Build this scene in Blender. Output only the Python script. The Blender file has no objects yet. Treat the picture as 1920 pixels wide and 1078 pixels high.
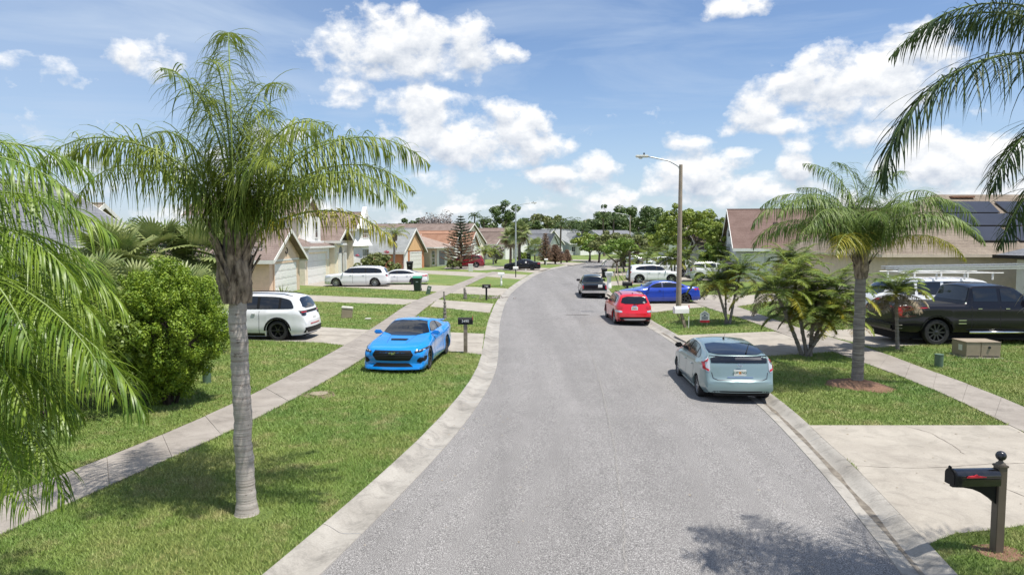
import bpy, bmesh, math, random
import numpy as np
from mathutils import Vector, Matrix
from mathutils.bvhtree import BVHTree
from mathutils.geometry import delaunay_2d_cdt

sc = bpy.context.scene
COL = sc.collection
R = math.radians

# ------------------------------------------------------------------ camera, sky, sun, exposure
CAM_H, FPX, HOR = 4.1, 1300.0, 449.0
PITCH = math.atan((539.0 - HOR) / FPX)
cd = bpy.data.cameras.new('camera'); cam = bpy.data.objects.new('camera', cd); COL.objects.link(cam)
cd.sensor_width = 36; cd.lens = 36 * FPX / 1920.0; cd.clip_start = 0.1; cd.clip_end = 6000
cam.location = (0, 0, CAM_H); cam.rotation_euler = (R(90) - PITCH, 0, 0)
sc.camera = cam

SUN = Vector((0.32, -0.19, 1.0)).normalized()
sun_el = math.asin(SUN.z); sun_az = math.atan2(SUN.x, SUN.y)
sd = bpy.data.lights.new('sun', 'SUN'); so = bpy.data.objects.new('sun', sd); COL.objects.link(so)
sd.energy = 4.6; sd.angle = R(0.55); sd.color = (1.0, 0.955, 0.88)
so.rotation_euler = (-SUN).to_track_quat('-Z', 'Y').to_euler(); so.location = (0, 0, 60)
sc.view_settings.view_transform = 'Standard'; sc.view_settings.look = 'None'
sc.view_settings.exposure = 0.42; sc.view_settings.gamma = 1.0
sc.cycles.max_bounces = 8; sc.cycles.transparent_max_bounces = 8
sc.cycles.sample_clamp_indirect = 6

# pixel of the 1920x1078 photograph -> azimuth / elevation
def azel(px, py):
    u, v = (px - 960) / FPX, (539 - py) / FPX
    d = Vector((u, math.cos(PITCH) + v * math.sin(PITCH), -math.sin(PITCH) + v * math.cos(PITCH))).normalized()
    return math.atan2(d.x, d.y), math.asin(d.z)

w = bpy.data.worlds.new('World'); sc.world = w; w.use_nodes = True
nt = w.node_tree; nt.nodes.clear(); NL = nt.links.new
def wn(t, **k):
    n = nt.nodes.new(t)
    for a, b in k.items(): setattr(n, a, b)
    return n
def wm(op, a, b=None, c=None, clamp=False):
    n = nt.nodes.new('ShaderNodeMath'); n.operation = op; n.use_clamp = clamp
    for i, x in enumerate((a, b, c)):
        if x is None: continue
        if isinstance(x, (int, float)): n.inputs[i].default_value = x
        else: NL(x, n.inputs[i])
    return n.outputs[0]
sky = wn('ShaderNodeTexSky', sky_type='NISHITA', sun_disc=False)
sky.sun_elevation = sun_el; sky.sun_rotation = sun_az; sky.altitude = 10; sky.air_density = 1.0; sky.dust_density = 0.6; sky.ozone_density = 2.2
tc = wn('ShaderNodeTexCoord'); sp = wn('ShaderNodeSeparateXYZ'); NL(tc.outputs['Generated'], sp.inputs[0])
AZ = wm('ARCTAN2', sp.outputs[0], sp.outputs[1]); EL = wm('ARCSINE', sp.outputs[2])
# cumulus: elliptical cells (azimuth, elevation, half widths) with ragged noise edges
BL = [(735,86,120,50,1.0),(690,100,80,30,.9),(880,80,42,45,.95),(900,98,88,18,.9),(655,88,50,30,.8),(845,148,62,20,.62),(760,150,30,14,.5),
      (800,205,85,48,.85),(850,270,120,38,.95),(965,245,70,48,1.05),(1000,275,70,28,.9),(985,300,60,18,.75),(820,320,60,34,.5),
      (1035,332,60,18,.85),(1108,318,34,34,.85),(1085,352,80,18,.6),(1145,372,50,26,.8),(1010,388,60,14,.5),
      (285,108,72,34,.62),(60,140,130,34,.35),(650,175,70,30,.6),
      (1420,205,50,38,.9),(1520,165,80,40,.9),(1640,135,95,48,1.0),(1715,95,60,40,.9),(1600,205,130,28,.8),(1440,240,80,16,.7),(1560,236,90,12,.5),
      (1282,268,40,20,.75),(1370,290,50,16,.6),(1305,328,80,40,1.0),(1255,350,70,24,.7),(1430,352,70,26,.9),(1480,318,30,34,.9),(1345,375,110,20,.6),
      (1640,262,100,40,.6),(1790,300,120,44,1.0),(1850,345,120,34,.8),(1900,290,60,40,.8),(1720,350,80,26,.6),
      (1385,8,70,20,.8),(1330,20,30,18,.6),(1150,390,160,14,.5),(900,392,150,12,.5),(1620,380,180,16,.55),(450,330,120,60,.5),(520,250,90,30,.45),(180,330,120,60,.35),(560,390,200,20,.5)]
g = bpy.data.node_groups.new('cloud_cover', 'ShaderNodeTree')
g.interface.new_socket('Az', in_out='INPUT', socket_type='NodeSocketFloat'); g.interface.new_socket('El', in_out='INPUT', socket_type='NodeSocketFloat')
g.interface.new_socket('Cover', in_out='OUTPUT', socket_type='NodeSocketFloat')
gi = g.nodes.new('NodeGroupInput'); go = g.nodes.new('NodeGroupOutput')
def gm(op, a, b=None, c=None, clamp=False):
    n = g.nodes.new('ShaderNodeMath'); n.operation = op; n.use_clamp = clamp
    for i, x in enumerate((a, b, c)):
        if x is None: continue
        if isinstance(x, (int, float)): n.inputs[i].default_value = x
        else: g.links.new(x, n.inputs[i])
    return n.outputs[0]
gaz, gel = gi.outputs[0], gi.outputs[1]
cb = g.nodes.new('ShaderNodeCombineXYZ'); g.links.new(gaz, cb.inputs[0]); g.links.new(gm('MULTIPLY', gel, 1.35), cb.inputs[1])
def gnoise(scale, det, rough, off=0.0, dist=0.0):
    n = g.nodes.new('ShaderNodeTexNoise'); n.inputs['Scale'].default_value = scale; n.inputs['Detail'].default_value = det
    n.inputs['Roughness'].default_value = rough; n.inputs['Distortion'].default_value = dist
    ad = g.nodes.new('ShaderNodeVectorMath'); ad.operation = 'ADD'; g.links.new(cb.outputs[0], ad.inputs[0]); ad.inputs[1].default_value = (off, off * .7, off)
    g.links.new(ad.outputs[0], n.inputs['Vector']); return n.outputs['Fac']
n1 = gnoise(21, 9, .60, 3.1, .1); n2 = gnoise(6, 3, .5, 9.7)
wa = gm('MULTIPLY_ADD', gm('SUBTRACT', n2, .5), .035, gaz); we = gm('MULTIPLY_ADD', gm('SUBTRACT', gnoise(8, 3, .5, 5.3), .5), .025, gel)
acc = None
for (px, py, hw, hh, amp) in BL:
    a0, e0 = azel(px, py); ra = hw / FPX * 1.1; re = hh / FPX * 1.15
    dx = gm('DIVIDE', gm('SUBTRACT', wa, a0), ra); dy = gm('DIVIDE', gm('SUBTRACT', we, e0), re)
    r2 = gm('ADD', gm('MULTIPLY', dx, dx), gm('MULTIPLY', dy, dy))
    v = gm('SUBTRACT', amp * 1.30 - .12, gm('MULTIPLY', r2, .85))
    acc = v if acc is None else gm('SMOOTH_MAX', acc, v, .12)
# unseen clouds outside the frame, thickened overhead to brighten the ambient light
out = gm('MULTIPLY', gm('SUBTRACT', gnoise(2.6, 2, .5, 21.0), .52), 7.0)
oaz = gm('MULTIPLY', gm('SUBTRACT', gm('ABSOLUTE', gaz), .66), 4.0, clamp=True)
oaz = gm('MAXIMUM', oaz, gm('MULTIPLY', gm('SUBTRACT', gel, .44), 4.0, clamp=True))
out = gm('MULTIPLY', gm('ADD', out, .55), oaz)
hb = gm('SUBTRACT', .27, gm('MULTIPLY', gm('MAXIMUM', gel, 0.0), 3.6))
acc = gm('MAXIMUM', gm('SMOOTH_MAX', acc, hb, .2), -1.0)
acc = gm('ADD', acc, gm('MULTIPLY', gm('ADD', out, gm('MULTIPLY', oaz, .3)), 1.0))
cov = gm('ADD', acc, gm('MULTIPLY', gm('SUBTRACT', n1, .53), 3.3))
g.links.new(cov, go.inputs[0])
def cover(el_off):
    n = wn('ShaderNodeGroup'); n.node_tree = g; NL(AZ, n.inputs[0]); NL(wm('ADD', EL, el_off), n.inputs[1]); return n.outputs[0]
c0 = cover(0.0); c1 = cover(0.014)
mask = wm('POWER', wm('MULTIPLY', wm('SUBTRACT', c0, .0), 1.45, clamp=True), .95)
depth = wm('MULTIPLY', wm('SUBTRACT', wm('MINIMUM', c0, 2.2), wm('MINIMUM', c1, 2.2)), .42)     # denser above -> underside
lit = wm('ADD', .66, wm('MULTIPLY', depth, 1.25))
cbw = wn('ShaderNodeCombineXYZ'); NL(AZ, cbw.inputs[0]); NL(EL, cbw.inputs[1])
nz = wn('ShaderNodeTexNoise'); nz.inputs['Scale'].default_value = 18; nz.inputs['Detail'].default_value = 5; NL(cbw.outputs[0], nz.inputs['Vector'])
lit = wm('ADD', lit, wm('MULTIPLY', wm('SUBTRACT', nz.outputs['Fac'], .5), .8), clamp=True)
cc = wn('ShaderNodeMixRGB'); NL(lit, cc.inputs[0]); cc.inputs[1].default_value = (.33, .39, .49, 1); cc.inputs[2].default_value = (.80, .805, .81, 1)
# thin cirrus veils and whiter air near the horizon
mp = wn('ShaderNodeMapping'); mp.inputs['Scale'].default_value = (1.6, 8.5, 1); mp.inputs['Rotation'].default_value = (0, 0, .18); NL(cbw.outputs[0], mp.inputs[0])
nz2 = wn('ShaderNodeTexNoise'); nz2.inputs['Scale'].default_value = 1.6; nz2.inputs['Detail'].default_value = 7; nz2.inputs['Roughness'].default_value = .58; nz2.inputs['Distortion'].default_value = .5
NL(mp.outputs[0], nz2.inputs['Vector'])
veil = wm('MULTIPLY', wm('SUBTRACT', nz2.outputs['Fac'], .45), 3.2, clamp=True)
left = wm('MULTIPLY', wm('SUBTRACT', -.10, AZ), 2.2, clamp=True)
hz = wm('POWER', wm('SUBTRACT', 1.0, wm('MULTIPLY', wm('MAXIMUM', EL, 0.0), 3.6, clamp=True)), 2.0)
veil = wm('MAXIMUM', wm('ADD', wm('MULTIPLY', veil, .8), wm('MULTIPLY', left, .45), clamp=True), wm('MULTIPLY', hz, .8))
sk = wn('ShaderNodeMixRGB'); sk.blend_type = 'MULTIPLY'; sk.inputs[0].default_value = 1; NL(sky.outputs[0], sk.inputs[1]); sk.inputs[2].default_value = (.097, .101, .110, 1)
m1 = wn('ShaderNodeMixRGB'); NL(wm('MULTIPLY', veil, .8), m1.inputs[0]); NL(sk.outputs[0], m1.inputs[1]); m1.inputs[2].default_value = (.44, .53, .66, 1)
m2 = wn('ShaderNodeMixRGB'); NL(mask, m2.inputs[0]); NL(m1.outputs[0], m2.inputs[1]); NL(cc.outputs[0], m2.inputs[2])
bg = wn('ShaderNodeBackground'); NL(m2.outputs[0], bg.inputs[0]); bg.inputs[1].default_value = 1.0
ow = wn('ShaderNodeOutputWorld'); NL(bg.outputs[0], ow.inputs[0])
w.cycles.sampling_method = 'MANUAL'; w.cycles.sample_map_resolution = 512

# ------------------------------------------------------------------ helpers
def G(px, py, z=0.1):
    """the ground point (height z) seen at a pixel of the 1920x1078 photograph"""
    u, v = (px - 960) / FPX, (539 - py) / FPX
    d = Vector((u, math.cos(PITCH) + v * math.sin(PITCH), -math.sin(PITCH) + v * math.cos(PITCH)))
    t = (z - CAM_H) / d.z
    return Vector((0, 0, CAM_H)) + d * t

class MB:
    def __init__(s): s.v, s.f, s.m = [], [], []
    def add(s, vs, fs, mi=0):
        o = len(s.v); s.v += [tuple(p) for p in vs]; s.f += [tuple(o + i for i in f) for f in fs]; s.m += [mi] * len(fs); return s
    def box(s, x0, x1, y0, y1, z0, z1, mi=0):
        return s.add([(x0,y0,z0),(x1,y0,z0),(x1,y1,z0),(x0,y1,z0),(x0,y0,z1),(x1,y0,z1),(x1,y1,z1),(x0,y1,z1)],
                     [(0,3,2,1),(4,5,6,7),(0,1,5,4),(1,2,6,5),(2,3,7,6),(3,0,4,7)], mi)
    def bbox(s, cx, cy, cz, sx, sy, sz, b=.01, mi=0):
        """box with chamfered edges"""
        bm = bmesh.new(); bmesh.ops.create_cube(bm, size=1)
        bmesh.ops.scale(bm, vec=(sx, sy, sz), verts=bm.verts)
        bmesh.ops.bevel(bm, geom=bm.edges[:], offset=b, segments=2, affect='EDGES')
        bmesh.ops.translate(bm, vec=(cx, cy, cz), verts=bm.verts)
        bm.verts.index_update(); s.add([v.co[:] for v in bm.verts], [[v.index for v in f.verts] for f in bm.faces], mi); bm.free(); return s
    def prism(s, poly, axis, a0, a1, mi=0):
        """extrude a 2D polygon along an axis ('x','y','z')"""
        n = len(poly)
        def P(p, a): return {'x': (a, p[0], p[1]), 'y': (p[0], a, p[1]), 'z': (p[0], p[1], a)}[axis]
        s.add([P(p, a0) for p in poly] + [P(p, a1) for p in poly],
              [tuple(range(n))[::-1], tuple(range(n, 2 * n))] + [(i, (i + 1) % n, n + (i + 1) % n, n + i) for i in range(n)], mi); return s
    def tube(s, pts, rad, n=8, mi=0, cap=True):
        pts = [Vector(p) for p in pts]; o = len(s.v); prev = None
        for i, p in enumerate(pts):
            d = (pts[min(i + 1, len(pts) - 1)] - pts[max(i - 1, 0)]).normalized()
            if prev is None: a = d.orthogonal().normalized()
            else: a = (prev - d * prev.dot(d)).normalized()
            prev = a; b = d.cross(a); r = rad[i] if hasattr(rad, '__len__') else rad
            for k in range(n):
                t = 2 * math.pi * k / n; s.v.append(tuple(p + (a * math.cos(t) + b * math.sin(t)) * r))
        for i in range(len(pts) - 1):
            for k in range(n):
                s.f.append((o + i*n + k, o + i*n + (k+1) % n, o + (i+1)*n + (k+1) % n, o + (i+1)*n + k)); s.m.append(mi)
        if cap:
            s.f.append(tuple(o + k for k in range(n))[::-1]); s.m.append(mi)
            s.f.append(tuple(o + (len(pts)-1)*n + k for k in range(n))); s.m.append(mi)
        return s
    def lathe(s, prof, n=24, cx=0, cy=0, axis='z', mi=0):
        o = len(s.v)
        for (r, z) in prof:
            for k in range(n):
                t = 2 * math.pi * k / n; a, b = r * math.cos(t), r * math.sin(t)
                s.v.append((cx + a, cy + b, z) if axis == 'z' else (cx + a, z, cy + b))
        for i in range(len(prof) - 1):
            for k in range(n):
                q = (o + i*n + k, o + i*n + (k+1) % n, o + (i+1)*n + (k+1) % n, o + (i+1)*n + k)
                s.f.append(q if axis == 'z' else q[::-1]); s.m.append(mi)
        return s
    def sphere(s, c, r, n=12, mi=0, sz=1.0):
        pr = [(max(1e-4, r * math.sin(math.pi * i / n)), c[2] - r * sz * math.cos(math.pi * i / n)) for i in range(n + 1)]
        return s.lathe(pr, n * 2, c[0], c[1], mi=mi)
    def build(s, name, mats, parent=None, smooth=False, origin=None):
        me = bpy.data.meshes.new(name)
        v = s.v
        if origin is not None: v = [(a - origin[0], b - origin[1], c - origin[2]) for a, b, c in v]
        me.from_pydata(v, [], s.f); me.update()
        for m in (mats if isinstance(mats, (list, tuple)) else [mats]): me.materials.append(m)
        me.polygons.foreach_set('material_index', s.m)
        if smooth: me.polygons.foreach_set('use_smooth', [True] * len(s.f))
        o = bpy.data.objects.new(name, me); COL.objects.link(o)
        if parent is not None: o.parent = parent
        elif origin is not None: o.location = origin
        if smooth and smooth != 'all':
            try: me.set_sharp_from_angle(angle=R(smooth if smooth is not True else 38))
            except Exception: pass
        return o

def tag(o, label=None, cat=None, group=None, kind=None):
    if label: o['label'] = label
    if cat: o['category'] = cat
    if group: o['group'] = group
    if kind: o['kind'] = kind
    return o
def thing(name, label, cat, loc=(0, 0, 0), rz=0, group=None):
    o = bpy.data.objects.new(name, None); COL.objects.link(o); o.location = loc; o.rotation_euler = (0, 0, rz); o.empty_display_size = .2
    return tag(o, label, cat, group)
def dup(root, loc, rz=0, label=None, sc_=None):
    r = root.copy(); COL.objects.link(r); r.location = loc; r.rotation_euler = (0, 0, rz)
    if sc_: r.scale = sc_
    if label: r['label'] = label
    for ch in list(root.children):
        c = ch.copy(); COL.objects.link(c); c.parent = r
        for g2 in list(ch.children):
            d = g2.copy(); COL.objects.link(d); d.parent = c
    return r
def text_mesh(body, size, mat, parent, loc, rot, name='lettering', ext=.002):
    cu = bpy.data.curves.new('txt', 'FONT'); cu.body = body; cu.size = size; cu.extrude = ext; cu.align_x = 'CENTER'; cu.align_y = 'CENTER'
    t = bpy.data.objects.new('txt', cu); COL.objects.link(t)
    me = bpy.data.meshes.new_from_object(t.evaluated_get(bpy.context.evaluated_depsgraph_get())); bpy.data.objects.remove(t)
    o = bpy.data.objects.new(name, me); COL.objects.link(o); me.materials.clear(); me.materials.append(mat)
    o.parent = parent; o.location = loc; o.rotation_euler = rot; return o

# ------------------------------------------------------------------ materials
def mat(name, col, rough=.6, metal=0, var=0, vscale=4, bump=0, bscale=40, spec=None, coat=0, emis=None, col2=None, detail=4, trans=0, coord='Object', lo=.35, hi=.65, sheen=0):
    m = bpy.data.materials.new(name); m.use_nodes = True; t = m.node_tree; b = t.nodes['Principled BSDF']
    b.inputs['Base Color'].default_value = (*col, 1); b.inputs['Roughness'].default_value = rough; b.inputs['Metallic'].default_value = metal
    if spec is not None: b.inputs['Specular IOR Level'].default_value = spec
    if coat: b.inputs['Coat Weight'].default_value = coat; b.inputs['Coat Roughness'].default_value = .04
    co = t.nodes.new('ShaderNodeTexCoord')
    if col2 is not None or var:
        n = t.nodes.new('ShaderNodeTexNoise'); n.inputs['Scale'].default_value = vscale; n.inputs['Detail'].default_value = detail; n.inputs['Roughness'].default_value = .6
        t.links.new(co.outputs[coord], n.inputs['Vector'])
        r = t.nodes.new('ShaderNodeValToRGB'); r.color_ramp.elements[0].position = lo; r.color_ramp.elements[1].position = hi
        c2 = col2 if col2 is not None else tuple(min(1, c * (1 + var)) for c in col)
        c1 = col if col2 is not None else tuple(c * (1 - var) for c in col)
        r.color_ramp.elements[0].color = (*c1, 1); r.color_ramp.elements[1].color = (*c2, 1)
        t.links.new(n.outputs['Fac'], r.inputs[0]); t.links.new(r.outputs[0], b.inputs['Base Color'])
    if bump:
        n = t.nodes.new('ShaderNodeTexNoise'); n.inputs['Scale'].default_value = bscale; n.inputs['Detail'].default_value = 5
        t.links.new(co.outputs[coord], n.inputs['Vector'])
        bp = t.nodes.new('ShaderNodeBump'); bp.inputs['Strength'].default_value = bump; bp.inputs['Distance'].default_value = .02
        t.links.new(n.outputs['Fac'], bp.inputs['Height']); t.links.new(bp.outputs[0], b.inputs['Normal'])
    if trans:   # leaf translucency
        tr = t.nodes.new('ShaderNodeBsdfTranslucent'); mx = t.nodes.new('ShaderNodeMixShader'); mx.inputs[0].default_value = trans
        src = b.inputs['Base Color'].links[0].from_socket if b.inputs['Base Color'].links else None
        if src: t.links.new(src, tr.inputs[0])
        else: tr.inputs[0].default_value = (*col, 1)
        t.links.new(b.outputs[0], mx.inputs[1]); t.links.new(tr.outputs[0], mx.inputs[2]); t.links.new(mx.outputs[0], t.nodes['Material Output'].inputs[0])
    if emis: b.inputs['Emission Color'].default_value = (*emis, 1); b.inputs['Emission Strength'].default_value = 1
    return m
def paint(name, col, metal=.0, rough=.28):
    m = mat(name, col, rough=rough, metal=metal, coat=.9); return m
def stretch(m, sx, sy, sz):
    """stretch a material's noise along axes"""
    t = m.node_tree
    for n in [n for n in t.nodes if n.type == 'TEX_NOISE']:
        mp_ = t.nodes.new('ShaderNodeMapping'); mp_.inputs['Scale'].default_value = (sx, sy, sz)
        src = n.inputs['Vector'].links[0].from_socket; t.links.new(src, mp_.inputs[0]); t.links.new(mp_.outputs[0], n.inputs['Vector'])
    return m
M = {}
M['leaf'] = mat('palm_leaf', (.09,.145,.02), rough=.5, spec=.35, col2=(.27,.32,.05), vscale=2.2, detail=3, trans=.30)
M['leaf_near'] = mat('palm_leaf_young', (.085,.17,.018), rough=.40, spec=.45, col2=(.25,.35,.04), vscale=3.0, detail=3, trans=.34)
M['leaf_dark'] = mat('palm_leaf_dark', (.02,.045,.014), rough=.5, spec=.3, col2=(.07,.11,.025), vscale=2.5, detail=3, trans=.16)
M['leaf_blue'] = mat('palm_leaf_bluegreen', (.065,.12,.022), rough=.5, spec=.35, col2=(.20,.27,.055), vscale=3, detail=3, trans=.22)
M['leaf_yellow'] = mat('palm_leaf_yellow', (.22,.24,.03), rough=.45, col2=(.42,.36,.03), vscale=3, detail=3, trans=.3)
M['leaf_dry'] = mat('palm_leaf_dry', (.20,.15,.09), rough=.8, col2=(.42,.36,.26), vscale=6, trans=.15)
M['rachis'] = mat('frond_stem', (.16,.22,.05), rough=.45, var=.3, vscale=5)
M['fan'] = mat('fan_leaf', (.12,.18,.05), rough=.5, col2=(.34,.37,.14), vscale=1.8, trans=.2)
M['arbor'] = mat('arborvitae_leaf', (.10,.19,.012), rough=.6, col2=(.29,.39,.03), vscale=6, detail=5, trans=.25)
M['shrub'] = mat('shrub_leaf', (.09,.18,.025), rough=.5, col2=(.24,.34,.05), vscale=4, trans=.2)
M['oak'] = mat('oak_leaf', (.045,.085,.022), rough=.5, col2=(.13,.19,.045), vscale=.9, trans=.12)
M['bright'] = mat('bright_leaf', (.13,.20,.028), rough=.5, col2=(.32,.38,.06), vscale=.8, trans=.22)
M['olive'] = mat('olive_leaf', (.10,.13,.035), rough=.5, col2=(.23,.25,.08), vscale=1.2, trans=.15)
M['conifer'] = mat('conifer_needle', (.02,.04,.018), rough=.6, col2=(.05,.075,.03), vscale=2)
M['rust_leaf'] = mat('browned_needle', (.13,.075,.045), rough=.75, col2=(.27,.17,.11), vscale=2.5)
M['bare'] = mat('bare_twig', (.20,.17,.15), rough=.85, col2=(.36,.32,.30), vscale=3)
M['pink'] = mat('flower_pink', (.55,.07,.12), rough=.6)
M['bark'] = mat('tree_bark', (.075,.055,.042), rough=.9, col2=(.19,.15,.12), vscale=8, bump=.6, bscale=30)
M['bark_d'] = mat('tree_bark_dark', (.035,.027,.02), rough=.9, col2=(.10,.075,.055), vscale=8, bump=.6, bscale=30)
M['boot'] = stretch(mat('palm_boot_fibre', (.045,.030,.021), rough=.95, col2=(.37,.29,.22), vscale=16, detail=9, bump=1.0, bscale=30, lo=.34, hi=.66), 1, 1, .22)
M['dirt'] = mat('bare_dirt', (.13,.09,.06), rough=1, col2=(.26,.20,.14), vscale=12, bump=.5)
M['mulch'] = mat('pine_mulch', (.10,.05,.03), rough=1, col2=(.32,.19,.12), vscale=60, detail=6, bump=1, bscale=90)
M['white'] = mat('white_paint', (.78,.77,.74), rough=.5, var=.04, vscale=2)
M['offwhite'] = mat('off_white_trim', (.70,.69,.64), rough=.55, var=.05, vscale=2)
M['door_w'] = mat('white_garage_door', (.76,.75,.71), rough=.45, var=.03, vscale=3)
M['cream'] = mat('cream_stucco', (.80,.70,.55), rough=.85, var=.07, vscale=3, bump=.2, bscale=60)
M['tan'] = mat('tan_stucco', (.66,.50,.36), rough=.85, var=.07, vscale=3, bump=.2, bscale=60)
M['beige'] = mat('beige_stucco', (.66,.545,.42), rough=.85, var=.07, vscale=3, bump=.2, bscale=60)
M['pale'] = mat('pale_stucco', (.76,.68,.54), rough=.85, var=.07, vscale=3, bump=.2, bscale=60)
M['grey_wall'] = mat('pale_grey_siding', (.56,.57,.56), rough=.8, var=.06, vscale=2)
M['orange'] = mat('orange_stucco', (.50,.22,.11), rough=.85, var=.07, vscale=3)
M['orange_l'] = mat('light_orange_siding', (.70,.44,.22), rough=.8, var=.05, vscale=3)
M['blue_wall'] = mat('blue_grey_stucco', (.44,.46,.47), rough=.85, var=.07, vscale=3)
def shingle(name, c1, c2, c3=None):
    m = mat(name, c1, rough=.95, col2=c2, vscale=1.1, detail=9, bump=.5, bscale=14, lo=.3, hi=.7)
    t = m.node_tree; b = t.nodes['Principled BSDF']; src = b.inputs['Base Color'].links[0].from_socket
    n = t.nodes.new('ShaderNodeTexNoise'); n.inputs['Scale'].default_value = 9; n.inputs['Detail'].default_value = 6; n.inputs['Roughness'].default_value = .8
    mp_ = t.nodes.new('ShaderNodeMapping'); mp_.inputs['Scale'].default_value = (1, 1, 3); co = t.nodes.new('ShaderNodeTexCoord'); t.links.new(co.outputs['Object'], mp_.inputs[0]); t.links.new(mp_.outputs[0], n.inputs['Vector'])
    mr = t.nodes.new('ShaderNodeMapRange'); mr.inputs[1].default_value = .3; mr.inputs[2].default_value = .7; mr.inputs[3].default_value = .62; mr.inputs[4].default_value = 1.38; t.links.new(n.outputs['Fac'], mr.inputs[0])
    wv = t.nodes.new('ShaderNodeTexWave'); wv.bands_direction = 'Z'; wv.wave_profile = 'SAW'; wv.inputs['Scale'].default_value = 2.1; wv.inputs['Distortion'].default_value = .6; wv.inputs['Detail Scale'].default_value = 3; t.links.new(co.outputs['Object'], wv.inputs['Vector'])
    w2 = t.nodes.new('ShaderNodeMath'); w2.operation = 'MULTIPLY_ADD'; w2.inputs[1].default_value = .26; w2.inputs[2].default_value = .86; t.links.new(wv.outputs['Fac'], w2.inputs[0])
    w3 = t.nodes.new('ShaderNodeMath'); w3.operation = 'MULTIPLY'; t.links.new(w2.outputs[0], w3.inputs[0]); t.links.new(mr.outputs[0], w3.inputs[1])
    mx = t.nodes.new('ShaderNodeVectorMath'); mx.operation = 'SCALE'; t.links.new(src, mx.inputs[0]); t.links.new(w3.outputs[0], mx.inputs['Scale']); t.links.new(mx.outputs[0], b.inputs['Base Color'])
    return m
M['roof_br'] = shingle('brown_shingle', (.145,.105,.088), (.235,.18,.155))
M['roof_red'] = shingle('red_brown_shingle', (.128,.08,.066), (.185,.125,.106))
M['roof_tan'] = shingle('tan_shingle', (.26,.185,.15), (.34,.26,.215))
M['roof_gr'] = shingle('grey_shingle', (.20,.21,.21), (.29,.30,.295))
M['roof_dk'] = shingle('dark_grey_shingle', (.13,.135,.15), (.20,.205,.22))
M['roof_or'] = shingle('orange_shingle', (.26,.135,.085), (.34,.19,.125))
M['roof_wd'] = shingle('weathered_brown_shingle', (.145,.113,.086), (.24,.197,.152))
M['solar'] = mat('solar_glass', (.022,.023,.03), rough=.3, coat=.15, var=.2, vscale=.5)
M['alu'] = mat('aluminium', (.62,.63,.64), rough=.35, metal=.8)
M['glass'] = mat('window_glass', (.008,.010,.014), rough=.04, coat=.5)
M['black'] = mat('black_plastic', (.009,.009,.010), rough=.5, spec=.3)
M['black_g'] = mat('gloss_black_paint', (.010,.010,.012), rough=.16, coat=.8)
M['rubber'] = mat('tyre_rubber', (.022,.022,.023), rough=.85, var=.2, vscale=20)
M['dark'] = mat('dark_recess', (.008,.008,.009), rough=.9)
M['red_l'] = mat('red_lamp', (.45,.015,.02), rough=.15, coat=.8)
M['clear_l'] = mat('clear_lamp', (.55,.57,.6), rough=.12, metal=.3, coat=.8)
M['amber'] = mat('amber_lamp', (.8,.22,.02), rough=.2, coat=.5)
M['chrome'] = mat('chrome', (.75,.76,.78), rough=.12, metal=1)
M['silver'] = mat('alloy_silver', (.45,.46,.48), rough=.3, metal=.8)
M['gunmetal'] = mat('alloy_dark', (.07,.072,.08), rough=.3, metal=.7)
M['rim_blk'] = mat('alloy_black', (.012,.012,.014), rough=.25, coat=.4)
M['plate'] = mat('plate_white', (.72,.74,.70), rough=.4)
M['plate_o'] = mat('plate_orange', (.75,.28,.06), rough=.4)
M['plate_t'] = mat('plate_green_ink', (.03,.12,.06), rough=.5)
M['post_gr'] = mat('weathered_wood', (.17,.13,.095), rough=.9, col2=(.30,.25,.19), vscale=6, bump=.4, bscale=40)
M['post_br'] = mat('taupe_vinyl_post', (.13,.105,.08), rough=.5, var=.06, vscale=4)
M['concrete_pole'] = mat('concrete_pole', (.33,.27,.21), rough=.85, var=.12, vscale=2.5, bump=.2, bscale=60)
M['galv'] = mat('galvanised_steel', (.46,.49,.50), rough=.45, metal=.5, var=.1, vscale=3)
M['bin_g'] = mat('green_bin_lid', (.02,.22,.13), rough=.5)
M['bin_d'] = mat('dark_green_bin', (.018,.035,.028), rough=.5)
M['bin_n'] = mat('navy_bin', (.012,.018,.06), rough=.5)
M['util_t'] = mat('khaki_cabinet', (.30,.245,.175), rough=.6, var=.08, vscale=3)
M['util_l'] = mat('pale_cabinet', (.62,.60,.53), rough=.6, var=.06, vscale=3)
M['util_g'] = mat('green_pedestal', (.085,.14,.095), rough=.6, var=.1, vscale=6)
M['red'] = mat('sign_red', (.62,.03,.05), rough=.5)
M['navy'] = mat('sign_navy', (.03,.04,.12), rough=.5)
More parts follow.
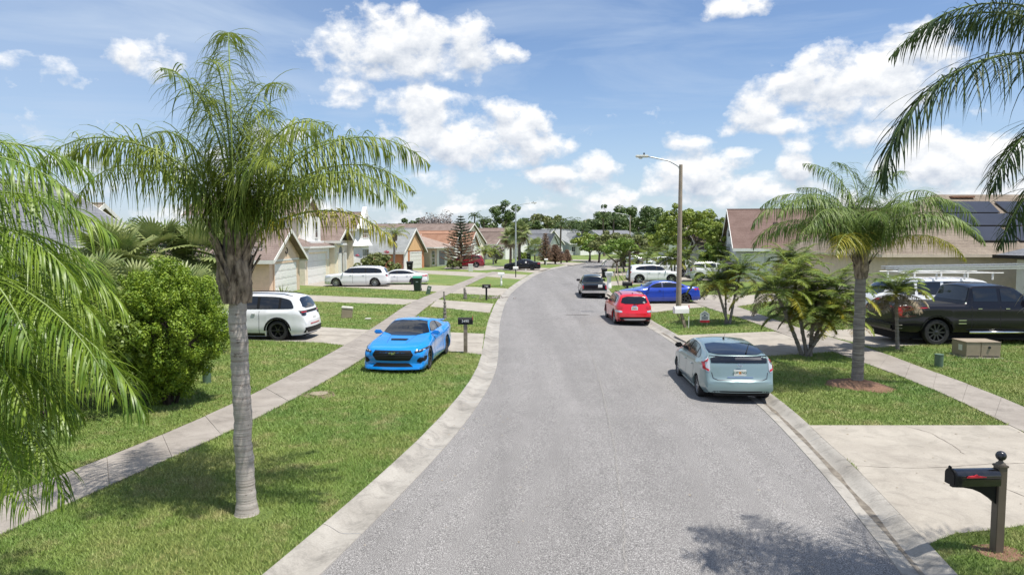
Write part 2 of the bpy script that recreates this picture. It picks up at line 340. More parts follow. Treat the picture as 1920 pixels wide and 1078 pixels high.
# ------------------------------------------------------------------ ground, road, kerbs, pavements
def ramp_mat(name, base_fn):
    m = bpy.data.materials.new(name); m.use_nodes = True; t = m.node_tree; b = t.nodes['Principled BSDF']
    co = t.nodes.new('ShaderNodeTexCoord')
    def noise(s, d=4, r=.6, sx=(1, 1, 1), dist=0):
        n = t.nodes.new('ShaderNodeTexNoise'); n.inputs['Scale'].default_value = s; n.inputs['Detail'].default_value = d; n.inputs['Roughness'].default_value = r; n.inputs['Distortion'].default_value = dist
        mp_ = t.nodes.new('ShaderNodeMapping'); mp_.inputs['Scale'].default_value = sx; t.links.new(co.outputs['Object'], mp_.inputs[0]); t.links.new(mp_.outputs[0], n.inputs['Vector']); return n.outputs['Fac']
    def ramp(f, *st):
        r = t.nodes.new('ShaderNodeValToRGB'); e = r.color_ramp.elements
        while len(e) < len(st): e.new(.5)
        for i, (p, c) in enumerate(st): e[i].position = p; e[i].color = (*(c if hasattr(c, '__len__') else (c, c, c)), 1)
        t.links.new(f, r.inputs[0]); return r.outputs[0]
    def mix(mode, fac, a, c):
        x = t.nodes.new('ShaderNodeMixRGB'); x.blend_type = mode
        if isinstance(fac, (int, float)): x.inputs[0].default_value = fac
        else: t.links.new(fac, x.inputs[0])
        for i, s in ((1, a), (2, c)):
            if hasattr(s, 'is_linked') or hasattr(s, 'links'): t.links.new(s, x.inputs[i])
            else: x.inputs[i].default_value = (*s, 1)
        return x.outputs[0]
    def bump(f, st, dist=.02):
        bp = t.nodes.new('ShaderNodeBump'); bp.inputs['Strength'].default_value = st; bp.inputs['Distance'].default_value = dist
        t.links.new(f, bp.inputs['Height']); t.links.new(bp.outputs[0], b.inputs['Normal'])
    col, rough = base_fn(noise, ramp, mix, bump)
    t.links.new(col, b.inputs['Base Color']); b.inputs['Roughness'].default_value = rough
    return m
def f_asph(noise, ramp, mix, bump):
    sp_ = noise(78, 2, .75); big = noise(.35, 4, .6); mid = noise(2.2, 5, .65, (1, .35, 1))
    c = ramp(sp_, (.36, (.055, .052, .050)), (.47, (.165, .157, .152)), (.58, (.272, .26, .25)), (.68, (.55, .53, .51)))
    c = mix('MULTIPLY', 1, c, ramp(big, (.3, .95), (.7, 1.07)))
    c = mix('MULTIPLY', 1, c, ramp(mid, (.35, .95), (.65, 1.05)))
    c = mix('MULTIPLY', 1, c, ramp(noise(.8, 3, .5, (1, .05, 1)), (.38, .90), (.6, 1.05)))
    c = mix('MULTIPLY', 1, c, ramp(noise(1.1, 6, .8, (1, 1, 1), 1.0), (.30, .80), (.36, 1.0)))
    bump(sp_, .5, .01); return c, .9
M['asphalt'] = ramp_mat('worn_asphalt', f_asph)
def f_conc(noise, ramp, mix, bump, a=(.30, .268, .225), b2=(.405, .368, .312)):
    c = ramp(noise(.9, 6, .65), (.3, a), (.7, b2))
    c = mix('MULTIPLY', 1, c, ramp(noise(45, 4, .7), (.3, .86), (.7, 1.08)))
    c = mix('MULTIPLY', 1, c, ramp(noise(1.9, 8, .78, (1, 1, 1), .8), (.36, .80), (.52, 1.0)))
    bump(noise(60, 4), .25, .01); return c, .88
M['conc'] = ramp_mat('driveway_concrete', f_conc)
M['walk'] = ramp_mat('pavement_concrete', lambda n, r, m, b: f_conc(n, r, m, b, (.235, .207, .178), (.345, .31, .272)))
def f_kerb(noise, ramp, mix, bump):
    c = ramp(noise(.7, 6, .65), (.3, (.265, .245, .215)), (.7, (.40, .375, .335)))
    c = mix('MULTIPLY', 1, c, ramp(noise(35, 4, .7), (.3, .85), (.7, 1.08)))
    c = mix('MULTIPLY', 1, c, ramp(noise(1.9, 8, .8, (1, 1, 1), .5), (.36, .66), (.52, 1.0)))
    bump(noise(60, 4), .25, .01); return c, .88
M['kerb'] = ramp_mat('kerb_concrete', f_kerb)
def f_grass(noise, ramp, mix, bump):
    big = noise(.22, 5, .6); fine = noise(48, 6, .85); mid = noise(2.1, 5, .65)
    c = ramp(big, (.3, (.10, .17, .03)), (.5, (.14, .20, .038)), (.72, (.21, .225, .06)))
    c = mix('MIX', ramp(noise(1.3, 6, .7), (.54, 0), (.68, .5)), c, (.30, .25, .11))
    c = mix('MULTIPLY', 1, c, ramp(fine, (.3, .55), (.5, .95), (.72, 1.35)))
    bump(fine, .8, .05); return c, .85
M['grass'] = ramp_mat('lawn_turf', f_grass)
def f_blade(noise, ramp, mix, bump):
    c = ramp(noise(.3, 4, .6), (.32, (.12, .225, .042)), (.5, (.195, .285, .055)), (.68, (.31, .325, .10)))
    c = mix('MIX', ramp(noise(1.3, 6, .75), (.50, 0), (.66, .65)), c, (.42, .36, .17))
    c = mix('MULTIPLY', 1, c, ramp(noise(42, 2, .7), (.3, .74), (.7, 1.26)))
    return c, .6
M['blade'] = ramp_mat('grass_blades', f_blade)
M['joint'] = mat('joint_dirt', (.07, .055, .042), rough=1, var=.3, vscale=20)
M['crack'] = mat('hairline_crack', (.22, .19, .16), rough=1)

def chain(px, z): return [G(x, y, z).xy for x, y in px]
def resample(P, step):
    P = [Vector(p) for p in P]; d = [0]
    for a, b in zip(P, P[1:]): d.append(d[-1] + (b - a).length)
    n = max(1, round(d[-1] / step)); out = []
    j = 0
    for i in range(n + 1):
        s = d[-1] * i / n
        while j < len(P) - 2 and d[j + 1] < s: j += 1
        t = (s - d[j]) / max(1e-9, d[j + 1] - d[j]); out.append(P[j].lerp(P[j + 1], min(1, max(0, t))))
    return out
def smooth(P, it=2):
    P = [Vector(p) for p in P]
    for _ in range(it):
        P = [P[0]] + [(P[i - 1] + P[i] * 2 + P[i + 1]) / 4 for i in range(1, len(P) - 1)] + [P[-1]]
    return P
def offs(P, d):
    out = []
    for i, p in enumerate(P):
        t = (P[min(i + 1, len(P) - 1)] - P[max(i - 1, 0)]).normalized(); out.append(p + Vector((t.y, -t.x)) * d)
    return out     # d > 0 : to the right of travel
Ledge = chain([(598,1078),(662,1018.6),(707,973),(753,925),(812.5,863),(851,820),(895,762),(918.5,723),(931.5,692),(934.5,658),(934.6,632),(936.6,606),(943,580),(948,566.7),(958,550),(980,531.7),(1000,518),(1023,507.5),(1046.7,502.5),(1076.7,496.7),(1113,490.8),(1141,486.5)], 0)
d0 = (Ledge[0] - Ledge[2]).normalized()
Ledge = [Ledge[0] + d0 * 45 + Vector((-6, 0)), Ledge[0] + d0 * 10] + Ledge + [Vector((34, 150)), Vector((52, 153)), Vector((90, 152))]
Redge_px = chain([(1691.7,1078),(1644.7,1013),(1588,940.7),(1535,878),(1475,812),(1423.5,759),(1345,698),(1276,653.8),(1248.7,634),(1211.7,612),(1170,583),(1141,563)], 0)
LE = smooth(resample(Ledge, 1.0), 3)
far = [p for p in offs(LE, 7.0) if p.y > 53 or p.x > 12]
d1 = (Redge_px[0] - Redge_px[3]).normalized()
RE = smooth(resample([Redge_px[0] + d1 * 45 + Vector((-5, 0)), Redge_px[0] + d1 * 10] + Redge_px + far, 1.0), 3)
KW = .57
LO, RO = offs(LE, -KW), offs(RE, KW)

def strip(name, A, Bl, za, zb, m, kind='structure', parent=None):
    mb = MB(); n = len(A)
    mb.add([(*p, za) for p in A] + [(*p, zb) for p in Bl], [(i, i + 1, n + i + 1, n + i) for i in range(n - 1)])
    return tag(mb.build(name, m, parent), kind=kind)
n_ = 220
def even(P, n): return resample(P, sum((b - a).length for a, b in zip(P, P[1:])) / n)
la, ra = even(LE, n_), even(RE, n_)
mb = MB(); cols = 6
for a, b in zip(la, ra):
    for k in range(cols + 1):
        t = k / cols; p = a.lerp(b, t); mb.v.append((p.x, p.y, .06 * (1 - (2 * t - 1) ** 2)))
for i in range(n_):
    for k in range(cols):
        q = i * (cols + 1) + k; mb.f.append((q, q + 1, q + cols + 2, q + cols + 1)); mb.m.append(0)
tag(mb.build('road', M['asphalt'], smooth='all'), kind='structure')
# kerbs: a rolled gutter profile swept along the road edge, in 3 m bays with a joint between
for E, sg, nm in ((LE, -1, 'kerb'), (RE, 1, 'kerb')):
    prof = [(-.02, -.03), (-.005, .012), (.03, .014), (.20, -.004), (.27, -.006), (.33, .006), (.42, .055), (.48, .085), (.55, .104), (KW, .104), (KW + .01, .02)]
    P = resample(E, .5); O = [offs(P, sg * d) for d, z in prof]; mb = MB(); bay = 8
    for i in range(len(P) - 1):
        g0 = .012 if i % bay == 0 else 0
        o = len(mb.v)
        for t in (g0 * 2, 1.0):
            for j, (d, z) in enumerate(prof): p = O[j][i].lerp(O[j][i + 1], t); mb.v.append((p.x, p.y, z))
        m_ = len(prof)
        for j in range(m_ - 1):
            q = (o + j, o + j + 1, o + m_ + j + 1, o + m_ + j); mb.f.append(q if sg < 0 else q[::-1]); mb.m.append(0)
        if g0:    # joint floor
            o = len(mb.v)
            for t in (0, .03):
                for j, (d, z) in enumerate(prof): p = O[j][i].lerp(O[j][i + 1], t); mb.v.append((p.x, p.y, z - .004))
            for j in range(m_ - 1):
                q = (o + j, o + j + 1, o + m_ + j + 1, o + m_ + j); mb.f.append(q if sg < 0 else q[::-1]); mb.m.append(1)
    # grime in the gutter line
    o = len(mb.v); A = offs(P, sg * .235)
    rnd = random.Random(5)
    for i, p in enumerate(A):
        t = (A[min(i + 1, len(A) - 1)] - A[max(i - 1, 0)]).normalized(); nn = Vector((t.y, -t.x))
        hw = .022 + .035 * rnd.random() * (1.3 if sg > 0 else .3)
        if sg < 0: hw *= .5
        mb.v += [(*(p + nn * hw), .0005), (*(p - nn * hw), .0005)]
    for i in range(len(A) - 1):
        if (sg > 0 and A[i].y < 30) or rnd.random() < .0: mb.f.append((o + 2*i, o + 2*i + 2, o + 2*i + 3, o + 2*i + 1)); mb.m.append(2)
    tag(mb.build(nm, [M['kerb'], M['joint'], mat('gutter_stain', (.10, .085, .068), rough=1, col2=(.24, .21, .17), vscale=6, detail=8)], smooth=50), kind='structure')

# lawns: one sheet to the horizon, open where the road lies
def cdt_sheet(outer, hole, z):
    pts = [Vector(p) for p in outer] + [Vector(p) for p in hole]; n = len(outer); m = len(hole)
    ed = [(i, (i + 1) % n) for i in range(n)] + [(n + i, n + (i + 1) % m) for i in range(m)]
    v, e, f, *_ = delaunay_2d_cdt(pts, ed, [], 0, 1e-5)
    H = np.array([(p.x, p.y) for p in hole]); keep = []
    for t in f:
        c = sum((v[i] for i in t), Vector((0, 0))) / len(t)
        if not in_poly(np.array([[c.x, c.y]]), H)[0]: keep.append(tuple(t))
    mb = MB(); mb.add([(p.x, p.y, z) for p in v], keep); return mb
def in_poly(pts, poly):
    x, y = pts[:, 0], pts[:, 1]; inside = np.zeros(len(pts), bool); n = len(poly); j = n - 1
    for i in range(n):
        xi, yi, xj, yj = poly[i][0], poly[i][1], poly[j][0], poly[j][1]
        if yi != yj:
            c = ((yi > y) != (yj > y)) & (x < (xj - xi) * (y - yi) / (yj - yi) + xi); inside ^= c
        j = i
    return inside
hole = resample(LO, 2.0) + resample(RO, 2.0)[::-1]
S = 3000
lawn = cdt_sheet([(-S, -S), (S, -S), (S, S), (-S, S)], hole, .1)
tag(lawn.build('ground', M['grass']), kind='structure')

# pavements and driveways
CONC = []
def walk(near_px, far_px, ext0, ext1):
    A, Bf = chain(near_px, .1), chain(far_px, .1)
    if ext0:
        A = [A[0] + (A[0] - A[2]).normalized() * ext0] + A; Bf = [Bf[0] + (Bf[0] - Bf[2]).normalized() * ext0] + Bf
    if ext1: A = A + [A[-1] + (A[-1] - A[-3]).normalized() * ext1]; Bf = Bf + [Bf[-1] + (Bf[-1] - Bf[-3]).normalized() * ext1]
    n = round(sum((b - a).length for a, b in zip(A, A[1:])) / 1.5)
    A, Bf = smooth(even(A, n), 2), smooth(even(Bf, n), 2); n = min(len(A), len(Bf)) - 1
    rnd = random.Random(3); mb = MB(); ds = MB()
    for i in range(n):
        a0, a1, b0, b1 = A[i], A[i + 1], Bf[i], Bf[i + 1]; g0 = .0035; dz = rnd.uniform(-.003, .004); tl = rnd.uniform(-.003, .003)
        q = [a0.lerp(a1, g0), a0.lerp(a1, 1 - g0), b0.lerp(b1, 1 - g0), b0.lerp(b1, g0)]; z = .116 + dz
        v = [(*p, z + (tl if k < 2 else -tl)) for k, p in enumerate(q)] + [(*p, .09) for p in q]
        mb.add(v, [(0, 1, 2, 3), (0, 4, 5, 1), (1, 5, 6, 2), (2, 6, 7, 3), (3, 7, 4, 0)])
    A2 = [a + (a - b).normalized() * .05 for a, b in zip(A, Bf)]; B2 = [b + (b - a).normalized() * .06 for a, b in zip(A, Bf)]
    m_ = len(A2); ds.add([(*p, .1035) for p in A2] + [(*p, .1035) for p in B2[:m_]], [(i, i + 1, m_ + i + 1, m_ + i) for i in range(m_ - 1)])
    CONC.append([tuple(p) for p in A] + [tuple(p) for p in Bf][::-1])
    tag(mb.build('pavement', M['walk']), kind='structure'); tag(ds.build('pavement_bed', M['joint']), kind='structure')
walk([(0,1005),(47,986),(94,964),(150.5,934),(207,906),(257,887),(313.5,864),(376,834),(439,807),(506,773),(576,734),(641,698),(700,660),(740,628),(774.6,597.6),(797,578),(822.5,561),(841,552),(872.5,537),(901.7,522.7),(922.5,515),(945,511)],
     [(0,936),(53,915),(104,897),(157,881),(188,864),(251,837),(313.5,814),(376,784),(439,760),(480,737),(555,698),(602,672),(646.6,648),(691,620),(725,598),(758.5,574),(785,561),(821,547),(855,533),(884,522),(905,514),(924,509.5)], 22, 0)
walk([(1894,800),(1784,743),(1671,697.6),(1623,683),(1561.5,659),(1500,639),(1452,620),(1397,599),(1348,584.6),(1322,576),(1296,567)],
     [(1990,796),(1849,730),(1742,696),(1681,672),(1639,654),(1565,636),(1520,622),(1455,601),(1423,589),(1381,575),(1352,566),(1313,557)], 25, 0)
CRK = []
def slab(name, polys, z=.108):
    mb = MB()
    for k, px in enumerate(polys):
        P = [G(x, y, .1).xy for x, y in px]; CONC.append([tuple(p) for p in P]); n = len(P)
        zz = z + .0015 * k
        mb.add([(*p, zz) for p in P] + [(*p, .08) for p in P], [tuple(range(n))] + [(i, n + i, n + (i + 1) % n, (i + 1) % n) for i in range(n)])
    return tag(mb.build(name, M['conc']), kind='structure')
def crack(px, wd=.012, z=.113):
    P = resample([G(x, y, .1).xy for x, y in px], .12); rnd = random.Random(len(CRK) * 7 + 1); mb = MB(); o = []
    for i, p in enumerate(P):
        j = Vector((rnd.uniform(-1, 1), rnd.uniform(-1, 1))) * .018; t = (P[min(i + 1, len(P) - 1)] - P[max(i - 1, 0)]).normalized(); nn = Vector((t.y, -t.x)) * wd * rnd.uniform(.3, 1)
        mb.v += [(*(p + j + nn), z), (*(p + j - nn), z)]
    for i in range(len(P) - 1): mb.f.append((2*i, 2*i + 2, 2*i + 3, 2*i + 1)); mb.m.append(0)
    CRK.append(1); tag(mb.build('driveway_crack', M['crack']), kind='structure')
slab('driveway', [[(1517,797.5),(1894,797.5),(1990,850),(2300,850),(2300,985),(1920,985),(1858,994),(1792,1000),(1741,1020),(1666,941),(1600,872),(1553,831)]])
crack([(1590,873),(1650,876),(1700,878),(1766,877),(1860,870),(1990,869)], .010); crack([(1700,800),(1746,812),(1780,832),(1808,852)], .012); crack([(1880,914),(1920,932),(1990,940)])
slab('driveway', [[(1440,668),(1561.5,660),(1500,636),(1453,621.6),(1264,629),(1303,650)][::-1]])
crack([(1440,652),(1520,644),(1560,636)], .03); crack([(1480,700-65),(1540,648),(1560,655)], .02)
slab('driveway', [[(1639,652),(1687,649),(1781,644),(1920,638),(2300,625),(2300,596),(1800,604),(1584,618),(1520,622)][::-1]])
slab('driveway', [[(1221,587),(1240,584),(1296,578),(1321,576),(1296,567),(1250,556),(1136,549),(1172,572)]])
slab('driveway', [[(1381,575),(1440,566),(1560,552),(1700,548),(1700,534),(1500,545),(1400,554),(1330,553),(1313,557)]])
slab('driveway', [[(1120,538),(1205,532),(1300,527),(1420,523),(1420,516),(1300,519),(1180,526),(1122,529)]])
slab('driveway', [[(1121,519),(1180,516),(1330,512),(1330,506),(1180,510),(1125,513.5)]])
slab('driveway', [[(1130,504.5),(1190,503),(1300,500),(1300,497),(1190,499),(1138,501)]])
slab('driveway', [[(646.6,648),(600,642.5),(540,640),(477,638),(300,630),(300,607),(480,609),(597,613),(693,618.5)], [(833,622.7),(908,626),(903,665),(836,658),(760,654),(800,600)][:4] + [(740,650),(770,615)]])
slab('driveway', [[(585,565.4),(760,571.7),(785,562),(572.5,553),(480,549),(440,560)], [(820,562),(926,569.6),(918,587),(806,575)]])
slab('driveway', [[(564,535),(640,538.5),(824.6,547.5),(850,536),(806,534.5),(640,527),(600,527)], [(841,550),(939,555),(952,541),(872.5,537.5)]])
slab('driveway', [[(785,512.5),(893,519),(912,511.5),(781,506.5),(700,502),(690,507)], [(904,518),(976,524),(990,515.5),(924,512)]])
slab('driveway', [[(895,502),(1000,511.5),(1032,503),(1000,501.5),(905,497.5)], [(830,504),(900,507),(940,505),(900,499),(840,499)]])
slab('driveway', [[(1000,494),(1073,497.5),(1100,493),(1010,490.5)]])
slab('driveway', [[(1040,488.5),(1118,491),(1132,488),(1040,485.8)]])
crack([(600,628),(650,630),(690,626)], .03); crack([(835,640),(903,644)], .03); crack([(600,621),(640,622),(680,623)], .02)
crack([(620,557),(700,561),(760,566)], .03); crack([(855,543),(940,547)], .04); crack([(1236,572),(1300,566)], .03)

def road_z(p):
    k = min(range(0, n_ + 1), key=lambda i: (la[i].lerp(ra[i], .5) - p).length); a, b = la[k], ra[k]; t = max(0, min(1, (p - a).dot(b - a) / (b - a).length_squared)); return .06 * (1 - (2 * t - 1) ** 2)
def road_crack(px, wd, m):
    P = resample([G(x, y, .04).xy for x, y in px], .15); rnd = random.Random(len(px) * 5 + int(px[0][0])); mb = MB()
    for i, p in enumerate(P):
        t = (P[min(i + 1, len(P) - 1)] - P[max(i - 1, 0)]).normalized(); nn = Vector((t.y, -t.x)); q = p + nn * rnd.uniform(-.02, .02); e = wd * rnd.uniform(.3, 1)
        a, b = q + nn * e, q - nn * e; mb.v += [(*a, road_z(a) + .008), (*b, road_z(b) + .008)]
    for i in range(len(P) - 1): mb.f.append((2*i, 2*i + 2, 2*i + 3, 2*i + 1)); mb.m.append(0)
    tag(mb.build('road_crack', m), kind='structure')
M['seal'] = mat('crack_sealant', (.10, .095, .09), rough=.9, var=.25, vscale=9)
M['seam'] = mat('road_seam', (.235, .222, .208), rough=.95, var=.3, vscale=14, detail=7)
road_crack([(1172, 1078), (1168, 960), (1152, 840), (1128, 730), (1105, 650), (1090, 600)], .016, M['seam'])
road_crack([(1010, 640), (1060, 637), (1120, 641)], .012, M['seal']); road_crack([(938, 655), (990, 652), (1040, 656)], .012, M['seal'])
def conc_mask(P):
    bad = in_poly(P, np.array([(p.x, p.y) for p in hole]))
    for c in CONC: bad |= in_poly(P, np.array(c))
    return bad
# bare patches
def patch_disc(name, label, cat, c, r, m, h=.0, seed=1, kind='structure'):
    rnd = random.Random(seed); mb = MB(); n = 40; rings = 7; mb.v.append((c[0], c[1], .1 + h))
    ph = [rnd.uniform(0, 6.28) for _ in range(5)]
    for k in range(1, rings + 1):
        for i in range(n):
            t = 2 * math.pi * i / n; rr = r * k / rings * (1 + .10 * math.sin(2*t + ph[0]) + .08 * math.sin(3*t + ph[1]) + .05 * math.sin(7*t + ph[2]) + rnd.uniform(-.02, .02))
            mb.v.append((c[0] + rr * math.cos(t), c[1] + rr * math.sin(t) , .103 + h * (1 - (k / rings) ** 1.6) + (rnd.uniform(-.012, .012) if 0 < k < rings and h else 0)))
    for i in range(n): mb.f.append((0, 1 + i, 1 + (i + 1) % n)); mb.m.append(0)
    for k in range(rings - 1):
        for i in range(n):
            a = 1 + k * n; mb.f.append((a + i, a + n + i, a + n + (i + 1) % n, a + (i + 1) % n)); mb.m.append(0)
    o = mb.build(name, m, smooth='all'); tag(o, label, cat, kind=kind); return o

def blades(name, density, x0, x1, y0, y1, seed, h0=.05, w0=.006):
    rng = np.random.default_rng(seed); P = []
    for ya in np.arange(y0, y1, 2.0):
        dn = density * (9.0 / max(ya, 9.0)) ** 1.75; n = int(dn * (x1 - x0) * 2)
        p = np.column_stack([rng.uniform(x0, x1, n), rng.uniform(ya, ya + 2, n)])
        vis = np.abs(p[:, 0]) < p[:, 1] * .80 + 2.5
        P.append(p[vis])
    P = np.vstack(P); P = P[~conc_mask(P)]
    for c, r in BARE:
        d = np.hypot(P[:, 0] - c[0], P[:, 1] - c[1]); P = P[(d > r) | (rng.random(len(P)) < .22)]
    n = len(P); k = np.clip(P[:, 1] / 9.0, 1, 5) ** .62
    clump = .5 + .5 * np.sin(P[:, 0] * 1.7 + 1.3 * np.sin(P[:, 1] * .9)) * np.sin(P[:, 1] * 1.3 + P[:, 0] * .6)
    h = h0 * (.55 + .75 * rng.random(n)) * (.86 + .22 * clump) * k ** .35; a = rng.uniform(0, 2 * np.pi, n); wd = w0 * k * (.7 + .6 * rng.random(n))
    le = rng.uniform(.2, 1.1, n) * h; b = rng.uniform(0, 2 * np.pi, n)
    V = np.empty((n * 3, 3)); ca, sa = np.cos(a) * wd, np.sin(a) * wd
    V[0::3] = np.column_stack([P[:, 0] - ca, P[:, 1] - sa, np.full(n, .1)]); V[1::3] = np.column_stack([P[:, 0] + ca, P[:, 1] + sa, np.full(n, .1)])
    V[2::3] = np.column_stack([P[:, 0] + np.cos(b) * le, P[:, 1] + np.sin(b) * le, .1 + h])
    me = tri_mesh(name, V); o = bpy.data.objects.new(name, me); COL.objects.link(o); me.materials.append(M['blade'])
    return tag(o, 'short green lawn grass with paler dry patches', 'grass', kind='stuff')
def tri_mesh(name, V, k=3):
    me = bpy.data.meshes.new(name); n = len(V) // k
    me.vertices.add(len(V)); me.vertices.foreach_set('co', V.astype(np.float32).ravel())
    me.loops.add(len(V)); me.loops.foreach_set('vertex_index', np.arange(len(V), dtype=np.int32))
    me.polygons.add(n); me.polygons.foreach_set('loop_start', np.arange(0, len(V), k, dtype=np.int32)); me.polygons.foreach_set('loop_total', np.full(n, k, dtype=np.int32))
    me.update(); me.validate(); return me
PALM_A, PALM_B = G(463, 962), G(1607, 722)
BARE = [((PALM_A.x + .12, PALM_A.y - .08), .30), ((PALM_B.x, PALM_B.y), .78)]
# ------------------------------------------------------------------ vegetation builders
UP = Vector((0, 0, 1))
def frond_mesh(az, el0, L, droop, ll, nl=52, lw=.022, grav=.45, p=1.6, seed=0, base=(0, 0, 0), plume=.5, seg=5, start=.14, twist=0, stem=.018, sparse=0, hang=1.0):
    """one pinnate frond: arching rachis with drooping leaflets; material 0 stem, 1 leaflets"""
    rnd = random.Random(seed); mb = MB(); N = 22; pts = [Vector(base)]; dirs = []
    a = R(az); ad = twist
    for i in range(N):
        t = (i + .5) / N; el = R(el0 - droop * t ** p); aa = a + ad * t
        d = Vector((math.cos(aa) * math.cos(el), math.sin(aa) * math.cos(el), math.sin(el))); dirs.append(d); pts.append(pts[-1] + d * (L / N))
    dirs.append(dirs[-1])
    mb.tube(pts, [stem * (1 - .82 * i / N) + .002 for i in range(N + 1)], n=5, mi=0)
    def at(t):
        x = t * N; i = min(N - 1, int(x)); return pts[i].lerp(pts[i + 1], x - i), dirs[i]
    for k in range(nl):
        for sgn in (-1, 1):
            if sparse and rnd.random() < sparse: continue
            t = start + (1 - start) * (k + rnd.uniform(-.3, .3) + .5) / nl; t = min(.995, max(start, t)); o, d = at(t)
            side = d.cross(UP); side = side.normalized() if side.length > .15 else Vector((-math.sin(a), math.cos(a), 0))
            up = side.cross(d).normalized(); fw = .35 + .9 * max(0, t - .55)
            v = (side * sgn + d * (fw + rnd.uniform(-.12, .12)) + up * rnd.uniform(-plume * .5, plume)).normalized()
            ln = ll * (math.sin(math.pi * min(1, (t * .86 + .14))) ** .55) * rnd.uniform(.66, 1.15)
            if ln < .04: continue
            w0 = lw * rnd.uniform(.75, 1.15); q = o.copy(); st = ln / seg; gr = grav * rnd.uniform(.35, 1.75) * hang
            wdir = v.cross(Vector((rnd.uniform(-.4, .4), rnd.uniform(-.4, .4), 1))).normalized(); o_ = len(mb.v)
            for s in range(seg + 1):
                u = s / seg; ww = w0 * (.55 + .9 * u if u < .4 else (1.0 - ((u - .4) / .6) ** 1.6) * .93 + .02)
                mb.v += [tuple(q - wdir * ww), tuple(q + wdir * ww)]
                v = (v + Vector((0, 0, -gr * (.5 + u)))).normalized(); q = q + v * st
            for s in range(seg): mb.f.append((o_ + 2*s, o_ + 2*s + 1, o_ + 2*s + 3, o_ + 2*s + 2)); mb.m.append(1)
    return mb
def bend_trunk(base, top, n=14, wob=.02, seed=1, sag=(0, 0)):
    rnd = random.Random(seed); b, t = Vector(base), Vector(top); out = []
    for i in range(n + 1):
        u = i / n; p = b.lerp(t, u) + Vector((sag[0], sag[1], 0)) * math.sin(math.pi * u) + Vector((rnd.uniform(-wob, wob), rnd.uniform(-wob, wob), 0)) * (u * (1 - u) * 4); out.append(p)
    return out
def ring_trunk(mb, pts, r0, r1, n=20, rings=60, flare=.12, mi=0, seed=2, bump=.006):
    rnd = random.Random(seed); P = resample3(pts, rings); rad = []
    for i in range(len(P)):
        u = i / (len(P) - 1); r = r0 + (r1 - r0) * u + flare * math.exp(-u * 26); rad.append(r + bump * (1 if i % 3 == 0 else -.4) * rnd.uniform(.4, 1.4))
    mb.tube(P, rad, n=n, mi=mi)
def resample3(pts, n):
    pts = [Vector(p) for p in pts]; d = [0]
    for a, b in zip(pts, pts[1:]): d.append(d[-1] + (b - a).length)
    out = []; j = 0
    for i in range(n + 1):
        s = d[-1] * i / n
        while j < len(pts) - 2 and d[j + 1] < s: j += 1
        out.append(pts[j].lerp(pts[j + 1], (s - d[j]) / max(1e-9, d[j + 1] - d[j])))
    return out
def f_trunk(noise, ramp, mix, bump):
    rg = noise(1.0, 5, .6, (.7, .7, 15)); sp_ = noise(7, 6, .7, (1, 1, 2.2))
    c = ramp(rg, (.34, (.25, .215, .185)), (.48, (.37, .33, .295)), (.64, (.46, .42, .38)))
    c = mix('MIX', ramp(sp_, (.60, 0), (.66, .8)), c, (.11, .085, .07))
    c = mix('MULTIPLY', 1, c, ramp(noise(40, 5, .7), (.3, .85), (.7, 1.1)))
    bump(rg, .7, .03); return c, .9
M['trunk'] = ramp_mat('ringed_palm_trunk', f_trunk)
def f_trunk2(noise, ramp, mix, bump):
    rg = noise(1.0, 6, .65, (1.2, 1.2, 20))
    c = ramp(rg, (.36, (.12, .10, .09)), (.5, (.22, .195, .175)), (.66, (.33, .30, .27)))
    c = mix('MULTIPLY', 1, c, ramp(noise(30, 5, .7), (.3, .8), (.7, 1.1)))
    bump(rg, .7, .03); return c, .9
M['trunk2'] = ramp_mat('grey_palm_trunk', f_trunk2)
def boots(mb, c, r, h, n, seed, mi=0, out=.5, ln=.5):
    """fibrous leaf-base sheath with old split frond bases standing off it"""
    rnd = random.Random(seed); K = 22; rows = 18; o = len(mb.v)
    for i in range(rows + 1):
        u = i / rows; rr = r * (.78 + .42 * math.sin(math.pi * min(1, u * .85 + .12)) - .28 * u ** 3)
        for k in range(K):
            t = 2 * math.pi * k / K; q = rr * (1 + .09 * math.sin(3 * t + u * 7 + seed) + .05 * math.sin(9 * t - u * 16) + rnd.uniform(-.06, .06))
            mb.v.append((c[0] + q * math.cos(t), c[1] + q * math.sin(t), c[2] + h * u))
    for i in range(rows):
        for k in range(K): mb.f.append((o + i*K + k, o + i*K + (k+1) % K, o + (i+1)*K + (k+1) % K, o + (i+1)*K + k)); mb.m.append(mi)
    for k in range(n):
        t = 2 * math.pi * (k * .382) + rnd.uniform(-.3, .3); u = rnd.uniform(.05, .8); z0 = c[2] + h * u; L = ln * rnd.uniform(.5, 1.2); e = R(rnd.uniform(62, 84))
        dr = Vector((math.cos(t) * math.cos(e), math.sin(t) * math.cos(e), math.sin(e))); s = Vector((-math.sin(t), math.cos(t), 0)); b = Vector((c[0], c[1], z0)) + Vector((math.cos(t), math.sin(t), 0)) * r * .86
        w0 = r * rnd.uniform(.28, .5); o = len(mb.v); S_ = 5
        nr = Vector((math.cos(t), math.sin(t), 0)) * .02
        for i in range(S_ + 1):
            v = i / S_; p = b + dr * L * v + Vector((math.cos(t), math.sin(t), 0)) * out * .12 * v * v; ww = w0 * (1 - v * .8) * (1 if i else 1.1)
            mb.v += [tuple(p - s * ww), tuple(p + nr), tuple(p + s * ww), tuple(p - nr * .6)]
        for i in range(S_):
            for q in range(4): mb.f.append((o + 4*i + q, o + 4*i + (q+1) % 4, o + 4*i + 4 + (q+1) % 4, o + 4*i + 4 + q)); mb.m.append(mi)

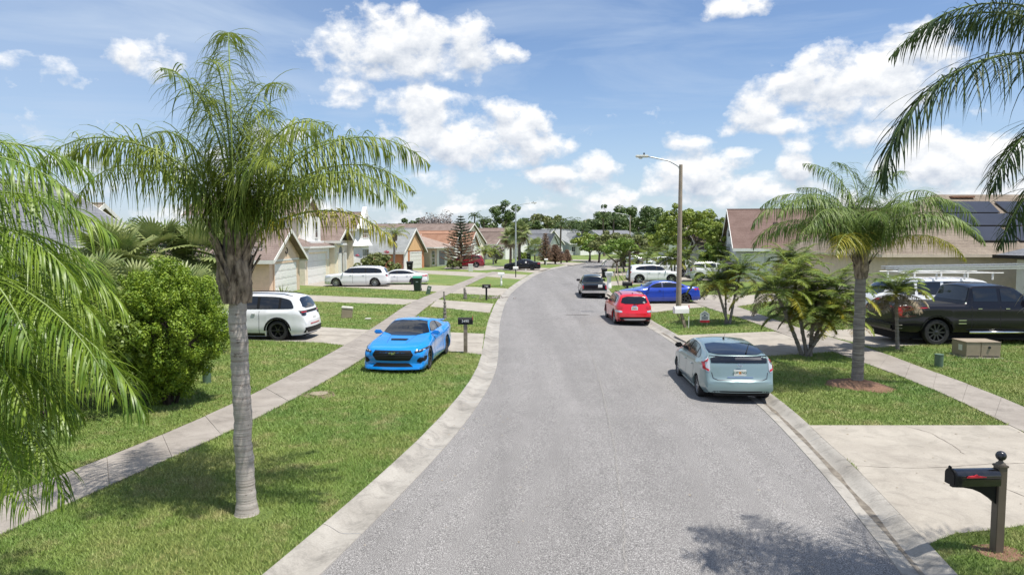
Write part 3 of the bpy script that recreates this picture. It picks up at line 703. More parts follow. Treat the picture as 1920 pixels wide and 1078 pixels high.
def feather_palm(label, base, top, fronds, r0=.17, r1=.13, boot_r=.22, boot_h=.8, ll=.6, lw=.02, group=None, tm='trunk', lm='leaf', seed=0, nl=52, name='queen_palm', sag=(0, 0), cat='palm tree', flare=.1, rings=70, seg=5, plume=.5, nboots=26, grav=.45, stem=.018, boot_m='boot'):
    base, top = Vector(base), Vector(top); t = thing(name, label, cat, base, 0, group)
    mb = MB(); ring_trunk(mb, [p - base for p in bend_trunk(base - Vector((0, 0, .05)), top, sag=sag, seed=seed)], r0, r1, rings=rings, flare=flare, n=20 if r0 > .08 else 10, bump=.006 if r0 > .08 else .003); mb.build('trunk', M[tm], t, smooth=60)
    c = top - base
    if boot_h > 0:
        mb = MB(); boots(mb, (c.x, c.y, c.z - boot_h * .8), boot_r, boot_h, nboots, seed); mb.build('leaf_base_sheath', M[boot_m], t, smooth=60)
    for i, f in enumerate(fronds):
        az, el, L, dr = f[:4]; kw = dict(f[4]) if len(f) > 4 else {}; m = kw.pop('m', lm); l2 = kw.pop('ll', ll)
        b = c + Vector((math.cos(R(az)), math.sin(R(az)), 0)) * boot_r * .25
        fm = frond_mesh(az, el, L, dr, l2, seed=seed * 97 + i, base=b, **{**dict(nl=nl, lw=lw, seg=seg, plume=plume, grav=grav, stem=stem), **kw})
        fm.build('frond', [M['rachis'] if m != 'leaf_dry' else M['leaf_dry'], M[m]], t, smooth='all')
    return t
def auto_fronds(n, L, seed, el=(-5, 85), dr=(70, 115), ll=None, dry=0, yellow=0, az0=0, span=360):
    rnd = random.Random(seed); out = []
    for i in range(n):
        u = (i + .5) / n; az = az0 + (i * 137.5) % span if span == 360 else az0 + rnd.uniform(0, span)
        e = el[1] + (el[0] - el[1]) * u + rnd.uniform(-6, 6); d = dr[0] + (dr[1] - dr[0]) * rnd.random()
        kw = {}
        if i >= n - dry: kw['m'] = 'leaf_dry'; e = rnd.uniform(-30, 5); d = 70; kw['sparse'] = .35
        elif i >= n - dry - yellow: kw['m'] = 'leaf_yellow'
        out.append((az, e, L * rnd.uniform(.82, 1.1) * (1 if e > -10 else .8), max(15, min(d, e + 75)), kw))
    return out

def leaf_cloud(centers, radii, n, size, seed, flat=.7, shell=.55, up=.35, aspect=.5, sub=None):
    """n folded leaf-sized diamonds around many small clump centres"""
    rng = np.random.default_rng(seed); C = np.array(centers); Rr = np.array(radii)
    wts = Rr ** 2; idx = rng.choice(len(C), n, p=wts / wts.sum())
    d = rng.normal(size=(n, 3)); d /= np.linalg.norm(d, axis=1)[:, None]; rad = shell + (1 - shell) * rng.random(n) ** .6
    P = C[idx] + d * (Rr[idx] * rad)[:, None] * np.array([1, 1, flat])
    nrm = d * .9 + rng.normal(size=(n, 3)) * .6 + np.array([0, 0, up]); nrm /= np.linalg.norm(nrm, axis=1)[:, None]
    t = np.cross(nrm, rng.normal(size=(n, 3))); t /= np.linalg.norm(t, axis=1)[:, None]; b = np.cross(nrm, t)
    s = (size * rng.uniform(.6, 1.35, n))[:, None]
    V = np.empty((n * 4, 3)); fold = nrm * s * .18
    V[0::4] = P - t * s; V[1::4] = P - b * s * aspect + fold; V[2::4] = P + t * s; V[3::4] = P + b * s * aspect + fold
    return V
def crown_clumps(c, rx, ry, rz, n, seed, cr=(.22, .4), bottom=-.6, hollow=.45, lump=.18):
    rnd = random.Random(seed); out = []; rad = []; ph = [rnd.uniform(0, 6.28) for _ in range(4)]
    while len(out) < n:
        v = Vector((rnd.gauss(0, 1), rnd.gauss(0, 1), rnd.gauss(0, 1))).normalized()
        if v.z < bottom: continue
        k = 1 + lump * math.sin(3 * math.atan2(v.y, v.x) + ph[0]) + lump * .7 * math.sin(5 * v.z + ph[1] + 2 * math.atan2(v.y, v.x)); q = (hollow + (1 - hollow) * rnd.random() ** .5) * k
        out.append((c[0] + v.x * rx * q, c[1] + v.y * ry * q, c[2] + v.z * rz * q)); rad.append(rnd.uniform(*cr) * min(rx, rz) )
    return out, rad
def quad_obj(name, V, m, parent):
    me = tri_mesh(name, V, 4); me.materials.append(m); o = bpy.data.objects.new(name, me); COL.objects.link(o); o.parent = parent; return o
def leafy_tree(label, base, h, rx, rz, seed, lm='oak', n=5200, size=.16, clumps=46, trunk_r=.16, ry=None, name='leafy_tree', cat='tree', group=None, clear=.30, bm='bark', cr=(.2, .38), multi=1, lump=.18, hollow=.45, spread=.5):
    base = Vector(base); t = thing(name, label, cat, base, 0, group); ry = ry or rx; rnd = random.Random(seed)
    cz = h - rz; C, rr = crown_clumps((0, 0, cz), rx, ry, rz, clumps, seed, cr, lump=lump, hollow=hollow)
    mb = MB()
    for mlt in range(multi):
        an = rnd.uniform(0, 6.28); fk = Vector((math.cos(an) * .12 * (multi > 1), math.sin(an) * .12 * (multi > 1), h * clear * rnd.uniform(.8, 1)))
        b0 = Vector((rnd.uniform(-.15, .15), rnd.uniform(-.15, .15), -.1)) * (1 if multi > 1 else .2); b0.z = -.1
        mb.tube([b0, b0.lerp(fk, .5) + Vector((rnd.uniform(-.05, .05), rnd.uniform(-.05, .05), 0)), fk], [trunk_r * 1.25, trunk_r, trunk_r * .8], n=9)
        for k in range(6 if multi == 1 else 3):
            e = Vector(C[rnd.randrange(len(C))]); m1_ = fk.lerp(e, .45) + Vector((rnd.uniform(-.2, .2), rnd.uniform(-.2, .2), rnd.uniform(0, .3))) * rx * .2
            mb.tube([fk, m1_, e], [trunk_r * .6, trunk_r * .36, trunk_r * .1], n=6)
            for _ in range(2):
                e2 = Vector(C[rnd.randrange(len(C))])
                if (e2 - m1_).length < rx * 1.3: mb.tube([m1_, m1_.lerp(e2, .5) + Vector((0, 0, .1)), e2], [trunk_r * .3, trunk_r * .18, trunk_r * .05], n=5)
    mb.build('trunk', M[bm], t, smooth='all')
    quad_obj('crown', leaf_cloud(C, rr, n, size, seed), M[lm], t); return t

def fan_leaf(mb, base, d, roll, size, seed, segs=26, droop=.35, mi=0):
    rnd = random.Random(seed); d = d.normalized(); side = d.cross(UP).normalized(); side = Matrix.Rotation(roll, 3, d) @ side; nrm = side.cross(d).normalized()
    hub = Vector(base); o = len(mb.v); mb.v.append(tuple(hub))
    for i in range(segs):
        a0 = R(-118 + 236 * i / segs); a1 = R(-118 + 236 * (i + 1) / segs); am = (a0 + a1) / 2; L = size * rnd.uniform(.85, 1.05) * (.78 + .22 * math.cos(am * .8))
        def q(a, r, lift): 
            p = hub + (d * math.cos(a) + side * math.sin(a)) * r + nrm * (lift - .10 * r * abs(math.sin(a)))
            return p - Vector((0, 0, droop * (r / size) ** 2.2 * size * .45))
        k = len(mb.v); mid = .55
        w_ = (a1 - a0) * .5
        mb.v += [tuple(q(a0, L * mid, 0)), tuple(q(am, L * mid, .018 * size)), tuple(q(a1, L * mid, 0)),
                 tuple(q(am - w_ * .5, L * .82, 0)), tuple(q(am + w_ * .5, L * .82, 0)), tuple(q(am, L, 0))]
        mb.f += [(o, k, k + 1), (o, k + 1, k + 2), (k, k + 3, k + 1), (k + 1, k + 4, k + 2), (k + 1, k + 3, k + 5), (k + 1, k + 5, k + 4)]; mb.m += [mi] * 6
def fan_palm(label, base, h, n, size, seed, group=None, lm='fan', skirt=0, tr=.13, stalk=.75, cat='palm tree', segs=26, lo=-35):
    base = Vector(base); t = thing('fan_palm', label, cat, base, 0, group); rnd = random.Random(seed)
    mb = MB(); ring_trunk(mb, [Vector((0, 0, -.05)), Vector((rnd.uniform(-.05, .05), 0, h * .5)), Vector((0, 0, h))], tr, tr * .9, rings=24, flare=.04); mb.build('trunk', M['bark'], t, smooth=60)
    for i in range(n + skirt):
        az = i * 2.399 + rnd.uniform(-.3, .3); dead = i >= n
        el = R(82 + (lo - 82) * (i + .5) / n + rnd.uniform(-8, 8)) if not dead else R(rnd.uniform(-75, -35))
        d = Vector((math.cos(az) * math.cos(el), math.sin(az) * math.cos(el), math.sin(el))); s = stalk * size * rnd.uniform(.8, 1.2) * (.6 if dead else 1)
        e = Vector((0, 0, h)) + d * s; m = MB(); m.tube([Vector((0, 0, h - .05)), Vector((0, 0, h)) + d * s * .5 + Vector((0, 0, .04)), e], [.018, .013, .009], n=5, mi=0)
        fan_leaf(m, e, (d + Vector((0, 0, -.25))).normalized(), rnd.uniform(-.5, .5), size * rnd.uniform(.8, 1.1), seed * 31 + i, segs=segs, mi=1, droop=.35 if not dead else .8)
        m.build('frond', [M['rachis'], M['leaf_dry'] if dead else M[lm]], t)
    return t
# ------------------------------------------------------------------ vehicles
def pchip(pts):
    x = [p[0] for p in pts]; y = [p[1] for p in pts]; n = len(x); h = [x[i+1] - x[i] for i in range(n-1)]; dl = [(y[i+1] - y[i]) / h[i] for i in range(n-1)]
    m = [dl[0]] + [0 if dl[i-1] * dl[i] <= 0 else 2 * dl[i-1] * dl[i] / (dl[i-1] + dl[i]) for i in range(1, n-1)] + [dl[-1]]
    def f(u):
        if u <= x[0]: return y[0]
        if u >= x[-1]: return y[-1]
        i = 0
        while x[i+1] < u: i += 1
        t = (u - x[i]) / h[i]; return (2*t**3 - 3*t**2 + 1) * y[i] + (t**3 - 2*t**2 + t) * h[i] * m[i] + (-2*t**3 + 3*t**2) * y[i+1] + (t**3 - t**2) * h[i] * m[i+1]
    return f
def chaikin(P, it=2):
    for _ in range(it):
        Q = []
        for i in range(len(P)):
            a, b = P[i], P[(i + 1) % len(P)]
            Q += [(a[0]*.82 + b[0]*.18, a[1]*.82 + b[1]*.18), (a[0]*.18 + b[0]*.82, a[1]*.18 + b[1]*.82)]
        P = Q
    return P
def clip_x(P, lo, hi):
    for lim, sg in ((lo, 1), (hi, -1)):
        Q = []
        for i in range(len(P)):
            a, b = P[i], P[(i + 1) % len(P)]; ia, ib = sg * (a[0] - lim) >= 0, sg * (b[0] - lim) >= 0
            if ia: Q.append(a)
            if ia != ib: t = (lim - a[0]) / (b[0] - a[0]); Q.append((lim, a[1] + t * (b[1] - a[1])))
        P = Q
        if not P: return P
    return P

class Car:
    def __init__(s, name, label, cat, px_a, px_b, near, spec, body, scale=(1, 1, 1), z=.1, heading=None, at='rear', group=None, loc=None):
        """placed by the ground contacts of two wheels of one side (front, rear) or by one wheel and a heading"""
        sx, sy, sz = scale; s.S = spec; s.L, s.W, s.H = spec['L'] * sx, spec['W'] * sy, spec['H'] * sz
        s.wb = spec['wb'] * sx; s.fo = spec['fo'] * sx; s.r = spec['r'] * sz; s.tw = .225 * sy; sg = 1 if near == 'L' else -1
        ty = s.W / 2 - s.tw / 2 - .03
        if loc is not None: c = Vector(loc); hd = heading
        elif px_b is not None:
            a, b = G(*px_a, z), G(*px_b, z); v = (a - b).xy.normalized(); hd = math.atan2(v.y, v.x); c = (a + b) / 2 - Vector((-v.y, v.x, 0)) * sg * ty
        else:
            a = G(*px_a, z); hd = heading; v = Vector((math.cos(hd), math.sin(hd))); k = (1 if at == 'rear' else -1) * s.wb / 2
            c = a + Vector((v.x, v.y, 0)) * k - Vector((-v.y, v.x, 0)) * sg * ty
        c.z = z; s.root = thing(name, label, cat, c, hd, group); s.xf = s.fo + s.wb / 2; s.body_mat = body
        s.top = pchip([(u, v * s.H) for u, v in spec['top']]); s.belt = pchip([(u, v * s.H) for u, v in spec['belt']])
        s.wid = pchip([(u, v * s.W / 2) for u, v in spec.get('wid', [(0, .80), (.03, .89), (.10, .97), (.25, 1), (.7, 1), (.9, .975), (.965, .92), (1, .84)])])
        s.low = pchip([(u, v) for u, v in spec.get('low', [(0, .23), (.05, .19), (.3, .17), (.7, .17), (.95, .22), (1, .28)])])
        s.tum = spec.get('tum', .34); s.make_body(); s.wheels(spec.get('rim', 'silver'), spec.get('spokes', 5))
    def X(s, u): return s.xf - u * s.L
    def section(s, u):
        W2, zb, zt, zr = s.wid(u), s.belt(u), s.top(u), s.low(u); zb = min(zb, zt - .012); x = s.X(u); zl = zr
        ra = s.r * s.S.get('arch', 1.17); flare = 0
        for xw in (s.wb / 2, -s.wb / 2):
            d = abs(x - xw)
            if d < ra: zl = max(zl, s.r + math.sqrt(ra * ra - d * d) * .98)
            flare = max(flare, math.exp(-((d - ra) / .10) ** 2) * .5 + (.5 if d < ra else 0))
        zl = min(zl, zb - .03); P = [(W2 * .80, zl + .0), (W2 * .93, zl)]; prof = s.S.get('side', [(0, .90), (.12, .965), (.35, 1.0), (.62, .985), (.86, .985), (1, .925)])
        pf = pchip(prof)
        for k in range(11):
            t = k / 10; z = zl + (zb - zl) * t; q = (z - zr) / max(.05, zb - zr); P.append((W2 * pf(q) + flare * .018 * (1 - t) , z + .004))
        ys = W2 * pf(1); h = zt - zb; yr = max(W2 * .25, ys - s.tum * h - .03 * min(1, h / .1)); cr = min(h * .35, .055 * s.H / 1.5)
        ze = zt - cr
        for t in (.12, .35, .6, .8, .93): P.append((ys + (yr - ys) * t - .006 * math.sin(math.pi * t) * -1, zb + (ze - zb) * t))
        for q in (.965, .86, .7, .5, .25, 0): P.append((yr * q, zt - cr * (q ** 2) * (1 if q < .9 else .92)))
        return P
    def make_body(s):
        us = set([i / 60 for i in range(61)] + [.004, .01, .02, .98, .99, .996])
        ra = s.r * s.S.get('arch', 1.17)
        for xw in (s.wb / 2, -s.wb / 2):
            for k in range(-9, 10): us.add((s.xf - (xw + ra * math.sin(k * math.pi / 18.2))) / s.L)
        us = sorted(u for u in us if 0 <= u <= 1); us = [u for i, u in enumerate(us) if i == 0 or u - us[i-1] > .0015]
        if us[-1] != 1: us.append(1.0)
        mb = MB(); secs = [s.section(u) for u in us]; n = len(secs[0]); fp = pchip(s.S.get('nose', [(0, 0), (.3, .03), (.55, .0), (1, -.05)])); rp = pchip(s.S.get('tail', [(0, -.02), (.35, .02), (.6, -.01), (1, -.06)]))
        bow = s.S.get('bow', (.13, .09))
        def P(u, y, z, zt):
            x = s.X(u); k = (y / (s.W / 2)) ** 2
            ef = math.exp(-u * 22); er = math.exp(-(1 - u) * 26)
            x += ef * (fp(min(1, z / s.H * 1.6)) - bow[0] * k) - er * (-rp(min(1, z / s.H * 1.3)) * -1 - bow[1] * k) * 1.0
            return (x, y, z)
        for u, sec in zip(us, secs):
            for (y, z) in sec: mb.v.append(P(u, y, z, sec[-1][1]))
            for (y, z) in sec[:-1]: mb.v.append(P(u, -y, z, sec[-1][1]))
        m = 2 * n - 1
        def idx(i, k, side): return i * m + (k if side > 0 or k == n - 1 else n + k)
        for i in range(len(us) - 1):
            for k in range(n - 1):
                mb.f.append((idx(i, k, 1), idx(i, k+1, 1), idx(i+1, k+1, 1), idx(i+1, k, 1))); mb.m.append(0)
                mb.f.append((idx(i, k, -1), idx(i+1, k, -1), idx(i+1, k+1, -1), idx(i, k+1, -1))); mb.m.append(0)
        for i, sg in ((0, 1), (len(us) - 1, -1)):      # nose and tail faces
            C = 9; rows = []; sec = secs[i]
            for k in range(n - 1):
                y, z = sec[k]; row = [idx(i, k, 1)]
                for c in range(1, C): yy = y * (1 - 2 * c / C); mb.v.append(P(us[i], yy, z, 0)); row.append(len(mb.v) - 1)
                row.append(idx(i, k, -1)); rows.append(row)
            rows.append([idx(i, n - 1, 1)] * (C + 1))
            for a, b in zip(rows, rows[1:]):
                for c in range(C):
                    q = [a[c], a[c+1], b[c+1], b[c]]; q = list(dict.fromkeys(q))
                    if len(q) > 2: mb.f.append(tuple(q if sg > 0 else q[::-1])); mb.m.append(0)
        s.body = mb.build('body', s.body_mat, s.root, smooth=42)
        s.bvh = BVHTree.FromPolygons([Vector(v) for v in mb.v], mb.f)
        u = MB(); yi = s.W / 2 - s.tw - .07
        u.box(s.X(.97) , s.X(.03), -yi, yi, .19, min(.62, s.H * .42)); u.box(s.X(.90), s.X(.10), -s.W/2 + .14, s.W/2 - .14, .20, .26)
        for xw in (s.wb / 2, -s.wb / 2):
            for sg in (1, -1):
                K = 14; o = len(u.v); rr = ra * .985
                for k in range(K + 1):
                    t = math.pi * k / K; u.v += [(xw + rr * math.cos(t), sg * (s.W/2 - .035), s.r + rr * math.sin(t) * .98), (xw + rr * math.cos(t), sg * yi, s.r + rr * math.sin(t) * .98)]
                for k in range(K): u.f.append((o+2*k, o+2*k+1, o+2*k+3, o+2*k+2)); u.m.append(0)
        u.build('underbody', M['dark'], s.root)
    def hit(s, view, a, b):
        if view in 'LR': sg = 1 if view == 'L' else -1; o, d = Vector((s.X(a), 3 * sg, b * s.H)), Vector((0, -sg, 0))
        elif view == 'F': o, d = Vector((5, a * s.W / 2, b * s.H)), Vector((-1, 0, 0))
        elif view == 'B': o, d = Vector((-6, a * s.W / 2, b * s.H)), Vector((1, 0, 0))
        else: o, d = Vector((s.X(a), b * s.W / 2, 4)), Vector((0, 0, -1))
        h, nr, i, ds = s.bvh.ray_cast(o, d)
        if h is None: h, nr, i, ds = s.bvh.find_nearest(o + d * 4)
        if nr.dot(d) > 0: nr = -nr
        return h, nr
    def patch(s, view, poly, m, name, off=.006, rnd=1, parent=None, step=.06, label=None, thick=0):
        P = chaikin(poly, rnd) if rnd else poly
        ks = (s.L, s.H) if view in 'LR' else ((s.W / 2, s.H) if view in 'FB' else (s.L, s.W / 2))
        Q = []
        for i in range(len(P)):
            a, b = P[i], P[(i+1) % len(P)]; l = math.hypot((a[0]-b[0]) * ks[0], (a[1]-b[1]) * ks[1]); k = max(1, int(l / step))
            Q += [(a[0] + (b[0]-a[0]) * j / k, a[1] + (b[1]-a[1]) * j / k) for j in range(k)]
        n = len(Q); pts = [Vector((q[0] * ks[0], q[1] * ks[1])) for q in Q]
        xs = [p.x for p in pts]; ys = [p.y for p in pts]; A = np.array([(p.x, p.y) for p in pts]); gx = np.arange(min(xs) + step / 2, max(xs), step); gy = np.arange(min(ys) + step / 2, max(ys), step)
        if len(gx) and len(gy):
            gp = np.array([(x, y) for x in gx for y in gy]); ins = in_poly(gp, A)
            gp = gp[ins]
            gp = [p for p in gp if np.min(np.hypot(A[:, 0] - p[0], A[:, 1] - p[1])) > step * .35]
            pts += [Vector(p) for p in gp]
        v, e, f, *_ = delaunay_2d_cdt(pts, [(i, (i+1) % n) for i in range(n)], [], 1, 1e-6)
        mb = MB()
        for p in v:
            h, nr = s.hit(view, p.x / ks[0], p.y / ks[1]); mb.v.append(tuple(h + nr * off))
        flip = view in 'RB' if view != 'T' else True
        for t in f:
            a, b, c = [Vector(mb.v[i]) for i in t[:3]]; nn = (b - a).cross(c - a)
            d = {'L': Vector((0,1,0)), 'R': Vector((0,-1,0)), 'F': Vector((1,0,0)), 'B': Vector((-1,0,0)), 'T': Vector((0,0,1))}[view]
            mb.f.append(tuple(t) if nn.dot(d) > 0 else tuple(t)[::-1]); mb.m.append(0)
        o = mb.build(name, m, parent or s.root, smooth='all')
        if label: o['label'] = label
        return o
    def both(s, poly, m, name, **k):
        a = s.patch('L', poly, m, name, **k); b = s.patch('R', poly, m, name, **k); return a, b
    def windows(s, dlo, cuts, m=None, trim=None, rnd=2):
        """side glass from one outline, split at the pillars"""
        m = m or M['glass']; es = [(dlo_min(dlo) - .01)] + cuts + [dlo_max(dlo) + .01]
        for v in 'LR':
            if trim: s.patch(v, dlo, trim, 'window_trim', off=.004, rnd=2)
            for a, b in zip(es, es[1:]):
                P = clip_x(chaikin(dlo, rnd) if rnd else dlo, a + .006, b - .006)
                cx = sum(p[0] for p in P) / len(P); cz = sum(p[1] for p in P) / len(P); P = [(cx + (x - cx) * .955, cz + (z - cz) * .92) for x, z in P]
                s.patch(v, P, m, 'side_window', off=.008, rnd=0)
    def mirror_poly(s, P): return [(-a, b) for a, b in P][::-1]
    def pair(s, view, P, m, name, **k):
        o = s.patch(view, P, m, name, **k); q = s.patch(view, s.mirror_poly(P), m, name, **k); return o, q
    def seams(s, us, z0=None):
        for v in 'LR':
            for u in us:
                zt = s.belt(u) / s.H - .015; zb = s.low(u) / s.H + .04; s.patch(v, [(u - .0016, zb), (u + .0016, zb), (u + .0016, zt), (u - .0016, zt)], M['dark'], 'door_seam', off=.0025, rnd=0)
    def handles(s, us, z, m):
        for v, sg in (('L', 1), ('R', -1)):
            for u in us:
                h, nr = s.hit(v, u, z); mb = MB(); mb.bbox(0, sg * .022, 0, .17, .03, .028, .01); o = mb.build('door_handle', m, s.root, smooth=60); o.location = h
    def mirrors(s, u, z, m, size=(.12, .2, .14)):
        for v, sg in (('L', 1), ('R', -1)):
            h, nr = s.hit(v, u, z); mb = MB(); mb.bbox(0, sg * (size[1] * .62), .05, size[0], size[1], size[2], .035); mb.bbox(0.0, sg * .02, .02, .05, .10, .035, .008)
            o = mb.build('wing_mirror', m, s.root, smooth=60); o.location = h
    def plate(s, view, z, txt=None, y=0, size=(.31, .155)):
        h, nr = s.hit(view, y, z); sg = 1 if view == 'F' else -1; mb = MB(); mb.bbox(0, 0, 0, .012, size[0], size[1], .004)
        o = mb.build('licence_plate', M['plate'], s.root); o.location = h + Vector((sg * .02, 0, 0))
        if txt:
            text_mesh(txt, .085, M['plate_t'], o, (sg * .008, 0, .005), (R(90), 0, R(90) if sg > 0 else R(-90)), 'plate_number')
            mb = MB(); mb.box(-.002, .002, -.03, .03, -.03, .035); q = mb.build('plate_emblem', M['plate_o'], o); q.location = (sg * .0065, 0, .0)
        return o
    def wheels(s, rim, spokes):
        prof = [(.66, -.5), (.93, -.5), (.985, -.40), (1.0, -.2), (1.0, .2), (.985, .40), (.93, .5), (.70, .5), (.66, .42)]
        mt, mr = None, None
        for xw in (s.wb / 2, -s.wb / 2):
            for sg in (1, -1):
                if mt is None:
                    mb = MB(); mb.lathe([(r_ * s.r, y_ * s.tw) for r_, y_ in prof], 36, axis='y'); mb.lathe([(.66 * s.r, .42 * s.tw), (.655 * s.r, -.1 * s.tw), (.02, -.1 * s.tw)], 36, axis='y', mi=1)
                    o = mb.build('wheel', [M['rubber'], M['dark']], s.root, smooth=40); mt = o.data
                    rb = MB(); R0 = .70 * s.r; y1 = .40 * s.tw
                    rb.lathe([(R0, y1 - .01), (R0, y1 + .012), (R0 * .93, y1 + .006), (R0 * .90, y1 - .05)], 36, axis='y')
                    rb.lathe([(R0 * .24, y1 - .05), (R0 * .23, y1 - .005), (R0 * .10, y1 + .006), (.001, y1 + .006)], 20, axis='y')
                    for k in range(spokes):
                        a = 2 * math.pi * k / spokes; c_, s_ = math.cos(a), math.sin(a); w0, w1 = R0 * (.10 if spokes > 5 else .15), R0 * (.06 if spokes > 5 else .10); o2 = len(rb.v)
                        for r_, ww, yy in ((.12 * R0, w0, y1 - .008), (.55 * R0, (w0 + w1) / 2, y1 - .004), (.92 * R0, w1 * 1.5, y1 + .002)):
                            for q, dy in ((-ww, 0), (ww, 0), (ww * .8, -.04), (-ww * .8, -.04)): rb.v.append((r_ * c_ - q * s_, yy + dy, r_ * s_ + q * c_))
                        for j in range(2):
                            for q in range(4): rb.f.append((o2 + 4*j + q, o2 + 4*j + (q+1) % 4, o2 + 4*j + 4 + (q+1) % 4, o2 + 4*j + 4 + q)); rb.m.append(0)
                    ro = rb.build('rim', M[rim], o, smooth=40); mr = ro.data
                else:
                    o = bpy.data.objects.new('wheel', mt); COL.objects.link(o); o.parent = s.root; ro = bpy.data.objects.new('rim', mr); COL.objects.link(ro); ro.parent = o
                o.location = (xw, sg * (s.W / 2 - s.tw / 2 - .03), s.r)
                if sg < 0: o.rotation_euler = (0, 0, math.pi)
    def rails(s, u0, u1, y, m, r=.018):
        for sg in (1, -1):
            pts = []
            for k in range(9): u = u0 + (u1 - u0) * k / 8; h, _ = s.hit('T', u, y * sg); pts.append(h + Vector((0, 0, .045 if 0 < k < 8 else .0)))
            MB().tube(pts, r, n=6).build('roof_rail', m, s.root, smooth='all')
    def antenna(s, u, m=None):
        h, _ = s.hit('T', u, 0); mb = MB(); mb.bbox(h.x, 0, h.z + .02, .11, .05, .045, .015); mb.build('roof_antenna', m or M['black'], s.root, smooth=60)
    def wiper(s, P0, P1):
        a, n1_ = s.hit('B', *P0); b, n2_ = s.hit('B', *P1); MB().tube([a + n1_ * .03, (a + b) / 2 + n1_ * .035, b + n2_ * .015], [.018, .012, .007], n=5).build('rear_wiper', M['black'], s.root)
def dlo_min(P): return min(p[0] for p in P)
def dlo_max(P): return max(p[0] for p in P)
def grille_bars(c, P, n=7, m='gunmetal'):
    pass

SUV = dict(L=4.9, W=1.95, H=1.76, wb=2.93, fo=.93, r=.375, top=[(0,.50),(.012,.56),(.05,.60),(.2,.635),(.26,.665),(.34,.83),(.40,.94),(.5,.99),(.62,1.0),(.8,.985),(.90,.945),(.925,.90),(.955,.78),(.975,.64),(.988,.5),(1,.42)],
    belt=[(0,.48),(.1,.56),(.26,.62),(.6,.635),(.9,.655),(.97,.60),(1,.40)], tum=.30, rim='rim_blk')
D_SUV = [(.285,.655),(.35,.83),(.40,.905),(.52,.935),(.78,.925),(.875,.86),(.905,.69),(.88,.668)]
SEDAN = dict(L=4.9, W=1.86, H=1.45, wb=2.83, fo=.95, r=.335, top=[(0,.46),(.015,.53),(.06,.58),(.22,.66),(.29,.71),(.40,.92),(.48,.99),(.56,1.0),(.66,.975),(.78,.86),(.86,.765),(.94,.735),(.985,.72),(1,.62)],
    belt=[(0,.44),(.1,.55),(.28,.64),(.6,.665),(.85,.69),(.97,.70),(1,.60)], tum=.36, rim='gunmetal')
D_SEDAN = [(.325,.70),(.40,.86),(.47,.935),(.58,.945),(.68,.90),(.77,.79),(.80,.72)]
COMPACT = dict(L=4.25, W=1.775, H=1.62, wb=2.55, fo=.84, r=.34, top=[(0,.48),(.015,.55),(.06,.60),(.2,.64),(.26,.68),(.35,.86),(.42,.955),(.55,1.0),(.75,.99),(.90,.955),(.93,.90),(.955,.76),(.975,.62),(.99,.48),(1,.40)],
    belt=[(0,.46),(.1,.56),(.26,.62),(.6,.64),(.9,.66),(.97,.58),(1,.38)], tum=.33)
# ------------------------------------------------------------------ the parked cars
PT = {k: paint('car_paint_' + k, c, mt_, rg) for k, c, mt_, rg in (
    ('blue', (.004, .24, .69), 0, .16), ('teal', (.225, .31, .315), .35, .28), ('white', (.74, .75, .76), 0, .25), ('white2', (.70, .71, .72), 0, .25), ('red', (.62, .012, .022), .0, .22),
    ('maroon', (.22, .008, .02), .2, .25), ('navy', (.014, .055, .42), .1, .22), ('dark_green', (.018, .03, .032), .1, .25), ('night', (.006, .006, .010), 0, .22))}
# teal hatchback at the kerb
HB = dict(L=4.48, W=1.745, H=1.49, wb=2.70, fo=.93, r=.315, arch=1.14, tum=.37, rim='silver', spokes=7,
    top=[(0,.44),(.015,.52),(.05,.57),(.14,.635),(.22,.70),(.34,.89),(.44,.98),(.52,1.0),(.62,.998),(.74,.965),(.84,.92),(.92,.868),(.94,.845),(.955,.74),(.972,.58),(.986,.46),(1,.40)],
    belt=[(0,.40),(.1,.52),(.25,.615),(.5,.645),(.8,.70),(.91,.745),(.955,.70),(1,.38)], wid=[(0,.78),(.03,.87),(.10,.96),(.25,1),(.7,1),(.88,.97),(.95,.925),(1,.87)],
    low=[(0,.22),(.05,.19),(.3,.17),(.7,.17),(.93,.24),(1,.29)], bow=(.13, .11))
c = Car('hatchback', 'pale teal metallic hatchback parked with two wheels on the right kerb', 'car', (1277, 705), (1315, 743.5), 'L', HB, PT['teal'], (1.0, 1.07, .93), z=0)
c.windows([(.255,.685),(.34,.855),(.44,.93),(.54,.945),(.66,.925),(.765,.85),(.80,.76),(.77,.72)], [.315, .515, .71], trim=M['black'])
c.patch('B', [(-.62,.972),(.62,.972),(.82,.856),(-.82,.856)], M['glass'], 'rear_window', off=.01, rnd=1)
c.patch('B', [(-.76,.838),(.76,.838),(.74,.725),(-.74,.725)], M['glass'], 'lower_rear_window', off=.012, rnd=0)
c.patch('B', [(-.60,.815),(.10,.815),(.10,.775),(-.60,.775)], M['gunmetal'], 'glass_reflection', off=.016, rnd=0)  # grey strip laid on the lower glass as a painted reflection
for P in ([(-.78,.83),(-.90,.81),(-.965,.72),(-.965,.59),(-.77,.555)],):
    for q in c.pair('B', P, M['clear_l'], 'taillight', off=.012): pass
    c.pair('B', [(-.79,.80),(-.88,.785),(-.925,.71),(-.925,.61),(-.80,.575),(-.80,.61),(-.88,.635),(-.88,.70),(-.85,.755),(-.79,.765)], M['red_l'], 'taillight', off=.02, rnd=0)
c.patch('B', [(-.75,.56),(-.73,.56),(-.70,.465),(-.58,.435),(.58,.435),(.70,.465),(.73,.56),(.75,.56),(.715,.455),(.59,.424),(-.59,.424),(-.715,.455)], M['gunmetal'], 'hatch_seam', off=.004, rnd=0)
c.patch('B', [(-.70,.245),(.70,.245),(.80,.20),(-.80,.20)], M['black'], 'bumper_valance', off=.006)
c.patch('B', [(-.32,.485),(.32,.485),(.36,.468),(-.36,.468)], M['chrome'], 'tailgate_trim', off=.012, rnd=0)
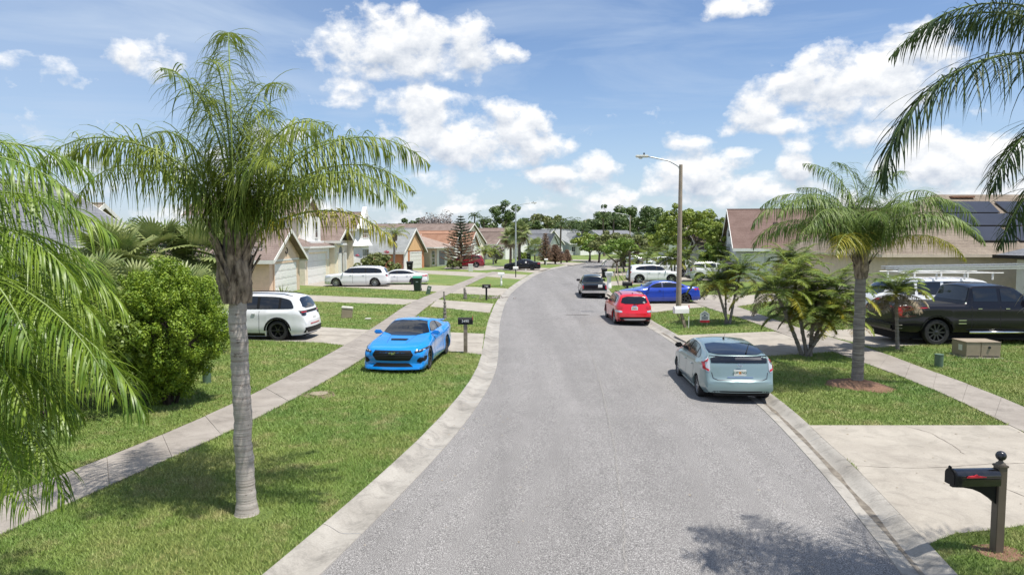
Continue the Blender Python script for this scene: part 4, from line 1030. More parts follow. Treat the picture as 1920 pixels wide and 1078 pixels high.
c.plate('B', .56, '53P VNG'); c.wiper((-.22,.868), (-.60,.955)); c.antenna(.60)
h, nr = c.hit('B', 0, .68)
mb = MB()
for rx_, ry_, oz in ((.065, .042, 0), (.024, .04, .002), (.055, .018, .012)):
    mb.tube([(0, rx_ * math.cos(t), oz + ry_ * math.sin(t)) for t in [k * math.pi / 10 for k in range(21)]], .005, n=5, cap=False)
o = mb.build('badge', M['chrome'], c.root); o.location = h + Vector((-.045, 0, -.005))
c.seams([.30, .515, .715]); c.handles([.485, .675], .565, PT['teal']); c.mirrors(.275, .69, M['black']); c.pair('F', [(.55,.46),(.9,.50),(.93,.40),(.62,.38)], M['clear_l'], 'headlight', off=.01)
c.patch('F', [(-.34,.90),(.34,.90),(.70,.70),(-.70,.70)], M['glass'], 'windshield', off=.01); c.patch('F', [(-.6,.30),(.6,.30),(.5,.16),(-.5,.16)], M['black'], 'grille', off=.008)
MB().tube([c.hit('T', .60, 0)[0] + Vector((0, 0, .03)), c.hit('T', .60, 0)[0] + Vector((-.16, 0, .17))], [.006, .003], n=5).build('roof_antenna', M['black'], c.root)

# blue coupe on the verge
CP = dict(L=4.81, W=1.915, H=1.39, wb=2.72, fo=.90, r=.345, arch=1.12, tum=.50, rim='gunmetal', spokes=10,
    top=[(0,.46),(.012,.53),(.035,.575),(.12,.63),(.24,.685),(.335,.73),(.43,.90),(.49,.975),(.56,1.0),(.64,.985),(.78,.87),(.88,.775),(.93,.765),(.975,.76),(1,.66)],
    belt=[(0,.43),(.06,.52),(.15,.585),(.33,.645),(.6,.68),(.78,.73),(.9,.745),(.97,.74),(1,.64)],
    wid=[(0,.88),(.02,.93),(.07,.975),(.18,1.0),(.3,.985),(.5,.965),(.66,.985),(.78,1.015),(.9,.985),(.965,.93),(1,.86)], low=[(0,.13),(.04,.135),(.2,.15),(.7,.16),(.95,.2),(1,.27)],
    side=[(0,.94),(.1,.99),(.3,1.0),(.55,.975),(.8,.985),(.93,.96),(1,.90)], bow=(.20, .09), nose=[(0,.05),(.15,.06),(.35,.0),(.6,.02),(.8,.0),(1,-.06)])
c = Car('coupe', 'bright blue sports coupe parked on the grass verge facing the camera', 'car', (800, 691), (831.5, 664.5), 'L', CP, PT['blue'], (1.0, 1.02, 1.0))
c.patch('F', [(-.765,.735),(-.575,.945),(-.3,.97),(.3,.97),(.575,.945),(.765,.735),(.40,.70),(-.40,.70)], M['glass'], 'windshield', off=.008, rnd=0)
c.windows([(.375,.735),(.44,.86),(.50,.925),(.58,.93),(.66,.88),(.705,.80),(.70,.755)], [.60], trim=M['black'])
c.patch('F', [(-.56,.50),(.56,.50),(.635,.405),(.52,.285),(-.52,.285),(-.635,.405)], M['black'], 'grille', off=.008, rnd=0)
g0_ = c.root.children[-1]
for z_ in (.335, .37, .405, .44, .47): c.patch('F', [(-.56,z_),(.56,z_),(.56,z_+.010),(-.56,z_+.010)], M['gunmetal'], 'grille_bar', off=.014, rnd=0, parent=c.root.children[-1] if False else None)
c.patch('F', [(-.50,.235),(.50,.235),(.63,.155),(-.63,.155)], M['black'], 'lower_grille', off=.008, rnd=0)
c.pair('F', [(-.97,.375),(-.80,.345),(-.72,.27),(-.84,.235),(-.97,.27)], M['black'], 'air_intake', off=.01)
c.pair('F', [(-.985,.545),(-.85,.515),(-.66,.485),(-.68,.45),(-.85,.455),(-.985,.50)], M['black_g'], 'headlight', off=.012)
for sg in (-1, 1):
    for k in range(3): c.patch('F', [(sg*(.70+.085*k),.488+.008*k),(sg*(.755+.085*k),.495+.008*k),(sg*(.76+.085*k),.478+.008*k),(sg*(.705+.085*k),.472+.008*k)], M['clear_l'], 'headlight_lens', off=.02, rnd=0)
c.patch('F', [(-.95,.135),(.95,.135),(.93,.108),(-.93,.108)], PT['blue'], 'front_splitter', off=.03, rnd=0)
c.patch('T', [(.155,-.24),(.155,.24),(.195,.29),(.195,-.29)], M['black'], 'hood_vent', off=.012, rnd=0)
for sg in (-1, 1): c.patch('T', [(.10,sg*.30),(.10,sg*.31),(.32,sg*.43),(.32,sg*.42)], M['navy'], 'hood_crease', off=.002, rnd=0)
# galloping emblem
def pony(r, loc, ry=0):
    P = [(-.12,.02),(-.06,.05),(-.01,.035),(.04,.04),(.07,.06),(.095,.045),(.12,.035),(.085,.02),(.06,.0),(.09,-.03),(.05,-.015),(.02,-.01),(.0,-.045),(-.02,-.01),(-.05,.01),(-.08,.0),(-.10,-.03),(-.085,.015)]
    mb = MB(); mb.prism([(a, b) for a, b in P], 'x', -.004, .004); o = mb.build('badge', M['chrome'], r); o.location = loc; return o
h, nr = c.hit('F', 0, .435); pony(c.root, h + Vector((.03, 0, 0)))
c.seams([.345, .625]); c.handles([.585], .60, PT['blue']); c.mirrors(.375, .70, PT['blue'], (.14, .24, .13))
c.pair('B', [(-.9,.68),(-.55,.68),(-.55,.58),(-.9,.58)], M['red_l'], 'taillight', off=.01); c.patch('B', [(-.5,.93),(.5,.93),(.62,.80),(-.62,.80)], M['glass'], 'rear_window', off=.008)
mb = MB(); mb.bbox(c.X(.955), 0, c.H * .805, .20, 1.34, .03, .012)
for sg in (-1, 1): mb.bbox(c.X(.955), sg * .5, c.H * .78, .10, .03, .06, .008)
mb.build('rear_spoiler', PT['blue'], c.root, smooth=60); c.antenna(.70, PT['blue'])

def suv(label, a, b, near, body, scale, name='suv', spec=SUV, dlo=D_SUV, cuts=(.44, .645, .80), rim=None, cladding=False, heading=None, at='rear', cat='car', tail='red_l', rails='black', rz=(.36, .88), spokes=5, z=.1, plate=True, side_mirror=None, hm=None, handle_z=.575):
    sp = dict(spec); sp['rim'] = rim or sp.get('rim', 'silver'); sp['spokes'] = spokes
    c = Car(name, label, cat, a, b, near, sp, body, scale, heading=heading, at=at, z=z)
    c.windows(dlo, list(cuts), trim=M['black'] if cladding != 'n' else None)
    c.patch('B', [(-.60,.90),(.60,.90),(.74,.68),(-.74,.68)], M['glass'], 'rear_window', off=.012)
    c.patch('F', [(-.50,.93),(.50,.93),(.74,.69),(-.74,.69)], M['glass'], 'windshield', off=.01)
    c.pair('B', [(-.89,.62),(-.62,.60),(-.62,.54),(-.89,.52)], M[tail], 'taillight', off=.012)
    c.pair('F', [(-.95,.54),(-.62,.53),(-.62,.48),(-.95,.46)], M['clear_l'], 'headlight', off=.012)
    c.patch('F', [(-.5,.52),(.5,.52),(.45,.34),(-.45,.34)], M['black'], 'grille', off=.01)
    c.seams([.27, .45, .655]); c.handles([.42, .615], handle_z, hm or body); c.mirrors(.30, .66, side_mirror or body)
    if rails: c.rails(*rz, .60, M[rails])
    if cladding:
        c.patch('B', [(-.86,.285),(.86,.285),(.86,.17),(-.86,.17)], M['black'], 'bumper_valance', off=.01, rnd=0)
        ra = c.r * 1.17
        for v in 'LR':
            for xw in (c.wb / 2, -c.wb / 2):
                P = []; uc = (c.xf - xw) / c.L
                for k in range(13): t = math.pi * k / 12; P.append((uc + (ra + .085) * math.cos(t) / c.L, (c.r + (ra + .085) * math.sin(t) * .98) / c.H))
                for k in range(12, -1, -1): t = math.pi * k / 12; P.append((uc + (ra + .004) * math.cos(t) / c.L, (c.r + (ra + .010) * math.sin(t) * .98) / c.H))
                c.patch(v, P, M['black'], 'wheel_arch_trim', off=.008, rnd=0)
            u0, u1 = (c.xf - c.wb / 2 + ra) / c.L + .01, (c.xf + c.wb / 2 - ra) / c.L - .01; zz = c.low(.5) / c.H
            c.patch(v, [(u0, zz + .07), (u1, zz + .07), (u1, zz + .01), (u0, zz + .01)], M['black'], 'sill_trim', off=.006, rnd=0)
    if plate: c.plate('B', .46)
    return c
PT['night'].node_tree.nodes['Principled BSDF'].inputs['Specular IOR Level'].default_value = .25; PT['night'].node_tree.nodes['Principled BSDF'].inputs['Coat Weight'].default_value = .45
W_ = R(180)
c = suv('white SUV with black wheels on the left driveway behind the tall palm', (523, 638), None, 'L', PT['white'], (1.14, 1.0, 1.06), cladding=True, heading=R(176), rim='rim_blk', spokes=6, side_mirror=M['black'], tail='black_g')
c.pair('B', [(-.86,.615),(-.55,.615),(-.55,.595),(-.86,.595)], M['red_l'], 'taillight', off=.02, rnd=0)
c.patch('B', [(-.88,.635),(.88,.635),(.88,.585),(-.88,.585)], M['black'], 'tail_lamp_bar', off=.010, rnd=0); c.patch('B', [(-.5,.36),(.5,.36),(.5,.34),(-.5,.34)], M['red_l'], 'reflector', off=.014, rnd=0)
c = suv('white SUV on the driveway of the two-storey cream house', (703, 537.4), None, 'L', PT['white'], (1.12, 1.0, .98), cladding=False, heading=R(181), rim='silver', spokes=10, tail='black_g', rails='alu')
c.pair('B', [(-.89,.56),(-.62,.575),(-.62,.53),(-.89,.50)], M['red_l'], 'taillight', off=.016)
# white saloon beyond it
c = Car('sedan', 'white sedan with dark windows behind the green-lidded bin', 'car', (775.6, 534), None, 'L', dict(SEDAN), PT['white'], (1.12, 1.0, .93), heading=R(182))
c.windows(D_SEDAN, [.505, .70], trim=M['black']); c.patch('B', [(-.55,.93),(.55,.93),(.66,.77),(-.66,.77)], M['glass'], 'rear_window', off=.01); c.pair('B', [(-.95,.66),(-.5,.65),(-.5,.58),(-.95,.56)], M['red_l'], 'taillight', off=.01)
c.patch('B', [(-.7,.25),(.7,.25),(.7,.18),(-.7,.18)], M['black'], 'bumper_valance', off=.01); c.patch('F', [(-.5,.92),(.5,.92),(.72,.73),(-.72,.73)], M['glass'], 'windshield', off=.01)
c.both([(.935,.64),(.985,.65),(.985,.60),(.95,.59)], M['red_l'], 'taillight', off=.01); c.seams([.30, .51, .72]); c.handles([.47, .67], .60, PT['white']); c.mirrors(.335, .70, PT['white'])
# maroon minivan
MV = dict(SUV); MV.update(L=5.1, H=1.75, wb=3.05, r=.34, top=[(0,.42),(.015,.50),(.06,.55),(.14,.60),(.2,.66),(.3,.86),(.38,.96),(.5,1.0),(.75,.99),(.9,.955),(.935,.88),(.96,.70),(.985,.5),(1,.42)], belt=[(0,.40),(.1,.52),(.22,.58),(.6,.605),(.9,.63),(.97,.56),(1,.40)])
c = suv('dark red minivan parked beside the tan hip-roofed house', (893, 502), None, 'L', PT['maroon'], (1.04, 1.0, 1.04), name='minivan', spec=MV, dlo=[(.235,.64),(.31,.83),(.38,.91),(.52,.94),(.80,.92),(.885,.85),(.90,.66)], cuts=(.42, .66), rim='silver', heading=R(180), cladding='n', rails='alu', hm=PT['maroon'])
# black saloon by the first bend
c = Car('sedan', 'black sedan parked across the far left driveway by the street lamp', 'car', (998, 507), None, 'L', dict(SEDAN), PT['night'], (.98, 1.0, 1.0), heading=R(178))
c.windows(D_SEDAN, [.505, .70]); c.pair('B', [(-.95,.66),(-.5,.65),(-.5,.58),(-.95,.56)], M['red_l'], 'taillight', off=.01); c.patch('F', [(-.5,.92),(.5,.92),(.72,.73),(-.72,.73)], M['glass'], 'windshield', off=.01); c.handles([.47, .67], .60, M['chrome']); c.mirrors(.335, .70, PT['night'])
# red compact SUV
c = suv('bright red compact SUV parked on the right side of the road', (1155, 607.5), None, 'L', PT['red'], (1.05, 1.0, .95), spec=COMPACT, dlo=[(.285,.665),(.36,.85),(.43,.92),(.58,.945),(.78,.93),(.87,.87),(.88,.70)], cuts=(.47, .69), rim='silver', heading=R(90.5), cladding=True, z=0, tail='red_l', rz=(.40, .86), side_mirror=M['black'], plate=False)
c.plate('B', .545, 'JRL 62'); c.pair('B', [(-.97,.50),(-.66,.47),(-.66,.42),(-.97,.42)], M['clear_l'], 'taillight', off=.018); c.patch('B', [(-.62,.235),(.62,.235),(.52,.185),(-.52,.185)], M['silver'], 'skid_plate', off=.03); c.antenna(.84)
c.wiper((.05,.66), (-.35,.70)); c.patch('B', [(-.14,.625),(.14,.625),(.10,.60),(-.10,.60)], M['chrome'], 'badge', off=.015, rnd=0)
o = MB().lathe([(.055, 0), (.05, .004), (.001, .004)], 16, axis='y').build('window_sticker', M['white'], c.root); h, nr = c.hit('B', -.52, .715); o.location = h + Vector((-.014, 0, 0)); o.rotation_euler = (0, 0, R(90))
# blue saloon
SD2 = dict(SEDAN); SD2.update(L=4.5, W=1.8, wb=2.70, H=1.45, fo=.88)
c = Car('sedan', 'royal blue sedan on the right driveway behind the red SUV and lamp post', 'car', (1284, 569), None, 'L', SD2, PT['navy'], (1.12, 1.0, .98), heading=R(185))
c.windows(D_SEDAN, [.505, .70], trim=M['navy']); c.patch('F', [(-.5,.92),(.5,.92),(.72,.73),(-.72,.73)], M['glass'], 'windshield', off=.01); c.pair('B', [(-.95,.68),(-.5,.67),(-.5,.60),(-.95,.58)], M['red_l'], 'taillight', off=.01); c.seams([.30, .51, .72]); c.handles([.47, .67], .60, PT['navy']); c.mirrors(.335, .70, PT['navy'])
# white SUVs on the right driveways
c = suv('white SUV facing right with dark wheel arches, nearest the small V-shaped tree', (1198.5, 531), None, 'R', PT['white'], (1.16, 1.0, 1.06), spec=COMPACT, dlo=[(.285,.665),(.36,.85),(.43,.92),(.58,.945),(.78,.90),(.87,.80),(.86,.70)], cuts=(.47, .69), rim='silver', heading=R(3), cladding=True, rails=None)
BX = dict(COMPACT); BX.update(top=[(0,.50),(.015,.57),(.06,.62),(.2,.66),(.25,.70),(.33,.88),(.40,.965),(.55,1.0),(.8,.99),(.93,.965),(.955,.90),(.97,.70),(.985,.5),(1,.40)])
c = suv('white boxy SUV with tall red rear lamp, between the lamp post and the pale garage', (1311, 527), None, 'R', PT['white2'], (1.14, 1.0, 1.12), spec=BX, dlo=[(.27,.68),(.34,.86),(.42,.92),(.60,.94),(.86,.92),(.91,.85),(.88,.70)], cuts=(.45, .68), rim='silver', heading=R(2), rails='alu', cladding='n')
c.both([(.955,.84),(.975,.84),(.985,.62),(.955,.60)], M['red_l'], 'taillight', off=.012)
c = suv('white SUV facing the road, half hidden between two other white cars', (1284, 520), None, 'L', PT['white2'], (1.1, 1.0, 1.1), rim='silver', heading=R(180), cladding='n')
c = suv('white car furthest up the right side, its nose toward the road', (1255, 503), None, 'L', PT['white2'], (.95, 1.0, .92), rim='silver', heading=R(180), cladding='n', rails=None)
c = suv('dark pickup-height SUV parked against the far garage under the bright green tree', (1312, 500), None, 'L', PT['night'], (.7, 1.0, 1.0), rim='silver', heading=R(100), cladding='n')
c = Car('sedan', 'small grey sedan far up the right side beside the wide tree', 'car', (1196, 494.5), None, 'L', dict(SEDAN), M['silver'], (.8, 1.0, .95), heading=R(178)); c.windows(D_SEDAN, [.505, .70]); c.pair('B', [(-.95,.66),(-.5,.65),(-.5,.58),(-.95,.56)], M['red_l'], 'taillight', off=.01)
# pickups
PK = dict(L=5.0, W=1.76, H=1.70, wb=3.1, fo=.80, r=.36, arch=1.18, tum=.30, rim='silver', spokes=5, top=[(0,.50),(.012,.57),(.05,.61),(.24,.645),(.28,.68),(.36,.88),(.42,.97),(.5,1.0),(.60,.98),(.635,.93),(.665,.665),(.68,.655),(.97,.655),(.995,.64),(1,.60)],
    belt=[(0,.47),(.1,.56),(.28,.63),(.66,.64),(.9,.645),(1,.58)], wid=[(0,.84),(.03,.93),(.10,.98),(.25,1),(.7,1),(.95,1.0),(1,.985)], low=[(0,.30),(.1,.3),(.9,.32),(1,.42)], bow=(.1, .015), tail=[(0,0),(1,0)])
def pickup(label, a, near, body, scale, spec, heading, z, at='rear', rim='silver', bumper='chrome', spokes=5):
    sp = dict(spec); sp['rim'] = rim; sp['spokes'] = spokes
    c = Car('pickup_truck', label, 'pickup truck', a, None, near, sp, body, scale, heading=heading, z=z, at=at)
    c.patch('T', [(.672,-.84),(.672,.84),(.975,.86),(.975,-.86)], M['dark'], 'truck_bed', off=.006, rnd=0)
    return c
c = pickup('old dark green pickup truck on the road ahead of the red SUV', (1093, 558), 'L', PT['dark_green'], (1.0, .98, .93), PK, R(88), 0)
c.windows([(.315,.68),(.38,.86),(.43,.92),(.58,.92),(.625,.86),(.63,.69)], [.47, .56]); c.patch('B', [(-.66,.91),(.66,.91),(.76,.71),(-.76,.71)], M['glass'], 'rear_window', off=.012)
c.pair('B', [(-.99,.60),(-.86,.60),(-.86,.44),(-.99,.44)], M['red_l'], 'taillight', off=.012); c.patch('B', [(-.84,.615),(.84,.615),(.84,.42),(-.84,.42)], PT['night'], 'tailgate', off=.008, rnd=0)
mb = MB(); mb.bbox(c.X(1.015), 0, .50, .16, c.W * 1.0, .17, .04); mb.build('rear_bumper', M['chrome'], c.root, smooth=60)
c.patch('B', [(-.62,.62),(-.28,.62),(-.28,.50),(-.62,.50)], M['offwhite'], 'tailgate_sticker', off=.016, rnd=0); c.mirrors(.34, .68, M['black'], (.12, .26, .16))
BT = dict(PK); BT.update(tum=.22, wid=[(0,.90),(.03,.965),(.08,.99),(.25,1),(.7,1),(.97,1.0),(1,.99)], L=6.35, W=2.08, H=2.03, wb=4.0, fo=.98, r=.43, arch=1.22, top=[(0,.52),(.01,.60),(.04,.64),(.22,.665),(.26,.69),(.33,.88),(.38,.97),(.46,1.0),(.58,.99),(.608,.95),(.622,.72),(.635,.68),(.97,.68),(.995,.665),(1,.62)], belt=[(0,.50),(.1,.58),(.26,.645),(.66,.655),(.9,.655),(1,.60)], low=[(0,.42),(.1,.44),(.9,.46),(1,.52)])
c = pickup('large black crew-cab pickup truck on the right driveway', (1752, 646.5), 'R', PT['night'], (1.15, 1.1, 1.14), BT, R(1), .1, rim='gunmetal', spokes=10)
c.windows([(.29,.70),(.335,.85),(.375,.93),(.58,.94),(.592,.93),(.595,.705)], [.335, .455], rnd=0); c.patch('B', [(-.70,.94),(.70,.94),(.80,.72),(-.80,.72)], M['glass'], 'rear_window', off=.012, rnd=0)
c.both([(.968,.63),(.998,.63),(.998,.49),(.972,.49)], M['red_l'], 'taillight', off=.014, rnd=0); c.pair('B', [(-1.0,.64),(-.88,.64),(-.88,.47),(-1.0,.47)], M['red_l'], 'taillight', off=.014)
for v in 'LR':
    ra = c.r * 1.22
    for xw in (c.wb / 2, -c.wb / 2):
        P = []; uc = (c.xf - xw) / c.L
        for k in range(13): t = math.pi * k / 12; P.append((uc + (ra + .07) * math.cos(t) / c.L, (c.r + (ra + .07) * math.sin(t) * .98) / c.H))
        for k in range(12, -1, -1): t = math.pi * k / 12; P.append((uc + (ra + .006) * math.cos(t) / c.L, (c.r + (ra + .006) * math.sin(t) * .98) / c.H))
        c.patch(v, P, M['black'], 'wheel_arch_trim', off=.02, rnd=0)
c.seams([.275, .455, .605]); c.handles([.42, .565], .60, M['chrome']); c.mirrors(.30, .70, PT['night'], (.16, .3, .24))
mb = MB(); mb.bbox(c.X(1.012), 0, .70, .2, c.W * .97, .24, .05); o = mb.build('rear_bumper', PT['night'], c.root, smooth=60)
for sg in (-1, 1):
    mb = MB(); mb.tube([(c.X(.285), sg * (c.W/2 + .02), .50), (c.X(.62), sg * (c.W/2 + .02), .50)], .05, n=8); mb.build('side_step', M['chrome'], c.root, smooth='all')
    mb = MB(); [mb.bbox(c.X(.655), sg * (c.W/2 + .004), z_ * c.H, .30, .012, .03, .004) for z_ in (.36, .41)]; mb.build('fender_trim', M['chrome'], c.root)
    mb = MB(); [mb.bbox(c.X(.985), sg * (c.W/2 + .002), z_, .22, .014, .03, .004) for z_ in (.66, .78)]; mb.build('bumper_trim', M['chrome'], c.root)
# white van with ladders
VN = dict(SUV); VN.update(L=5.7, W=2.05, H=2.0, wb=3.3, fo=1.0, r=.38, tum=.20, top=[(0,.46),(.012,.53),(.05,.57),(.16,.61),(.2,.66),(.28,.88),(.34,.97),(.45,1.0),(.76,.99),(.84,.95),(.88,.90),(.93,.76),(.965,.66),(.99,.55),(1,.42)], belt=[(0,.44),(.1,.54),(.22,.60),(.6,.62),(.93,.63),(.98,.58),(1,.40)])
c = suv('white work van beside the black truck, carrying ladders on a roof rack', (1712, 618), None, 'R', PT['white'], (1.30, 1.0, 1.16), name='van', cat='van', spec=VN, dlo=[(.235,.655),(.30,.85),(.36,.92),(.60,.93),(.80,.90),(.85,.84),(.87,.66)], cuts=(.40, .585, .745), rim='silver', heading=R(1), rails=None, cladding='n', hm=M['black'])
c.pair('B', [(-.98,.52),(-.86,.52),(-.86,.44),(-.98,.44)], M['amber'], 'indicator', off=.02); vroot, vH, vX, vW = c.root, c.H, c.X, c.W
rk = MB()
for u in (.28, .45, .62, .79):
    rk.bbox(vX(u), 0, vH + .20, .06, vW * .86, .05, .01)
    for sg in (-1, 1): rk.bbox(vX(u), sg * vW * .40, vH + .06, .07, .06, .34, .01)
for sg in (-1, 1): rk.tube([(vX(.22), sg * vW * .42, vH + .2), (vX(.84), sg * vW * .42, vH + .2)], .022, n=6)
rk.build('roof_rack', M['white'], vroot)
bl = vroot.location
for k, (y0, x0, x1, z0, z1, lb) in enumerate(((-.52, -.02, .84, .36, .25, 'long silver extension ladder nearest the camera on the van roof rack'), (.12, .02, .87, .42, .30, 'second silver ladder lying further in on the van roof rack'))):
    t = thing('ladder', lb, 'ladder', (bl.x + vX(x1), bl.y + y0, bl.z + vH + z1), 0, 'ladders on the van'); Lx = vX(x0) - vX(x1)
    for lay in range(2):
        for yy in (-.2, .2):
            mb = MB(); mb.bbox(Lx / 2, yy, .05 + lay * .10, Lx, .03, .05, .006); mb.build('rail', M['alu'], t)
    mb = MB()
    for i in range(int(Lx / .3)): mb.tube([(.15 + i * .3, -.2, .05), (.15 + i * .3, .2, .05)], .016, n=6); mb.tube([(.28 + i * .3, -.2, .15), (.28 + i * .3, .2, .15)], .016, n=6)
    mb.build('rungs', M['gunmetal'], t); t.rotation_euler = (0, -math.atan2(z0 - z1, Lx), 0)
# ------------------------------------------------------------------ houses
def PY(px, py, Y):
    """x and z of the point seen at a pixel on the plane y = Y"""
    u, v = (px - 960) / FPX, (539 - py) / FPX
    d = Vector((u, math.cos(PITCH) + v * math.sin(PITCH), -math.sin(PITCH) + v * math.cos(PITCH))); k = Y / d.y
    return d.x * k, CAM_H + d.z * k
class House:
    """local frame: front wall on x = 0 facing +x (street), y along the street, depth towards -x"""
    def __init__(s, name, label, x, y, rz=0, cat='house'): s.r = thing(name, label, cat, (x, y, .1), rz)
    def part(s, mb, name, m, smooth=False, parent=None, label=None):
        o = mb.build(name, m, parent or s.r, smooth=smooth)
        if label: o['label'] = label
        return o
    def walls(s, x0, x1, y0, y1, z0, z1, m, gables=None, name='wall'):
        """gables: ('x', ridge_z) ridge runs along x, gable on the x ends;  ('y', ridge_z) the other way"""
        mb = MB()
        if not gables: mb.box(x0, x1, y0, y1, z0, z1)
        elif gables[0] == 'x': mb.prism([(y0, z0), (y1, z0), (y1, z1), ((y0 + y1) / 2, gables[1]), (y0, z1)], 'x', x0, x1)
        else: mb.prism([(x0, z0), (x1, z0), (x1, z1), ((x0 + x1) / 2, gables[1]), (x0, z1)], 'y', y0, y1)
        return s.part(mb, name, m)
    def gable(s, x0, x1, y0, y1, ze, zr, m, axis='x', over=.4, th=.13, fascia='offwhite', gov=.35):
        """pitched roof; axis = direction of the ridge"""
        if axis == 'x': a0, a1, b0, b1 = x0 - gov, x1 + gov, y0, y1
        else: a0, a1, b0, b1 = y0 - gov, y1 + gov, x0, x1
        mid = (b0 + b1) / 2; sl = (zr - ze) / (mid - b0); zo = ze - over * sl; up = th * math.sqrt(1 + sl * sl)
        mb = MB()
        for (e, sg) in ((b0 - over, 1), (b1 + over, -1)):
            P = [(e, zo + .02), (mid, zr + .02), (mid, zr + up), (e, zo + up)]; P = P if sg > 0 else P[::-1]
            mb.prism(P, axis if axis == 'x' else 'y', a0, a1)
        mb.tube([(a0 if axis == 'x' else mid, mid if axis == 'x' else a0, zr + up), (a1 if axis == 'x' else mid, mid if axis == 'x' else a1, zr + up)], .07, n=6)
        o = s.part(mb, 'roof', m); f = MB()
        for q, sg in ((a1, 1), (a0, -1)):
            for (e, g_) in ((b0 - over, 1), (b1 + over, -1)):
                P = [(e, zo - .10), (mid, zr - .10), (mid, zr + up + .02), (e, zo + up + .02)]; P = P if g_ > 0 else P[::-1]
                f.prism(P, axis if axis == 'x' else 'y', q if sg > 0 else q - .045, q + .045 if sg > 0 else q)
        for e, sg in ((b0 - over, -1), (b1 + over, 1)):
            if axis == 'x': f.box(a0, a1, min(e, e + sg * .04), max(e, e + sg * .04), zo - .12, zo + up - .01)
            else: f.box(min(e, e + sg * .04), max(e, e + sg * .04), a0, a1, zo - .12, zo + up - .01)
        s.part(f, 'fascia', M[fascia], parent=o); return o
    def hip(s, x0, x1, y0, y1, ze, zr, m, over=.45, fascia='offwhite'):
        x0 -= over; x1 += over; y0 -= over; y1 += over; dx, dy = x1 - x0, y1 - y0; mb = MB(); ze -= .1
        if dx > dy: a, b = (x0 + dy / 2, (y0 + y1) / 2, zr), (x1 - dy / 2, (y0 + y1) / 2, zr)
        else: a, b = ((x0 + x1) / 2, y0 + dx / 2, zr), ((x0 + x1) / 2, y1 - dx / 2, zr)
        v = [(x0, y0, ze), (x1, y0, ze), (x1, y1, ze), (x0, y1, ze), a, b]
        f = [(0, 1, 5, 4), (1, 2, 5), (2, 3, 4, 5), (3, 0, 4)] if dx > dy else [(0, 1, 4), (1, 2, 5, 4), (2, 3, 5), (3, 0, 4, 5)]
        mb.add(v, f + [(3, 2, 1, 0)]); o = s.part(mb, 'roof', m); q = MB()
        for (p0, p1, nx, ny) in ((v[0], v[1], 0, -1), (v[1], v[2], 1, 0), (v[2], v[3], 0, 1), (v[3], v[0], -1, 0)):
            if nx == 0: q.box(min(p0[0], p1[0]), max(p0[0], p1[0]), min(p0[1], p0[1] + ny * .04), max(p0[1], p0[1] + ny * .04), ze - .14, ze + .03)
            else: q.box(min(p0[0], p0[0] + nx * .04), max(p0[0], p0[0] + nx * .04), min(p0[1], p1[1]) - .04, max(p0[1], p1[1]) + .04, ze - .14, ze + .03)
        s.part(q, 'fascia', M[fascia], parent=o); return o
    def garage(s, x, y0, y1, z1, face='x', m=None, rows=4, cols=4, trim='offwhite', frame=True):
        m = m or M['door_w']; mb = MB(); W = y1 - y0; H = z1
        def bx(b, a0, a1, z0, z1_, d0, d1):
            if face == 'x': b.box(x + d0, x + d1, y0 + a0, y0 + a1, z0, z1_)
            else: b.box(y0 + a0, y0 + a1, x - d1, x - d0, z0, z1_)
        for r_ in range(rows):
            z0_, z1_ = H * r_ / rows + .012, H * (r_ + 1) / rows - .012; bx(mb, 0, W, z0_, z1_, .01, .035)
            for c_ in range(cols): a = W * (c_ + .12) / cols; b = W * (c_ + .88) / cols; bx(mb, a, b, z0_ + .09, z1_ - .09, .035, .045)
        o = s.part(mb, 'garage_door', m)
        if frame:
            f = MB(); bx(f, -.14, 0, 0, H + .14, .006, .07); bx(f, W, W + .14, 0, H + .14, .006, .07); bx(f, 0, W, H, H + .14, .006, .07); s.part(f, 'door_frame', M[trim], parent=o)
        return o
    def window(s, x, y0, y1, z0, z1, face='x', nx=2, nz=2, trim='white', sg=1):
        def bx(b, a0, a1, z0_, z1_, d0, d1):
            if face == 'x': b.box(min(x + sg*d0, x + sg*d1), max(x + sg*d0, x + sg*d1), a0, a1, z0_, z1_)
            else: b.box(a0, a1, x - d1, x - d0, z0_, z1_)
        g_ = MB(); bx(g_, y0, y1, z0, z1, .004, .02); o = s.part(g_, 'window', M['glass']); f = MB(); w_ = .07
        bx(f, y0 - w_, y1 + w_, z1, z1 + w_, .004, .06); bx(f, y0 - w_, y1 + w_, z0 - w_ * 1.4, z0, .004, .08); bx(f, y0 - w_, y0, z0, z1, .004, .06); bx(f, y1, y1 + w_, z0, z1, .004, .06)
        for i in range(1, nx): a = y0 + (y1 - y0) * i / nx; bx(f, a - .02, a + .02, z0, z1, .02, .045)
        for i in range(1, nz): a = z0 + (z1 - z0) * i / nz; bx(f, y0, y1, a - .02, a + .02, .02, .04)
        s.part(f, 'window_frame', M[trim], parent=o); return o
    def panels(s, y0, y1, x0, zf, cells, w_, h_, axis='x', flip=1):
        pass
